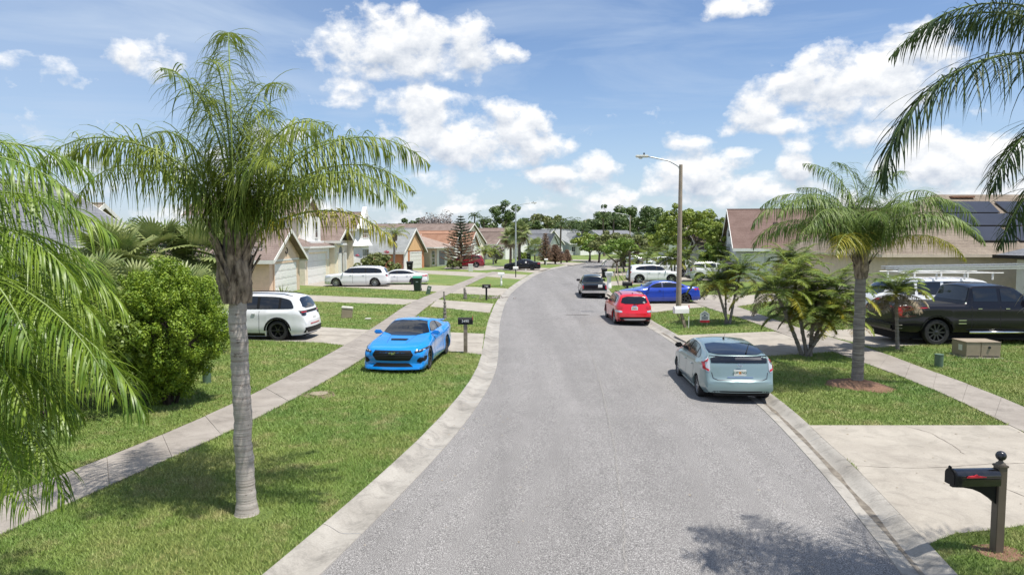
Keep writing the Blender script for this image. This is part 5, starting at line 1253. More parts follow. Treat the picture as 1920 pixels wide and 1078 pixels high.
def solar(h, P, Q, Rr, nu, nv, gap=.05, lift=.12, skip=()):
    """grid of panels on a roof plane: P origin, Q along the eave, Rr up the slope (house-local corners)"""
    P, Q, Rr = Vector(P), Vector(Q), Vector(Rr); n = Q.cross(Rr).normalized()
    if n.z < 0: n = -n
    for i in range(nu):
        for j in range(nv):
            if (i, j) in skip: continue
            a0, a1 = (i + gap) / nu, (i + 1 - gap) / nu; b0, b1 = (j + gap) / nv, (j + 1 - gap) / nv
            c4 = [P + Q * a + Rr * b for a, b in ((a0, b0), (a1, b0), (a1, b1), (a0, b1))]; mb = MB()
            mb.add([tuple(c + n * lift) for c in c4] + [tuple(c + n * (lift - .05)) for c in c4], [(0, 1, 2, 3), (7, 6, 5, 4)] + [(k, 4 + k, 4 + (k+1) % 4, (k+1) % 4) for k in range(4)])
            k4 = [c4[0].lerp(c4[2], .02), c4[1].lerp(c4[3], .02), c4[2].lerp(c4[0], .02), c4[3].lerp(c4[1], .02)]
            mb.add([tuple(c + n * (lift + .004)) for c in k4], [(0, 1, 2, 3)], 1)
            h.part(mb, 'solar_panel', [M['gunmetal'], M['solar']])

# A: tan house with brown gabled garage (left)
h = House('garage_house', 'tan stucco house with brown roof and gabled white garage, behind the white SUV', -17.0, 48.6)
h.walls(-11, -.02, 0, 6.9, 0, 2.72, M['tan'], ('x', 4.55)); h.gable(-11, 0, 0, 6.9, 2.72, 4.62, M['roof_br'], 'x', over=.55, gov=.5)
h.garage(0, .85, 5.95, 2.25, trim='tan')
mb = MB(); mb.prism([(.75, 2.55), (6.1, 2.55), (3.45, 4.1)], 'x', 0, .05); h.part(mb, 'gable_panel', M['tan']); mb = MB(); mb.box(0, .07, .3, 6.6, 2.42, 2.55); h.part(mb, 'trim_band', M['offwhite'])
MB().tube([(.09, 3.45 + .28 * math.sin(t) * (1 if t < 3 else .6), 3.15 + .22 * math.cos(t)) for t in [k * .35 for k in range(14)]], .03, n=5).build('gable_ornament', M['black'], h.r)
h.walls(-22, -11.02, -3, 9, 0, 2.72, M['tan'], ('y', 5.1), name='rear_wall'); h.gable(-22, -11, -3, 9, 2.72, 5.1, M['roof_br'], 'y')

# B: house with solar roof at far left
h = House('solar_house', 'house at far left with solar panels along its brown ridge, seen above the fan palms', -24.5, 36.5)
h.walls(-16, 0, 0, 9, 0, 3.5, M['pale'], ('x', 5.9)); h.gable(-16, .2, 0, 9, 3.5, 5.95, M['roof_wd'], 'x')
solar(h, (-13.6, -.3, 3.45), (13.2, 0, 0), (0, 4.6, 2.38), 8, 3, gap=.015)
h = House('gable_house', 'white gabled wing with dark trim behind the near palm at the left edge', -18.6, 27.0)
h.walls(-7.5, 0, 0, 7.5, 0, 3.9, M['grey_wall'], ('y', 6.4)); h.gable(-7.5, 0, 0, 7.5, 3.9, 6.45, M['roof_dk'], 'y', over=.5, gov=.5, fascia='white')
h.window(0, -5.2, -3.8, 3.2, 4.6, face='y'); h.window(0, -5.4, -3.4, .9, 2.1, face='y')

# C: two-storey cream house
h = House('two_storey_house', 'two-storey cream stucco house with white bay window and cream garage door', -18.1, 60.6)
h.walls(-12, 0, 0, 8.2, 0, 3.3, M['pale']); h.hip(-12, .25, 0, 8.2, 3.45, 5.2, M['roof_br'], over=.3)
h.garage(0, .55, 6.7, 2.7, m=M['door_w'], trim='cream')
mb = MB(); mb.box(.0, .28, .2, 7.1, 2.85, 3.35); mb.box(.0, .22, .1, .5, 2.1, 2.85); mb.box(0, .22, 6.8, 7.2, 2.1, 2.85); h.part(mb, 'garage_canopy', M['white'])
h.walls(-11, -1.2, 1.8, 8.4, 3.3, 6.2, M['cream'], ('x', 7.9), name='upper_wall'); h.gable(-11, -1.0, 1.8, 8.4, 6.2, 7.95, M['roof_br'], 'x', over=.4)
mb = MB(); mb.prism([(-1.2, 2.6), (-.3, 3.4), (-.3, 6.2), (-1.2, 7.0)], 'z', 3.5, 6.1); mb.box(-1.2, -.1, 2.5, 7.1, 3.3, 3.62); mb.box(-1.2, -.2, 2.6, 7.0, 3.62, 3.85); h.part(mb, 'bay', M['white'])
h.window(-.3, 4.3, 5.1, 4.2, 5.6, nx=1, nz=2); h.window(1.8, -3.4, -2.2, 4.5, 5.6, face='y')
# entry
h.walls(-9, .5, 8.25, 13.6, 0, 3.9, M['cream'], name='entry_wall')
o_ = h.gable(-9, .8, 8.25, 13.6, 3.9, 5.1, M['roof_br'], 'x', over=.35)
mb = MB(); mb.prism([(9.9, 0), (11.5, 0), (11.5, 2.5)] + [(10.7 + .8 * math.cos(t), 2.5 + .8 * math.sin(t)) for t in [k * math.pi / 8 for k in range(1, 8)]] + [(9.9, 2.5)], 'x', .502, .512); h.part(mb, 'entry_arch', M['glass'])
mb = MB(); mb.box(.515, .8, 9.5, 9.85, 0, 2.6); mb.box(.515, .8, 11.6, 11.95, 0, 2.6); mb.box(.515, .85, 9.3, 12.1, 3.42, 3.6); h.part(mb, 'column', M['white'])
# front wing with two-storey bay
h.walls(-11, 1.1, 13.65, 20.1, 0, 5.15, M['cream'], ('x', 6.8), name='wing_wall'); h.gable(-11, 1.2, 13.65, 20.1, 5.15, 6.85, M['roof_br'], 'x', over=.3, fascia='offwhite')
mb = MB(); mb.prism([(1.1, 14.0), (1.8, 14.7), (1.8, 18.4), (1.1, 19.1)], 'z', 0, 5.2); mb.prism([(13.9, 5.15), (19.2, 5.15), (16.6, 7.6)], 'x', 1.58, 2.0); h.part(mb, 'bay', M['white'])
mb = MB(); mb.add([(1.1, 13.5, 3.3), (2.2, 14.4, 3.3), (2.2, 18.7, 3.3), (1.1, 19.6, 3.3), (1.1, 14.0, 4.1), (1.82, 14.7, 4.1), (1.82, 18.4, 4.1), (1.1, 19.1, 4.1)], [(0,1,5,4),(1,2,6,5),(2,3,7,6),(3,2,1,0)]); h.part(mb, 'bay_skirt', M['white'])
h.window(1.8, 15.0, 18.1, .6, 2.9, nx=3, nz=3); h.window(1.8, 15.2, 17.9, 4.2, 5.05, nx=3, nz=2); h.window(2.0, 16.2, 17.0, 5.6, 6.5, nx=1, nz=2)

# D: orange house with pale grey roof
h = House('orange_house', 'orange stucco house with pale grey shingle roof and light orange garage gable', -14.3, 91.5, R(-14))
h.walls(-8.5, 0, 0, 7.4, 0, 2.55, M['orange'], ('x', 5.2)); h.gable(-8.5, 0, 0, 7.4, 2.55, 5.35, M['roof_gr'], 'x', over=.5)
h.garage(0, 2.2, 6.2, 2.2, trim='white'); mb = MB(); mb.prism([(.4, 2.5), (7.0, 2.5), (3.7, 4.9)], 'x', 0, .06); h.part(mb, 'gable_panel', M['orange_l'])
h.walls(.02 - .3, .1, .0, 1.2, 0, 2.5, M['white'], name='side_panel'); h.walls(-20, -8.52, -3, 9, 0, 2.6, M['orange'], ('y', 5.5), name='rear_wall'); h.gable(-20, -8.5, -3, 9, 2.6, 5.55, M['roof_gr'], 'y')

# E: tan hip roof house with white screened door
h = House('hip_roof_house', 'tan house with pinkish hip roof and white screened entry, beside the red minivan', -11.9, 100.5, R(-16))
h.walls(-13, 0, 0, 7.6, 0, 2.8, M['beige']); h.hip(-13, .4, -.2, 8, 2.95, 4.7, M['roof_tan'], over=.6)
mb = MB(); mb.box(.01, .06, 2.6, 6.6, 0, 2.7); h.part(mb, 'entry_panel', M['white']); mb = MB(); mb.box(.065, .08, 3.4, 5.6, .2, 2.3); h.part(mb, 'screen_door', mat('screen_mesh', (.22, .22, .24), rough=.8))
h.window(.0, .7, 1.7, .3, 2.3, nx=1, nz=4)

# further houses on the left and beyond the bend
def far_house(label, name, x, y, rz, wx, wy, ze, zr, wall, roof, axis, front=True, gab=None, hipr=False):
    h = House(name, label, x, y, rz)
    h.walls(-wx, 0, 0, wy, 0, ze, M[wall], None if hipr else (axis, zr - .12))
    (h.hip(-wx, 0, 0, wy, ze, zr, M[roof]) if hipr else h.gable(-wx, 0, 0, wy, ze, zr, M[roof], axis, over=.5))
    if front: h.garage(0, wy * .45, wy * .45 + 4.6, 2.2)
    if gab:
        for (g0, g1, gz, gx) in gab:
            h.walls(-2, gx, g0, g1, 0, ze - .1, M['white'], ('x', gz), name='porch_wall'); h.gable(-5, gx, g0, g1, ze - .1, gz + .12, M[roof], 'x', over=.3)
    h.window(0, .8, 2.2, .9, 2.1); h.window(0, -wx * .7, -wx * .7 + 1.6, .9, 2.1, face='y')
    return h
far_house('house with orange shingle roof and two small gables behind the conifer', 'orange_roof_house', -10.5, 113, R(-16), 13, 9, 3.2, 5.3, 'orange_l', 'roof_or', 'x', gab=[(.3, 3.6, 4.6, 1.0), (4.6, 8.8, 4.9, 2.2)])
far_house('long house with weathered brown roof rising behind the orange roof', 'brown_roof_house', -9.5, 127, R(-18), 22, 13, 3.4, 6.9, 'pale', 'roof_br', 'x', gab=[(1, 5.5, 5.2, 1.6)])
far_house('brown-roofed house with white pointed gables by the first bend', 'white_gable_house', -3.2, 139, R(-22), 16, 11, 3.2, 6.2, 'white', 'roof_br', 'x', gab=[(.6, 4.4, 5.2, 1.8), (5.6, 10.2, 5.6, 3)])
far_house('house with a pale grey wall and dark slate roof behind the reddish cypress', 'grey_wall_house', 7.0, 166, R(-35), 16, 10, 3.0, 6.2, 'grey_wall', 'roof_dk', 'x', gab=[(1, 5, 5.0, 1.6)])
far_house('house with wide mid grey roof between the cypress and the tall palms', 'grey_roof_house', 14.5, 176, R(-50), 20, 12, 3.0, 6.6, 'blue_wall', 'roof_gr', 'y', gab=[(2, 7, 5.4, 2)])
far_house('grey-roofed house with white trim behind the row of palms', 'slate_roof_house', 27, 186, R(-60), 18, 12, 3.0, 6.4, 'white', 'roof_dk', 'y')
far_house('far brown-roofed house deep behind the orange roof', 'back_house', -24, 140, R(-10), 18, 12, 3.0, 6.3, 'beige', 'roof_wd', 'y', front=False)
# right side
h = House('pale_garage_house', 'pale grey house with steep red-brown roof on the right, white gable toward the road', 21.3, 66.0, R(-10))
h.walls(0, 19, 0, 9, 0, 3.35, M['grey_wall'], ('x', 6.75)); h.gable(0, 19, 0, 9, 3.35, 6.85, M['roof_red'], 'x', over=.45, fascia='white')
for xx, yy in ((4, 2.6), (9, 1.8), (12, 3.2)): mb = MB(); mb.bbox(xx, yy, 3.35 + (6.85 - 3.35) * yy / 4.5 + .18, .4, .4, .25, .03); h.part(mb, 'roof_vent', M['roof_br'])
for a0, a1 in ((.6, 2.4), (2.9, 5.4)):
    o = h.garage(0, a0, a1, 2.55, face='y', m=M['offwhite'], cols=2)
mb = MB(); mb.prism([(2.7, 3.5), (6.3, 3.5), (4.5, 6.1)], 'x', -.06, 0); h.part(mb, 'gable_panel', M['white']); mb = MB(); mb.box(-.09, -.06, 4.0, 5.0, 4.3, 4.9); h.part(mb, 'gable_vent', M['dark'])
h.walls(9.5, 18, -3.4, -.02, 0, 3.0, M['grey_wall'], name='front_wing'); h.hip(9.5, 18, -3.6, 2, 3.15, 4.6, M['roof_red'])
h = House('solar_roof_house', 'beige house on the right with weathered brown roof carrying black solar panels', 20.0, 37.0)
h.walls(0, 22, 0, 12, 0, 3.2, M['beige']); ro = h.hip(0, 22, 0, 12, 3.3, 6.75, M['roof_wd'], over=.5, fascia='beige')
def rp(px, py):     # point of the front roof plane seen at a pixel
    u, v = (px - 960) / FPX, (539 - py) / FPX; d = Vector((u, math.cos(PITCH) + v * math.sin(PITCH), -math.sin(PITCH) + v * math.cos(PITCH)))
    sl = (6.75 - 3.2) / 6.5; z0 = .1 + 3.2; t = (z0 - 36.5 * sl - CAM_H) / (d.z - sl * d.y); q = Vector((0, 0, CAM_H)) + d * t; return q - h.r.location
for quad in ([(1769,402),(1875,402),(1857,381),(1752,381)], [(1888,402),(1990,402),(1965,381),(1862,381)], [(1800,426),(1920,426),(1892,403.5),(1774,403.5)], [(1922,426),(2040,426),(2010,403.5),(1894,403.5)], [(1836,455),(1910,455),(1880,428),(1802,428)], [(1912,455),(2000,455),(1960,428),(1882,428)]):
    c4 = [rp(*q) for q in quad]; solar(h, c4[0], c4[1] - c4[0], c4[3] - c4[0], 1, 1, gap=.01)
c4 = rp(1785, 372); mb = MB(); mb.bbox(c4.x + .6, c4.y, c4.z + .08, 1.4, .35, .12, .02); h.part(mb, 'ridge_vent', M['roof_or'])
for q in ((1700, 400), (1745, 430), (1640, 425)):
    c4 = rp(*q); mb = MB(); mb.tube([(c4.x, c4.y, c4.z - .1), (c4.x, c4.y, c4.z + .4)], .05, n=8); h.part(mb, 'vent_pipe', M['gunmetal'])
h = House('annex_house', 'set-back beige annex with white garage door seen past the right palm trunk', 21.6, 48.5)
h.walls(0, 9, 3.2, 8, 0, 3.0, M['pale']); h.hip(0, 9, 3.2, 8, 3.1, 4.3, M['roof_wd']); h.garage(3.2, 3.2, 7.2, 2.5, face='y'); h.window(3.2, 1.0, 2.1, 1.0, 2.2, face='y', nx=1)
h = House('near_house', 'grey-roofed house corner with white soffit at the right edge above the van', 24.6, 29.6)
h.walls(.6, 14, 0, 5, 0, 3.0, M['offwhite']); h.hip(.6, 14, 0, 5, 3.3, 4.5, M['roof_dk'], over=.7, fascia='black')
far_house('pale far house behind the wide dark tree on the right', 'tree_hidden_house', 22, 92, R(180), 14, 11, 2.9, 5.4, 'grey_wall', 'roof_br', 'x', front=False)
far_house('white far house with open carport across the bend', 'carport_house', 38, 168, R(-90), 12, 14, 2.9, 5.2, 'white', 'roof_gr', 'x')
# ------------------------------------------------------------------ street furniture
def lamp_post(label, px, base_y, top_y, arm, head_up, rz, m='concrete_pole', r=.12, z=.1):
    p = G(px, base_y, z); _, zt = PY(px, top_y, p.y); H = zt - z; t = thing('street_lamp', label, 'street lamp', p, rz, 'street lamps')
    MB().tube([(0, 0, -.1), (0, 0, H * .5), (0, 0, H)], [r * 1.25, r, r * .78], n=12).build('pole', M[m], t, smooth=60)
    A = [(0, -.02, H - .45), (-.12, 0, H - .1), (-arm * .35, 0, H + head_up * .45), (-arm * .75, 0, H + head_up * .8), (-arm, 0, H + head_up)]
    MB().tube(resample3(A, 12), .035, n=8).build('lamp_arm', M['galv'], t, smooth='all')
    mb = MB(); o = 0
    mb.bbox(-arm - .32, 0, H + head_up + .02, .72, .26, .13, .05); o = mb.build('lamp_head', M['offwhite'], t, smooth=60)
    mb = MB(); mb.sphere((-arm - .4, 0, H + head_up - .05), .12, 8, sz=.6); mb.build('lens', M['clear_l'], o, smooth='all'); mb = MB(); mb.lathe([(.045, H + head_up + .08), (.045, H + head_up + .2), (.001, H + head_up + .2)], 10, -arm - .22, 0); mb.build('photocell', M['gunmetal'], o)
    return t
lamp_post('tall tan concrete street lamp on the right lawn with its arm over the road', 1272, 588, 309, 1.75, .42, 0)
lamp_post('grey steel street lamp on the left at the first bend', 967, 508, 386, 2.0, .35, R(180), 'galv', .10)
lamp_post('far pale street lamp rising among the dark trees on the right', 1180.5, 490, 404, 2.0, .35, 0, 'concrete_pole', .11)

def mailbox_shape(mb, L=.5, w=.17, h=.22, z=1.0, mi=0):
    """domed box along x from 0 to -L (door end)"""
    K = 12; P = [(-w / 2, z), (w / 2, z), (w / 2, z + h - w / 2)] + [(w / 2 * math.cos(t), z + h - w / 2 + w / 2 * math.sin(t)) for t in [k * math.pi / K for k in range(1, K)]] + [(-w / 2, z + h - w / 2)]
    mb.prism(P, 'x', -L, 0, mi)
# black mailbox with curved bracket, near right
p = G(1868, 1035); t = thing('mailbox', 'large black mailbox with red flag on a taupe post with ball finial, bottom right', 'mailbox', p, R(3), 'mailboxes')
k_ = 1.0
mb = MB(); mb.bbox(0, 0, .56, .112, .112, 1.14, .006); o = mb.build('post', M['post_br'], t)
mb = MB(); mb.bbox(0, 0, 1.135, .135, .135, .03, .008); mb.lathe([(.06, 1.15), (.052, 1.17), (.03, 1.185), (.024, 1.205)], 16); mb.build('post_cap', M['post_br'], o, smooth=50)
mb = MB(); mb.sphere((0, 0, 1.262), .062, 14); mb.build('finial', M['gunmetal'], o, smooth='all')
mb = MB(); L_ = .58; P = [(-.057, .90), (-.64, .90), (-.64, .875), (-.50, .868), (-.38, .845), (-.25, .79), (-.13, .71), (-.057, .645)]
mb.prism([(a, b) for a, b in P], 'y', -.028, .028); mb.build('bracket', M['black'], t)
mb = MB(); K = 14; w_ = .20; P = [(-w_/2, .905), (w_/2, .905), (w_/2, 1.02)] + [(w_/2 * math.cos(a), 1.02 + .085 * math.sin(a)) for a in [q * math.pi / K for q in range(1, K)]] + [(-w_/2, 1.02)]
mb.prism(P, 'x', -.63, -.06); o = mb.build('box', M['black_g'], t, smooth=40)
P2 = [(a * 1.06, .905 + (b - .905) * 1.05 - .004) for a, b in P]; mb = MB(); mb.prism(P2, 'x', -.655, -.63); mb.prism([(a * .82, .925 + (b - .905) * .82) for a, b in P], 'x', -.662, -.655); mb.build('door', M['black'], o, smooth=40)
MB().bbox(-.665, 0, 1.125, .03, .05, .04, .01).build('door_latch', M['black'], o, smooth=60)
mb = MB(); mb.prism([(-.52, 1.022), (-.50, 1.045), (-.42, 1.048), (-.405, 1.062), (-.385, 1.062), (-.37, 1.047), (-.27, 1.032), (-.27, 1.024)], 'y', -.122, -.106); f_ = mb.build('flag', M['red'], o)
mb = MB(); mb.box(-.60, -.08, -.108, -.101, .995, 1.0); mb.build('side_rib', M['black'], o)
patch_disc('mulch_ring', 'thin mulch ring round the black mailbox post', 'mulch', (p.x + .05, p.y), .27, M['mulch'], .012, 4); BARE.append(((p.x, p.y), .26))

def mailbox(label, px, base_y, top_y, col='black', post='black', style='side', num=None, pw=.10, tilt=0, mid=None, head=0, sz=1.0):
    p = G(px, base_y); _, zt = PY(px, top_y, p.y); H = zt - .1; t = thing('mailbox', label, 'mailbox', p, head, 'mailboxes')
    bh = .24 * sz; mb = MB(); w2 = pw / 2; tx = tilt
    mb.add([(-w2, -w2, 0), (w2, -w2, 0), (w2, w2, 0), (-w2, w2, 0), (-w2 + tx, -w2, H - bh), (w2 + tx, -w2, H - bh), (w2 + tx, w2, H - bh), (-w2 + tx, w2, H - bh)], [(0,3,2,1),(4,5,6,7),(0,1,5,4),(1,2,6,5),(2,3,7,6),(3,0,4,7)])
    mb.build('post', M[post], t)
    mb = MB()
    if style == 'side': mailbox_shape(mb, .52 * sz, .20 * sz, bh, H - bh); mb.v = [(x + .26 * sz + tx, y, z) for x, y, z in mb.v]
    else:
        mailbox_shape(mb, .5 * sz, .22 * sz, bh, H - bh); mb.v = [(-y + tx, x + .25 * sz, z) for x, y, z in mb.v]
    o = mb.build('box', M[col], t, smooth=45)
    if num: text_mesh(num, .13, M['white'], o, (tx, -.112 * sz, H - bh * .52), (R(90), 0, 0), 'house_number')
    if mid == 'brace':
        mb = MB(); mb.tube([(tx - .2, 0, H - bh - .01), (tx, 0, H - bh - .32)], .025, n=6); mb.build('brace', M[post], t)
    if mid == 'turned': mb = MB(); mb.lathe([(.05, .12), (.085, .14), (.085, .4), (.05, .44), (.045, .5), (.08, .54), (.08, .62), (.05, .66)], 14); mb.build('turned_sleeve', M[post], t, smooth=50)
    mb = MB(); mb.box(tx + .252 * sz, tx + .262 * sz, -.1 * sz, -.04 * sz, H - bh * .35, H + .05); mb.build('flag', M['red'], o)
    return t
mailbox('black mailbox numbered 3490 on a weathered post beside the blue coupe', 873, 662, 595, 'black', 'post_gr', 'side', '3490', .13)
mailbox('white mailbox on a leaning weathered post in the right lawn by the lamp', 1285, 615, 574, 'white', 'post_gr', 'side', None, .12, tilt=-.22, mid='brace', sz=1.3, head=R(10))
mailbox('black mailbox on a black post in the third left lawn', 912, 563, 533, 'black', 'black', 'side', '3486', .12, sz=1.05)
mailbox('white mailbox on a turned white post in the fourth left lawn', 940, 536, 511, 'white', 'white', 'side', None, .12, mid='turned', sz=1.1)
mailbox('white-topped mailbox on a thin black post before the steel lamp', 967, 520, 500, 'offwhite', 'black', 'side', None, .10, sz=1.1)
mailbox('small white mailbox on a white post before the black sedan', 986, 507, 490, 'white', 'white', 'front', None, .13, sz=1.0)
mailbox('small white mailbox before the rust-coloured cypress', 1024, 497, 485, 'white', 'white', 'side', None, .12, sz=1.1)
mailbox('dark mailbox with thick black post near the far bend', 1052, 494, 481, 'black', 'black', 'front', None, .24, sz=1.3)
mailbox('dark mailbox on a short black post behind the roof of the red SUV', 1176, 552, 528, 'black', 'black', 'side', None, .14, sz=1.35, mid='brace')
mailbox('slim white mailbox at the inside of the far right bend', 1133, 500, 489, 'white', 'white', 'side', None, .12, sz=1.1)
# white brick mailbox column
p = G(1142, 541); _, zt = PY(1142, 509, p.y); H = zt - .1; t = thing('mailbox_column', 'thick white pillar mailbox right of the dark green pickup', 'mailbox', p, 0)
mb = MB(); mb.lathe([(.20, 0), (.20, .25), (.17, .3), (.17, H * .62), (.24, H * .68), (.26, H * .72)], 20); mb.build('pillar', M['white'], t, smooth=40)
mb = MB(); mb.bbox(0, 0, H * .86, .62, .55, H * .26, .05); o = mb.build('box', M['white'], t, smooth=50); mb = MB(); mb.box(-.2, .2, -.29, -.277, H * .80, H * .92); mb.build('door', M['galv'], o)

def bin_(label, px, base_y, top_y, body, lid, rz=0, cat='bin'):
    p = G(px, base_y); _, zt = PY(px, top_y, p.y); H = zt - .1; t = thing('wheelie_bin', label, cat, p, rz, 'wheeled rubbish bins'); s = H / 1.15; w = .30 * s
    mb = MB(); mb.add([(-w*.78,-w*.8,0.05),(w*.78,-w*.8,.05),(w*.78,w*.85,.05),(-w*.78,w*.85,.05),(-w,-w*1.15,H*.86),(w,-w*1.15,H*.86),(w,w*1.2,H*.86),(-w,w*1.2,H*.86)], [(0,3,2,1),(4,5,6,7),(0,1,5,4),(1,2,6,5),(2,3,7,6),(3,0,4,7)])
    mb.box(-w*1.05, w*1.05, -w*1.2, w*1.25, H*.83, H*.875); mb.build('body', M[body], t)
    mb = MB(); mb.prism([(-w*1.28, H*.88), (w*1.3, H*.88), (w*1.2, H*.97), (w*.2, H), (-w*.9, H*.95)], 'x', -w*1.1, w*1.1); mb.build('lid', M[lid], t)
    MB().tube([(-w*1.0, w*1.45, H*.86), (w*1.0, w*1.45, H*.86)], .02, n=6).build('handle', M['black'], t)
    for sg in (-1, 1): mb = MB(); mb.lathe([(.12*s, -.03), (.12*s, .03), (.001, .03)], 16, axis='y'); o = mb.build('wheel', M['rubber'], t); o.location = (sg * w * .8, w * .95, .12 * s); o.rotation_euler = (0, 0, R(90))
    mb = MB(); mb.box(-.09*s, .09*s, -w*1.08, -w*1.05, H*.6, H*.66); mb.build('stamp', M['galv'], t)
    return t
bin_('dark bin with green lid standing beside the white sedan', 783, 546, 517.5, 'bin_d', 'bin_g')
bin_('black bin in front of the orange house garage', 768.5, 510, 490, 'black', 'black')
bin_('black bin on the right kerb just beyond the dark green pickup', 1133, 521, 503, 'black', 'black')
bin_('dark bin by the bright hedge beyond the black sedan', 991, 492, 474, 'bin_d', 'black')
bin_('navy bin at the far bend behind the dark mailbox', 1051, 489, 472, 'bin_n', 'bin_n')
bin_('dark green-lidded bin behind the right palm trunk', 1638, 560, 522, 'bin_d', 'bin_g')
bin_('black bin before the pale garage on the right', 1366, 528, 490, 'black', 'black')

def post_thing(name, label, cat, px, base_y, top_y, wpx, m, lean=0, n=16, taper=1.0, dome=True, group=None):
    p = G(px, base_y); _, zt = PY(px, top_y, p.y); H = zt - .1; r = wpx / 2 * p.y / FPX; t = thing(name, label, cat, p, 0, group)
    mb = MB(); q = [(0, 0, -.05), (lean * H, 0, H * .96)]; mb.tube(q, [r, r * taper], n=n)
    mb.build('body', M[m], t, smooth=60); mb = MB(); mb.tube([(lean * H, 0, H * .93), (lean * H * 1.02, 0, H * .97), (lean * H * 1.03, 0, H)], [r * taper * 1.08, r * taper * 1.06, r * taper * .5], n=n); mb.build('cap', M[m], t, smooth=60)
    return t
post_thing('utility_post', 'short green utility pedestal on the right lawn near the khaki cabinets', 'utility post', 1760, 688, 663, 15, 'util_g')
post_thing('utility_post', 'short green utility pedestal beside the bright round shrub', 'utility post', 388, 718, 689, 15, 'util_g')
# leaning green plank, pale cabinets
p = G(802, 552); t = thing('utility_marker', 'leaning flat green marker post beside the green-lidded bin', 'marker post', p, 0); t.rotation_euler = (0, R(14), 0)
mb = MB(); mb.bbox(0, 0, .30, .30, .10, .66, .02); mb.build('body', M['util_g'], t); MB().bbox(0, -.055, .45, .16, .012, .12, .003).build('plate', M['galv'], t)
p = G(650, 596); t = thing('utility_pedestal', 'pale rounded utility cabinet on the left lawn beyond the white SUV', 'utility box', p, R(10)); t.rotation_euler = (0, R(5), R(10))
mb = MB(); mb.bbox(0, 0, .23, .54, .38, .54, .02); mb.build('cabinet', M['util_t'], t, smooth=60); mb = MB(); mb.bbox(0, 0, .53, .58, .42, .10, .03); mb.build('lid', M['util_l'], t, smooth=60)
p = G(882.5, 508.5); t = thing('utility_pedestal', 'small white utility cabinet on the lawn before the red minivan', 'utility box', p, 0)
mb = MB(); mb.bbox(0, 0, .40, .55, .4, .85, .03); mb.build('cabinet', M['offwhite'], t, smooth=60); MB().bbox(0, 0, .86, .6, .45, .09, .02).build('lid', M['white'], t)
# khaki transformer cabinets: two boxes joined
p = G(1841, 671); t = thing('transformer_box', 'pair of joined khaki steel utility cabinets on the right lawn before the black truck', 'utility box', p, R(-3))
for k, (x, w_) in enumerate(((-.30, .48), (.27, .64))):
    mb = MB(); mb.bbox(x, .40, .26, w_, .85, .52, .012); o = mb.build('cabinet', M['util_t'], t); mb = MB(); mb.bbox(x, .40, .535, w_ + .02, .88, .03, .010); mb.build('lid', M['util_t'], o)
    mb = MB(); mb.box(x - w_ * .42, x + w_ * .42, -.035, -.03, .04, .07); mb.build('sill', M['gunmetal'], o)
MB().box(-.546, -.542, .2, .42, .22, .42).build('warning_label', M['offwhite'], t)
mb = MB(); mb.tube([(.22, -.02, .36), (.22, -.06, .36)], [.05, .035], n=14); mb.build('lock', M['gunmetal'], t)
MB().bbox(0, .40, .0, 1.3, 1.05, .04, .01).build('pad', M['conc'], t)
# lawn sign
p = G(1321, 611); t = thing('lawn_sign', 'small white house-shaped lawn sign with red band left of the triple palm', 'sign', p, 0)
mb = MB(); [mb.tube([(x, 0, 0), (x, 0, .3)], .008, n=5) for x in (-.12, .12)]; mb.build('stake', M['galv'], t)
mb = MB(); mb.prism([(-.22, .16), (.22, .16), (.22, .56), (0, .72), (-.22, .56)], 'y', -.012, .012); pn = mb.build('panel', M['white'], t)
mb = MB(); mb.prism([(-.22, .16), (.22, .16), (.22, .27), (-.22, .27)], 'y', -.016, -.0125); mb.build('red_band', M['red'], pn)
mb = MB(); mb.tube([(-.15, -.018, .52), (0, -.018, .62), (.15, -.018, .52)], .016, n=4); mb.prism([(-.05, .46), (.05, .46), (.05, .50), (0, .54), (-.05, .50)], 'y', -.016, -.0125); mb.build('roof_mark', M['navy'], pn)
for k, (tx_, zz, s_) in enumerate((('NOTICE', .42, .09), ('FOR SALE', .35, .075))): pass
mb = MB(); [mb.box(-.14, .14, -.016, -.0125, z_, z_ + .018) for z_ in (.31, .345, .38, .415)]; mb.build('print_lines', M['navy'], pn)
mb = MB(); mb.tube([(0, 0, 0), (0, 0, .55)], .02, n=6); o = mb.build('marker_stake', M['offwhite']); pp = G(1291, 616); o.location = pp; tag(o, 'thin pale wooden stake beside the leaning white mailbox', 'stake')
# wrapped young palm stumps
for (px, by, ty, wb_, wt_, lb) in ((834, 598, 547, 7, 2.5, 'tall thin grey stump tapering to a point on the second left lawn'), (872, 561, 540, 8, 4, 'short grey and white wrapped stump on the third left lawn')):
    p = G(px, by); _, zt = PY(px, ty, p.y); H = zt - .1; s = p.y / FPX; t = thing('tree_stump', lb, 'tree stump', p, 0)
    mb = MB(); ring_trunk(mb, [(0, 0, -.05), (.01, 0, H * .5), (-.04, 0, H)], wb_ * s * .5, wt_ * s * .5, n=12, rings=24, flare=.03, bump=.02); mb.build('trunk', M['trunk2'], t, smooth=50)
p = G(925, 559.5); t = thing('debris_pile', 'flat tangle of grey cut fronds by the kerb beside the black mailbox', 'debris', p, 0)
rnd = random.Random(9); mb = MB()
for k in range(26): a = rnd.uniform(0, 6.28); c_ = (rnd.gauss(0, .5), rnd.gauss(0, .35)); l = rnd.uniform(.2, .5); mb.tube([(c_[0], c_[1], .03), (c_[0] + l * math.cos(a), c_[1] + l * math.sin(a), rnd.uniform(.04, .25))], [.035, .012], n=5)
mb.build('cut_frond', M['bare'], t)
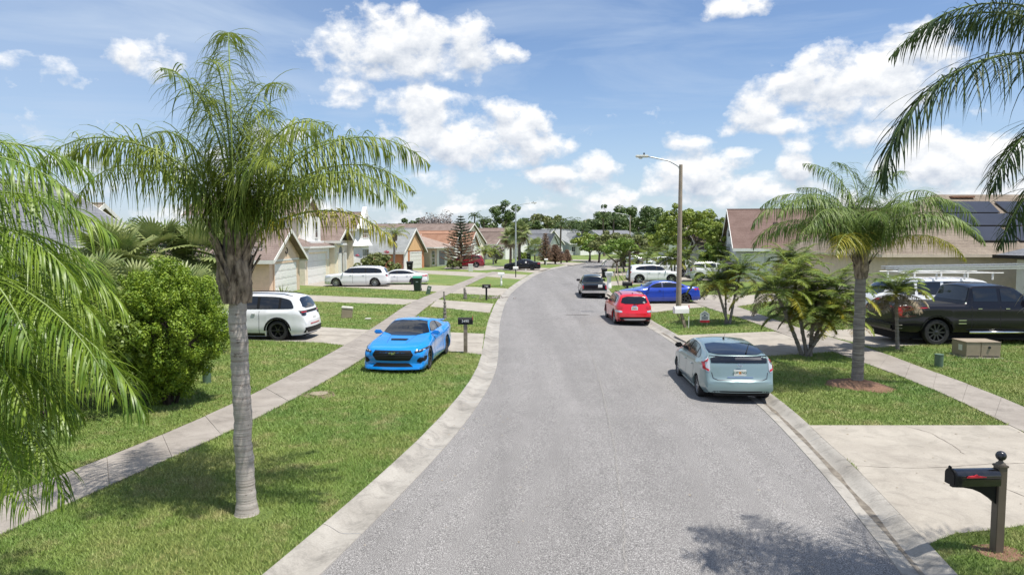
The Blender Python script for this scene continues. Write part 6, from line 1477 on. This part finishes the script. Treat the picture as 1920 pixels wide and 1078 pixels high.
# small litter and manhole
p = G(690, 599.5); mb = MB(); mb.bbox(0, 0, .05, .30, .2, .09, .03); o = mb.build('valve_cover', M['util_l'], smooth=60); o.location = p; tag(o, 'small pale valve cover lying on the second left lawn', 'valve cover')
p = G(598, 739); patch_disc('dry_patch', 'brown ring round a valve lid in the left verge', 'dirt patch', (p.x, p.y), .45, M['dirt'], .004, 12)
mb = MB(); mb.lathe([(.23, .0), (.23, .03), (.001, .03)], 24); o = mb.build('valve_cover', M['util_t'], smooth=40); o.location = p; tag(o, 'round dull lid set in the grass verge by the left pavement', 'valve cover')
p = G(926, 571); mb = MB(); mb.bbox(0, 0, -.03, .9, .10, .10, .01); o = mb.build('storm_drain', M['dark']); o.location = (p.x - .0, p.y, .07); o.rotation_euler = (0, 0, R(80)); tag(o, 'dark storm drain slot in the left kerb', 'drain')
for q, (w1, w2, lb) in (((1083, 592.5), (.62, .035, 'near')), ((1065, 534), (.5, .05, 'far'))):
    p = G(*q, 0); mb = MB(); mb.box(-w1, w1, -w2, w2, .066, .069); o = mb.build('road_patch', M['joint']); o.location = (p.x, p.y, 0); tag(o, kind='structure')

# ------------------------------------------------------------------ palms and trees
DG = 'leaf'
# tall queen palm on the left verge
b = PALM_A; top = Vector((b.x - .12, b.y + .12, 4.02))
F = [(112, 89, 4.6, 100, dict(nl=150, plume=.7, lw=.011, p=2.2)), (82, 88, 3.6, 100, dict(p=2)), (128, 88, 3.2, 100, dict(p=2)), (92, 82, 3.4, 92, {}), (-75, 88, 3.1, 100, dict(p=2)), (262, 87, 3.0, 100, dict(p=2)), (182, 66, 3.75, 128, {}), (150, 76, 3.2, 108, {}), (8, 66, 3.6, 114, {}), (-12, 52, 3.1, 108, dict(ll=.62)), (62, 80, 2.9, 92, {}), (24, 72, 3.2, 110, {}),
     (130, 60, 3.1, 100, {}), (80, 55, 3.0, 95, {}), (-50, 72, 2.2, 108, dict(ll=.6)), (48, 52, 3.1, 98, dict(ll=.65)), (95, 72, 3.2, 80, {}), (-32, 78, 2.9, 108, {}), (168, 58, 3.3, 118, {}), (20, 58, 3.2, 108, dict(ll=.65)), (200, 74, 2.9, 122, {}), (-2, 34, 2.6, 92, dict(m='leaf_yellow', ll=.5, sparse=.3))]
feather_palm('tall queen palm with grey ringed trunk on the left verge', b, top, F, r0=.13, r1=.12, boot_r=.20, boot_h=1.05, ll=.86, lw=.0105, seed=1, nl=100, nboots=30, plume=1.35, grav=.62, flare=.07, seg=6)
# queen palm on the right verge
b = PALM_B; top = Vector((b.x + .02, b.y + .05, 3.75)); patch_disc('mulch_mound', 'raised ring of reddish pine mulch round the right palm', 'mulch', (b.x + .02, b.y - .05), .85, M['mulch'], .16, 5)
F = [(95, 88, 3.4, 90, dict(p=2)), (150, 86, 3.2, 84, dict(p=2)), (40, 86, 3.2, 88, dict(p=2)), (-80, 86, 2.9, 100, dict(p=2)), (215, 58, 3.2, 122, {}), (-30, 56, 3.1, 118, {}), (100, 66, 3.3, 105, {}), (70, 60, 3.4, 108, {}), (172, 46, 3.4, 116, {}), (182, 60, 3.9, 128, {}), (160, 70, 3.5, 118, {}), (4, 58, 4.1, 120, {}), (14, 70, 3.7, 118, {}), (-10, 46, 3.6, 112, dict(ll=.7)), (-6, 30, 3.0, 92, dict(m='leaf_yellow', ll=.6)), (196, 66, 3.5, 124, {}), (30, 68, 3.0, 104, {}), (60, 74, 2.8, 96, {}), (130, 78, 2.9, 88, {}), (205, 50, 2.8, 110, {}), (228, 36, 2.5, 100, dict(m='leaf_yellow')),
     (-45, 60, 2.5, 108, {}), (255, 66, 2.4, 110, {}), (110, 52, 2.9, 95, {}), (80, 42, 2.8, 90, {}), (-75, 74, 2.4, 108, {}), (145, 44, 2.8, 92, {}), (45, 45, 2.9, 95, {}), (-28, 72, 2.9, 110, {}), (190, 76, 2.9, 110, {})]
feather_palm('queen palm standing in a mulch ring on the right verge', b, top, F, r0=.155, r1=.13, boot_r=.16, boot_h=.9, ll=.88, lw=.0105, seed=2, nl=96, grav=.6, tm='trunk2', nboots=20, lm='leaf_blue', flare=.03, plume=.6)
# queen palm out of frame at the near left: its fronds hang into view
F = [(4, 58, 2.75, 108, {}), (-14, 44, 2.6, 104, {}), (22, 46, 2.7, 100, {}), (-34, 34, 2.5, 92, {}), (12, 22, 2.6, 88, {}), (-8, 2, 2.5, 72, {}), (40, 66, 2.8, 110, {}), (48, 32, 2.7, 95, {}), (2, 36, 2.65, 100, {}), (30, 8, 2.5, 75, {}), (-24, 16, 2.6, 84, {}), (66, 50, 2.9, 100, {}), (80, 70, 3.0, 105, {}), (110, 60, 3.0, 100, {}), (150, 55, 3.0, 100, {}), (190, 60, 3.0, 100, {}), (230, 50, 2.9, 100, {}), (265, 40, 2.4, 100, {}), (60, 12, 2.6, 80, {}), (18, -12, 2.5, 55, {}), (-4, -28, 2.5, 50, {}), (36, -34, 2.4, 45, {}), (8, -8, 2.6, 66, {}), (26, 26, 2.7, 92, {}), (-8, 16, 3.3, 86, {}), (6, 6, 3.2, 78, {}), (-20, 28, 3.2, 96, {}), (-14, -12, 3.0, 62, {}), (2, -20, 2.9, 55, {}), (-30, -4, 2.9, 66, {}), (52, -10, 2.5, 62, {}), (-15, 70, 2.6, 112, {})]
feather_palm('near queen palm at the left edge with bright drooping fronds', (-5.9, 5.5, .1), (-5.9, 5.6, 3.75), F, r0=.19, r1=.15, boot_r=.24, boot_h=.8, ll=.85, lw=.0078, seed=3, nl=118, lm='leaf_near', plume=.6, seg=6, grav=.42)
# queen palm out of frame at the near right
F = [(172, 56, 3.35, 148, dict(nl=120, ll=.85, p=.95)), (158, 66, 2.6, 112, {}), (176, 76, 2.9, 116, {}), (150, 62, 2.8, 116, {}), (196, 70, 2.6, 112, {}), (184, -2, 1.9, 80, dict(ll=.62)), (178, -34, 2.0, 42, dict(ll=.5)), (150, 84, 2.8, 95, {}), (120, 72, 2.4, 105, {}), (60, 60, 2.4, 105, {}), (20, 60, 3.1, 100, {}), (-20, 45, 3.1, 100, {}), (-60, 60, 3.0, 100, {}), (250, 20, 2.5, 95, {}), (225, 62, 2.5, 110, {}), (188, -52, 2.6, 35, dict(m='leaf_dry', sparse=.5, ll=.4))]
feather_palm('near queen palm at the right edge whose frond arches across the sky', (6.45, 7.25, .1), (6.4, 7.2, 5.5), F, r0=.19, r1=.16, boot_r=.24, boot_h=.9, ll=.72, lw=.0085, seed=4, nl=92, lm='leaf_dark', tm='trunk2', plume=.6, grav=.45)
# small clumping date palms on the right
def date_clump(label, base, stems, seed, L=1.25, n=26, dry=5, yellow=4):
    """stems: (top pixel x, top pixel y, dy)"""
    b = G(*base); t = thing('date_palm', label, 'palm tree', b, 0); rnd = random.Random(seed)
    for k, (px, py, dy, sc_, nf) in enumerate(stems):
        x, z = PY(px, py, b.y + dy); tp = Vector((x - b.x, dy, z - .1)); a0 = Vector((rnd.uniform(-.14, .14) + tp.x * .06, rnd.uniform(-.1, .1), -.05))
        mid = Vector((tp.x * .42 + a0.x * .3, tp.y * .5, tp.z * .45)); P = [a0.lerp(mid, u) * (1 - u) + mid.lerp(tp, u) * u for u in [i / 12 for i in range(13)]]
        st = MB(); ring_trunk(st, P, .062 * sc_, .045 * sc_, n=9, rings=26, flare=.02, bump=.008); o = st.build('stem', M['trunk2'], t, smooth=60)
        for i, f in enumerate(auto_fronds(int(nf * 1.15), L * 1.0 * sc_, seed * 13 + k, el=(-18, 80), dr=(65, 110), dry=max(1, int(nf * dry / 26)), yellow=int(nf * yellow / 26))):
            kw = dict(f[4]); m = kw.pop('m', 'leaf_blue' if rnd.random() < .25 else 'leaf')
            frond_mesh(f[0], f[1], f[2], f[3], .33 * sc_ * (.8 if m == 'leaf_dry' else 1), nl=58, lw=.0165, grav=.12, seed=seed * 100 + k * 40 + i, base=tp, plume=.12, seg=3, start=.16, stem=.011, hang=1.0 if m != 'leaf_dry' else 2.5, **kw).build('frond', [M['leaf_dry'] if m == 'leaf_dry' else M['rachis'], M[m]], o, smooth='all')
    return t
date_clump('clump of slender date palms with four bent stems and dry fronds behind the teal hatchback', (1508, 668), [(1455, 548, -.2, 1.15, 26), (1500, 588, .1, .95, 22), (1532, 560, .4, 1.15, 28), (1562, 598, -.3, 1.0, 24), (1490, 528, .9, 1.1, 22), (1570, 548, .9, 1.1, 22)], 5, L=1.5)
date_clump('triple-stemmed small date palm on the lawn by the house-shaped sign', (1364, 608), [(1342, 530, 0, 1.1, 26), (1360, 541, .3, .9, 18), (1388, 512, .3, 1.1, 26)], 6, L=1.45)
date_clump('young date palm with hanging dry fronds in front of the black truck', (1684, 655), [(1680, 552, 0, 1.15, 34)], 7, L=1.2, dry=13, yellow=2)
date_clump('date palm behind the clump, before the pale house wall', (1478, 600), [(1476, 492, 0, 1.3, 26), (1500, 500, .6, 1.2, 20)], 8, L=1.3)
date_clump('small slender palm at the right kerb behind the white SUV bonnet', (1213, 517), [(1213, 484, 0, 1.9, 20)], 9, L=1.2, dry=4)
date_clump('three thin palms between the white SUV and the lamp post', (1262, 528), [(1257, 487, 0, 1.7, 20), (1266, 486, .4, 1.7, 18), (1284, 486, .6, 1.7, 18)], 10, L=1.2, dry=3)
date_clump('low date palm against the bright tree on the far right lawn', (1345, 522), [(1340, 478, 0, 1.9, 20), (1352, 484, .5, 1.6, 16)], 11, L=1.2)
date_clump('small palm beside the V-shaped tree', (1172, 510), [(1163, 484, 0, 2.0, 20)], 12, L=1.2, dry=2)

# bright clipped conifer shrub, left
b = G(320, 758); t = thing('round_shrub', 'bright yellow-green rounded conifer shrub on the left lawn', 'shrub', b)
rnd = random.Random(4); C, rr = [], []
while len(C) < 520:
    v = Vector((rnd.gauss(0, 1), rnd.gauss(0, 1), rnd.gauss(0, 1))).normalized(); q = rnd.uniform(.62, 1.07) * (1 + .05 * math.sin(7 * math.atan2(v.y, v.x) + 5 * v.z))
    z = 1.80 + v.z * 1.62 * q; wz = 1.0 if z > 1.5 else .52 + .48 * (z / 1.5)
    if z < .15: continue
    C.append((v.x * 1.24 * q * wz, v.y * 1.2 * q * wz, z)); rr.append(rnd.uniform(.10, .20))
V = leaf_cloud(C, rr, 90000, .030, 5, flat=1.25, shell=.35, up=.2, aspect=.55); quad_obj('foliage', V, M['arbor'], t)
mb = MB()
for k in range(9): a = rnd.uniform(0, 6.28); mb.tube([(.1 * math.cos(a), .1 * math.sin(a), -.05), (.3 * math.cos(a), .3 * math.sin(a), .6), (.8 * math.cos(a), .8 * math.sin(a), 1.8)], [.05, .035, .012], n=6)
mb.sphere((0, 0, 1.7), .72, 10, sz=1.4); mb.build('stem', M['bark_d'], t, smooth='all')
# shrubs beneath the near palm
leafy_tree('mid green broad-leaved shrub behind the near palm fronds', G(215, 745), 2.6, 1.5, 1.2, 21, 'shrub', 9000, .055, 70, .05, name='leafy_shrub', cat='shrub', clear=.1, multi=4)
leafy_tree('dense green shrub at the left edge under the near palm', G(85, 790), 3.3, 1.9, 1.6, 22, 'bright', 9000, .065, 70, .06, name='leafy_shrub', cat='shrub', clear=.1, multi=4)
leafy_tree('dark shrub low at the left edge beyond the pavement', G(-30, 880), 1.6, 1.0, .8, 23, 'oak', 3600, .05, 40, .04, name='leafy_shrub', cat='shrub', clear=.1, multi=3)
# fan palms behind
for (px, Y, hh, n, sz, sk, lb) in ((215, 25, 3.0, 30, 1.15, 3, 'fan palm with a broad pleated leaf, leftmost of the cluster behind the round shrub'), (300, 27.5, 3.3, 30, 1.15, 2, 'fan palm rising in the middle of the cluster behind the round shrub'), (380, 28.5, 3.1, 32, 1.2, 4, 'fan palm with yellowing tips, right of the cluster behind the tall palm trunk'), (255, 22.5, 1.9, 24, 1.05, 2, 'lower fan palm in front of the cluster'), (345, 24, 1.7, 24, 1.05, 4, 'low fan palm just above the round shrub'), (160, 21.5, 2.0, 24, 1.1, 2, 'fan palm half hidden by the near palm fronds')):
    fan_palm(lb, ((px - 960) / FPX * Y, Y, .1), hh, n, sz, int(px), 'fan palms behind the shrub', skirt=sk)
leafy_tree('bare greyish hedge tree behind the fan palms', ((400 - 960) / FPX * 33, 33, .1), 4.6, 1.7, 1.3, 31, 'bare', 2600, .09, 40, .07)
leafy_tree('dark green hedge filling the gap behind the fan palms', ((290 - 960) / FPX * 31, 31, .1), 3.3, 3.8, 1.7, 32, 'oak', 9000, .085, 80, .08, ry=1.4, name='hedge', cat='hedge', clear=.1, multi=3)
# agave by garage, flowering shrub, palm before the orange house
p = G(530, 560); t = thing('yucca_plant', 'spiky agave before the white garage door of the tan house', 'plant', p); mb = MB(); rnd = random.Random(3)
for k in range(16):
    a = k * 2.4; e = R(rnd.uniform(35, 80)); d = Vector((math.cos(a) * math.cos(e), math.sin(a) * math.cos(e), math.sin(e))); s_ = Vector((-math.sin(a), math.cos(a), 0)) * .07; o = len(mb.v)
    for i in range(4): u = i / 3; q = d * 1.05 * u; mb.v += [tuple(q - s_ * (1 - u * .97)), tuple(q + s_ * (1 - u * .97))]
    for i in range(3): mb.f.append((o+2*i, o+2*i+1, o+2*i+3, o+2*i+2)); mb.m.append(0)
mb.build('leaf', M['fan'], t)
b = G(703, 520); t = leafy_tree('spiky shrub with pink flowers before the orange house wall', b, 2.5, 2.2, 1.3, 41, 'olive', 3200, .16, 40, .05, name='flowering_shrub', cat='shrub', clear=.1, multi=4)
rng = np.random.default_rng(2); quad_obj('flower', leaf_cloud([(-1.6, -1, 2.3), (-.9, -1, 1.5), (1.4, -.6, 2.7), (.2, -1.2, 1.9)], [.22, .18, .25, .15], 130, .09, 4), M['pink'], t)
feather_palm('slender palm with yellowish crown in front of the orange house', G(738, 508), tuple(Vector(G(738, 508)) + Vector((.2, 0, 4.6))), auto_fronds(16, 2.1, 51, el=(10, 85), dr=(85, 125), yellow=5), r0=.16, r1=.12, boot_r=.26, boot_h=1.0, ll=.5, lw=.022, seed=51, nl=30, rings=24, seg=4, tm='trunk2')
# Norfolk pine with browned lower half
def norfolk(label, px, by, ty, wpx, green_from, seed):
    b = G(px, by); _, zt = PY(px, ty, b.y); H = zt - .1; s = b.y / FPX; t = thing('conifer_tree', label, 'tree', b); rnd = random.Random(seed)
    MB().tube([(0, 0, -.1), (0, 0, H * .5), (0, 0, H)], [.16, .10, .02], n=8).build('trunk', M['bark_d'], t, smooth='all')
    g_, br = [], []; tiers = 17
    for k in range(tiers):
        u = .12 + .88 * k / tiers; z = H * u; R_ = wpx * s * .5 * (1 - u) ** .75 * 1.12 + .1
        for a_ in range(9):
            a = a_ * 2 * math.pi / 9 + k * .5 + rnd.uniform(-.15, .15); L = R_ * rnd.uniform(.75, 1.08)
            for i in range(max(4, int(L / .09))):
                r_ = L * (i + .5) / max(4, int(L / .09)); zz = z + .10 * r_ + .14 * (r_ / L) ** 3 * L; (g_ if u > green_from + rnd.uniform(-.06, .06) else br).append((r_ * math.cos(a), r_ * math.sin(a), zz))
    for nm, C, m in (('green_foliage', g_, 'conifer'), ('browned_foliage', br, 'rust_leaf')):
        if C: quad_obj(nm, leaf_cloud(C, [.16] * len(C), len(C) * 8, .075, seed, flat=.6, shell=.2, aspect=.4), M[m], t)
    return t
norfolk('tall conifer, dark green above and browned below, beside the red minivan', 864.5, 504, 402, 78, .50, 61)
norfolk('pinkish-brown dying cypress right of the steel street lamp', 1022, 496, 436, 34, 1.2, 62)
norfolk('rust-coloured spreading cypress by the far left lawn', 1041, 495, 458, 46, 1.2, 63)
norfolk('small browned young conifer right of the navy bin', 1063, 492, 468, 20, 1.2, 64)
def tree_px(label, px, by, ty, wpx, seed, lm='oak', Y=None, **k):
    b = G(px, by) if Y is None else Vector(((px - 960) / FPX * Y, Y, .1)); _, zt = PY(px, ty, b.y); H = zt - .1; s = b.y / FPX; rx = wpx * s / 2; kw = dict(n=5200, size=max(.08, 2.3 * s), clumps=46, trunk_r=max(.07, rx * .06)); kw.update(k); rzf = kw.pop('rz', .36)
    return leafy_tree(label, b, H, rx, H * rzf, seed, lm, **kw)
tree_px('brown leafless-looking bush right of the palm by the minivan', 930, 494, 462, 26, 71, 'bare', name='bare_shrub', cat='shrub', rz=.45, clear=.05, multi=5, n=2600)
tree_px('bright green rounded hedge bush behind the black sedan', 979, 494, 474, 16, 72, 'bright', name='round_bush', cat='shrub', rz=.5, clear=.05, n=1800)
tree_px('small sparse reddish bush on the lawn before the minivan', 849, 505, 488, 26, 73, 'olive', name='small_bush', cat='shrub', rz=.42, n=900, clear=.2)
# background trees
tree_px('bare grey-branched tree above the brown roof', 826, 0, 402, 60, 81, 'bare', Y=150, n=2600, hollow=.3, rz=.3, cr=(.3, .5), size=.22)
tree_px('second bare grey tree beside the first, above the brown roof', 800, 0, 408, 40, 82, 'bare', Y=155, n=1600, hollow=.3, rz=.3, cr=(.3, .5), size=.22)
tree_px('tall dark open-crowned pine above the steel street lamp', 945, 0, 386, 38, 83, 'oak', Y=170, n=2600, rz=.22, clumps=22, cr=(.35, .55), hollow=.5, lump=.35, clear=.6)
tree_px('dark tree at the left of the far tree line behind the white gables', 905, 0, 414, 60, 84, 'oak', Y=185)
tree_px('far tree behind the tan hip roof', 770, 0, 415, 60, 85, 'oak', Y=170)
bt = [(985, 412, 60), (1018, 404, 70), (1052, 408, 70), (1085, 411, 60), (1110, 415, 50), (1148, 392, 60), (1182, 389, 80), (1215, 394, 60), (1240, 400, 50), (960, 418, 50), (1290, 405, 60), (1385, 404, 40), (1470, 384, 20), (1140, 405, 50), (1330, 410, 60), (1420, 410, 60)]
FT = ['rounded dark tree just right of the steel street lamp, on the far tree line', 'broad olive tree above the far grey roofs, left of the tall palm pair', 'dark domed tree directly behind the tall palm pair', 'low olive tree between the tall palm pair and the far bend', 'low dark tree right above the far bend of the road', 'tall ragged dark tree left of the far pale street lamp', 'broad dark tree behind the far pale street lamp', 'dark tree right of the far pale street lamp', 'dark tree just left of the large bright green tree', 'small olive tree left of the steel street lamp on the far tree line', 'dark tree hidden behind the large bright green tree', 'dark tree rising between the bright tree and the red-brown roof', 'small dark treetop showing over the red-brown roof ridge', 'dark tree between the far bend palms and the pale lamp', 'low dark tree behind the right side of the bright tree', 'low dark tree behind the red-brown roof gable']
for i, (px, ty, wp) in enumerate(bt):
    tree_px(FT[i], px, 0, ty, wp * 1.15, 90 + i, 'olive' if i in (1, 3, 9) else 'oak', Y=205 + (i % 4) * 8, group='trees of the far tree line', n=4200)
# long low woodland closing the view
rnd = random.Random(77); C, rr = [], []
for k in range(700):
    a = R(-48 + 96 * rnd.random()); D = rnd.uniform(250, 330); C.append((D * math.sin(a), D * math.cos(a), rnd.uniform(.5, 7.5) * (1 + .25 * math.sin(a * 23)))); rr.append(rnd.uniform(2.0, 3.8))
me = tri_mesh('far_woodland', leaf_cloud(C, rr, 60000, .55, 7), 4); me.materials.append(M['oak']); o = bpy.data.objects.new('far_woodland', me); COL.objects.link(o); tag(o, 'far dark woodland along the horizon', 'woodland', kind='stuff')
rnd = random.Random(15)
for i, (px, by, ty, wp, lb) in enumerate(((888, 470, 396, 26, 'tall slim palm left of the open-crowned pine'), (910, 472, 404, 30, 'palm beside the open-crowned pine'), (1050, 486, 408, 46, 'tall palm left of the pair behind the far grey roofs'), (1070, 487, 406, 46, 'tall palm right of the pair behind the far grey roofs'), (1090, 486, 418, 34, 'shorter palm behind the far grey roofs'), (1133, 487, 398, 34, 'tall palm at the far bend'), (1148, 489, 402, 30, 'second palm at the far bend'), (1196, 488, 430, 30, 'low palm behind the wide tree'))):
    Y = 190 - (i % 3) * 12; x = (px - 960) / FPX * Y; _, zt = PY(px, ty, Y); L = wp / 2 * Y / FPX * 1.25
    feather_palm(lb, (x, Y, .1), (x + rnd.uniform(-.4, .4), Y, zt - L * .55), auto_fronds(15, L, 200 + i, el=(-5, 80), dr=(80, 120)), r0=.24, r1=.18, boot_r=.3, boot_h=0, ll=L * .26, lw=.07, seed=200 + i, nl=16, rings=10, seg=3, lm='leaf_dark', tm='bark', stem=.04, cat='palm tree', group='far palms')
# cabbage palms at first bend, date palms by minivan
fan_palm('cabbage palm with shaggy skirt behind the steel street lamp', G(974, 505), 4.9, 30, 1.15, 301, skirt=14, tr=.2)
fan_palm('cabbage palm with shaggy skirt just left of the steel lamp', G(957, 500), 4.2, 28, 1.1, 302, skirt=12, tr=.2)
feather_palm('arching date palm right of the red minivan', G(908, 498), tuple(Vector(G(908, 498)) + Vector((0, 0, 2.0))), auto_fronds(20, 2.0, 311, el=(0, 80), dr=(70, 100), yellow=4), r0=.14, r1=.14, boot_r=.22, boot_h=.5, ll=.4, lw=.03, seed=311, nl=24, rings=12, seg=3)
feather_palm('low date palm beside the first, before the white gables', G(925, 496), tuple(Vector(G(925, 496)) + Vector((0, 0, 1.9))), auto_fronds(20, 2.0, 312, el=(0, 80), dr=(70, 100)), r0=.14, r1=.14, boot_r=.22, boot_h=.5, ll=.4, lw=.03, seed=312, nl=24, rings=12, seg=3)
fan_palm('young fan palm on the far left lawn by the cypress', G(1003, 493), 2.6, 16, 1.3, 303, tr=.12)
# right-hand street trees
tree_px('large bright green round tree behind the lamp post', 1290, 512, 391, 132, 121, 'bright', n=15000, clumps=120, rz=.36, size=.15, cr=(.14, .26), clear=.3)
tree_px('wide flat-crowned olive green tree with forked trunk on the right', 1168, 500, 437, 150, 122, 'olive', n=12000, clumps=90, rz=.32, size=.2, clear=.35, multi=3, bm='bark_d', cr=(.25, .4))
tree_px('bright-leaved street tree at the far right bend', 1105, 490, 436, 60, 123, 'bright', n=5200, clumps=50, rz=.36, size=.2, clear=.35, multi=2)
tree_px('small spreading street tree before the far bend house', 1124, 492, 446, 50, 124, 'shrub', n=4200, clumps=40, rz=.33, size=.2, clear=.4, multi=2)
tree_px('green tree at the left of the red-brown roof', 1352, 519, 410, 44, 125, 'bright', n=5200, clumps=44, rz=.34, size=.14, clear=.4)
tree_px('low dark tree against the corner of the pale garage house', 1335, 522, 462, 44, 126, 'shrub', n=4200, clumps=40, rz=.3, size=.12, clear=.4, multi=3, bm='bark_d')
# bare V-shaped young tree with stakes
b = G(1158, 512); t = thing('young_tree', 'young tree with dark V-shaped fork and support stakes on the right', 'tree', b)
def vp(px, py, dy=0): x, z = PY(px, py, b.y + dy); return (x - b.x, dy, z - .1)
mb = MB(); mb.tube([(0, 0, -.1), vp(1157, 498), vp(1156, 492)], [.15, .13, .12], n=9)
for q in (vp(1138, 478), vp(1180, 475, .5)): mb.tube([vp(1156, 492), Vector(vp(1156, 492)).lerp(Vector(q), .5), q], [.10, .075, .05], n=8)
mb.build('trunk', M['bark_d'], t, smooth='all')
C, rr = crown_clumps((vp(1160, 466)[0], 0, vp(1160, 466)[2]), 2.6, 2.2, 1.2, 30, 8, (.3, .45)); quad_obj('crown', leaf_cloud(C, rr, 3600, .13, 8), M['shrub'], t)
for i, (a, c2, lb) in enumerate((((1160, 535), (1157, 498), 'first'), ((1178, 541), (1162, 500), 'second'), ((1150, 522), (1156, 500), 'third'))):
    q = G(*a); e = Vector(vp(*c2)) + Vector(b); mb = MB(); mb.tube([(0, 0, 0), tuple(e - Vector(q))], .045, n=6); o = mb.build('support_stake', M['post_gr']); o.location = q
    tag(o, f'{["pale","dark","short"][i]} support stake leaning on the V-shaped young tree', 'stake', 'stakes of the young tree')
b = G(1180, 533); mb = MB(); mb.tube([(0, 0, 0), (.0, 0, 2.9)], .10, n=8); o = mb.build('wooden_post', M['bark_d']); o.location = b; tag(o, 'upright dark wooden post at the rear of the white SUV on the right', 'post')
# lawns
blades('grass', 3400, -16, 20, 6.5, 60, 1, w0=.0048)
# dead leaf bits along the gutters and on the driveway edge
rng = np.random.default_rng(8); P = []
for E, sg, n in ((RE, 1, 260), (LE, -1, 160)):
    O = offs(E, sg * .25)
    for _ in range(n):
        k = rng.integers(0, len(O)); p = O[k]
        if 5 < p.y < 40: P.append((p.x + rng.normal(0, .10), p.y + rng.uniform(-.5, .5), .012))
for _ in range(260): x, y = rng.uniform(-2, 12), rng.uniform(7, 24); P.append((x, y, .112 if x > 6.2 else .072))
P = np.array(P); a = rng.uniform(0, 6.28, len(P)); s_ = rng.uniform(.012, .035, len(P)); V = np.empty((len(P) * 3, 3))
for j in range(3): V[j::3] = P + np.column_stack([np.cos(a + j * 2.3) * s_, np.sin(a + j * 2.3) * s_ * .7, rng.uniform(0, .01, len(P))])
me = tri_mesh('leaf_litter', V); me.materials.append(M['leaf_dry']); o = bpy.data.objects.new('leaf_litter', me); COL.objects.link(o); tag(o, 'scattered dry leaf bits along the gutters', 'leaf litter', kind='stuff')
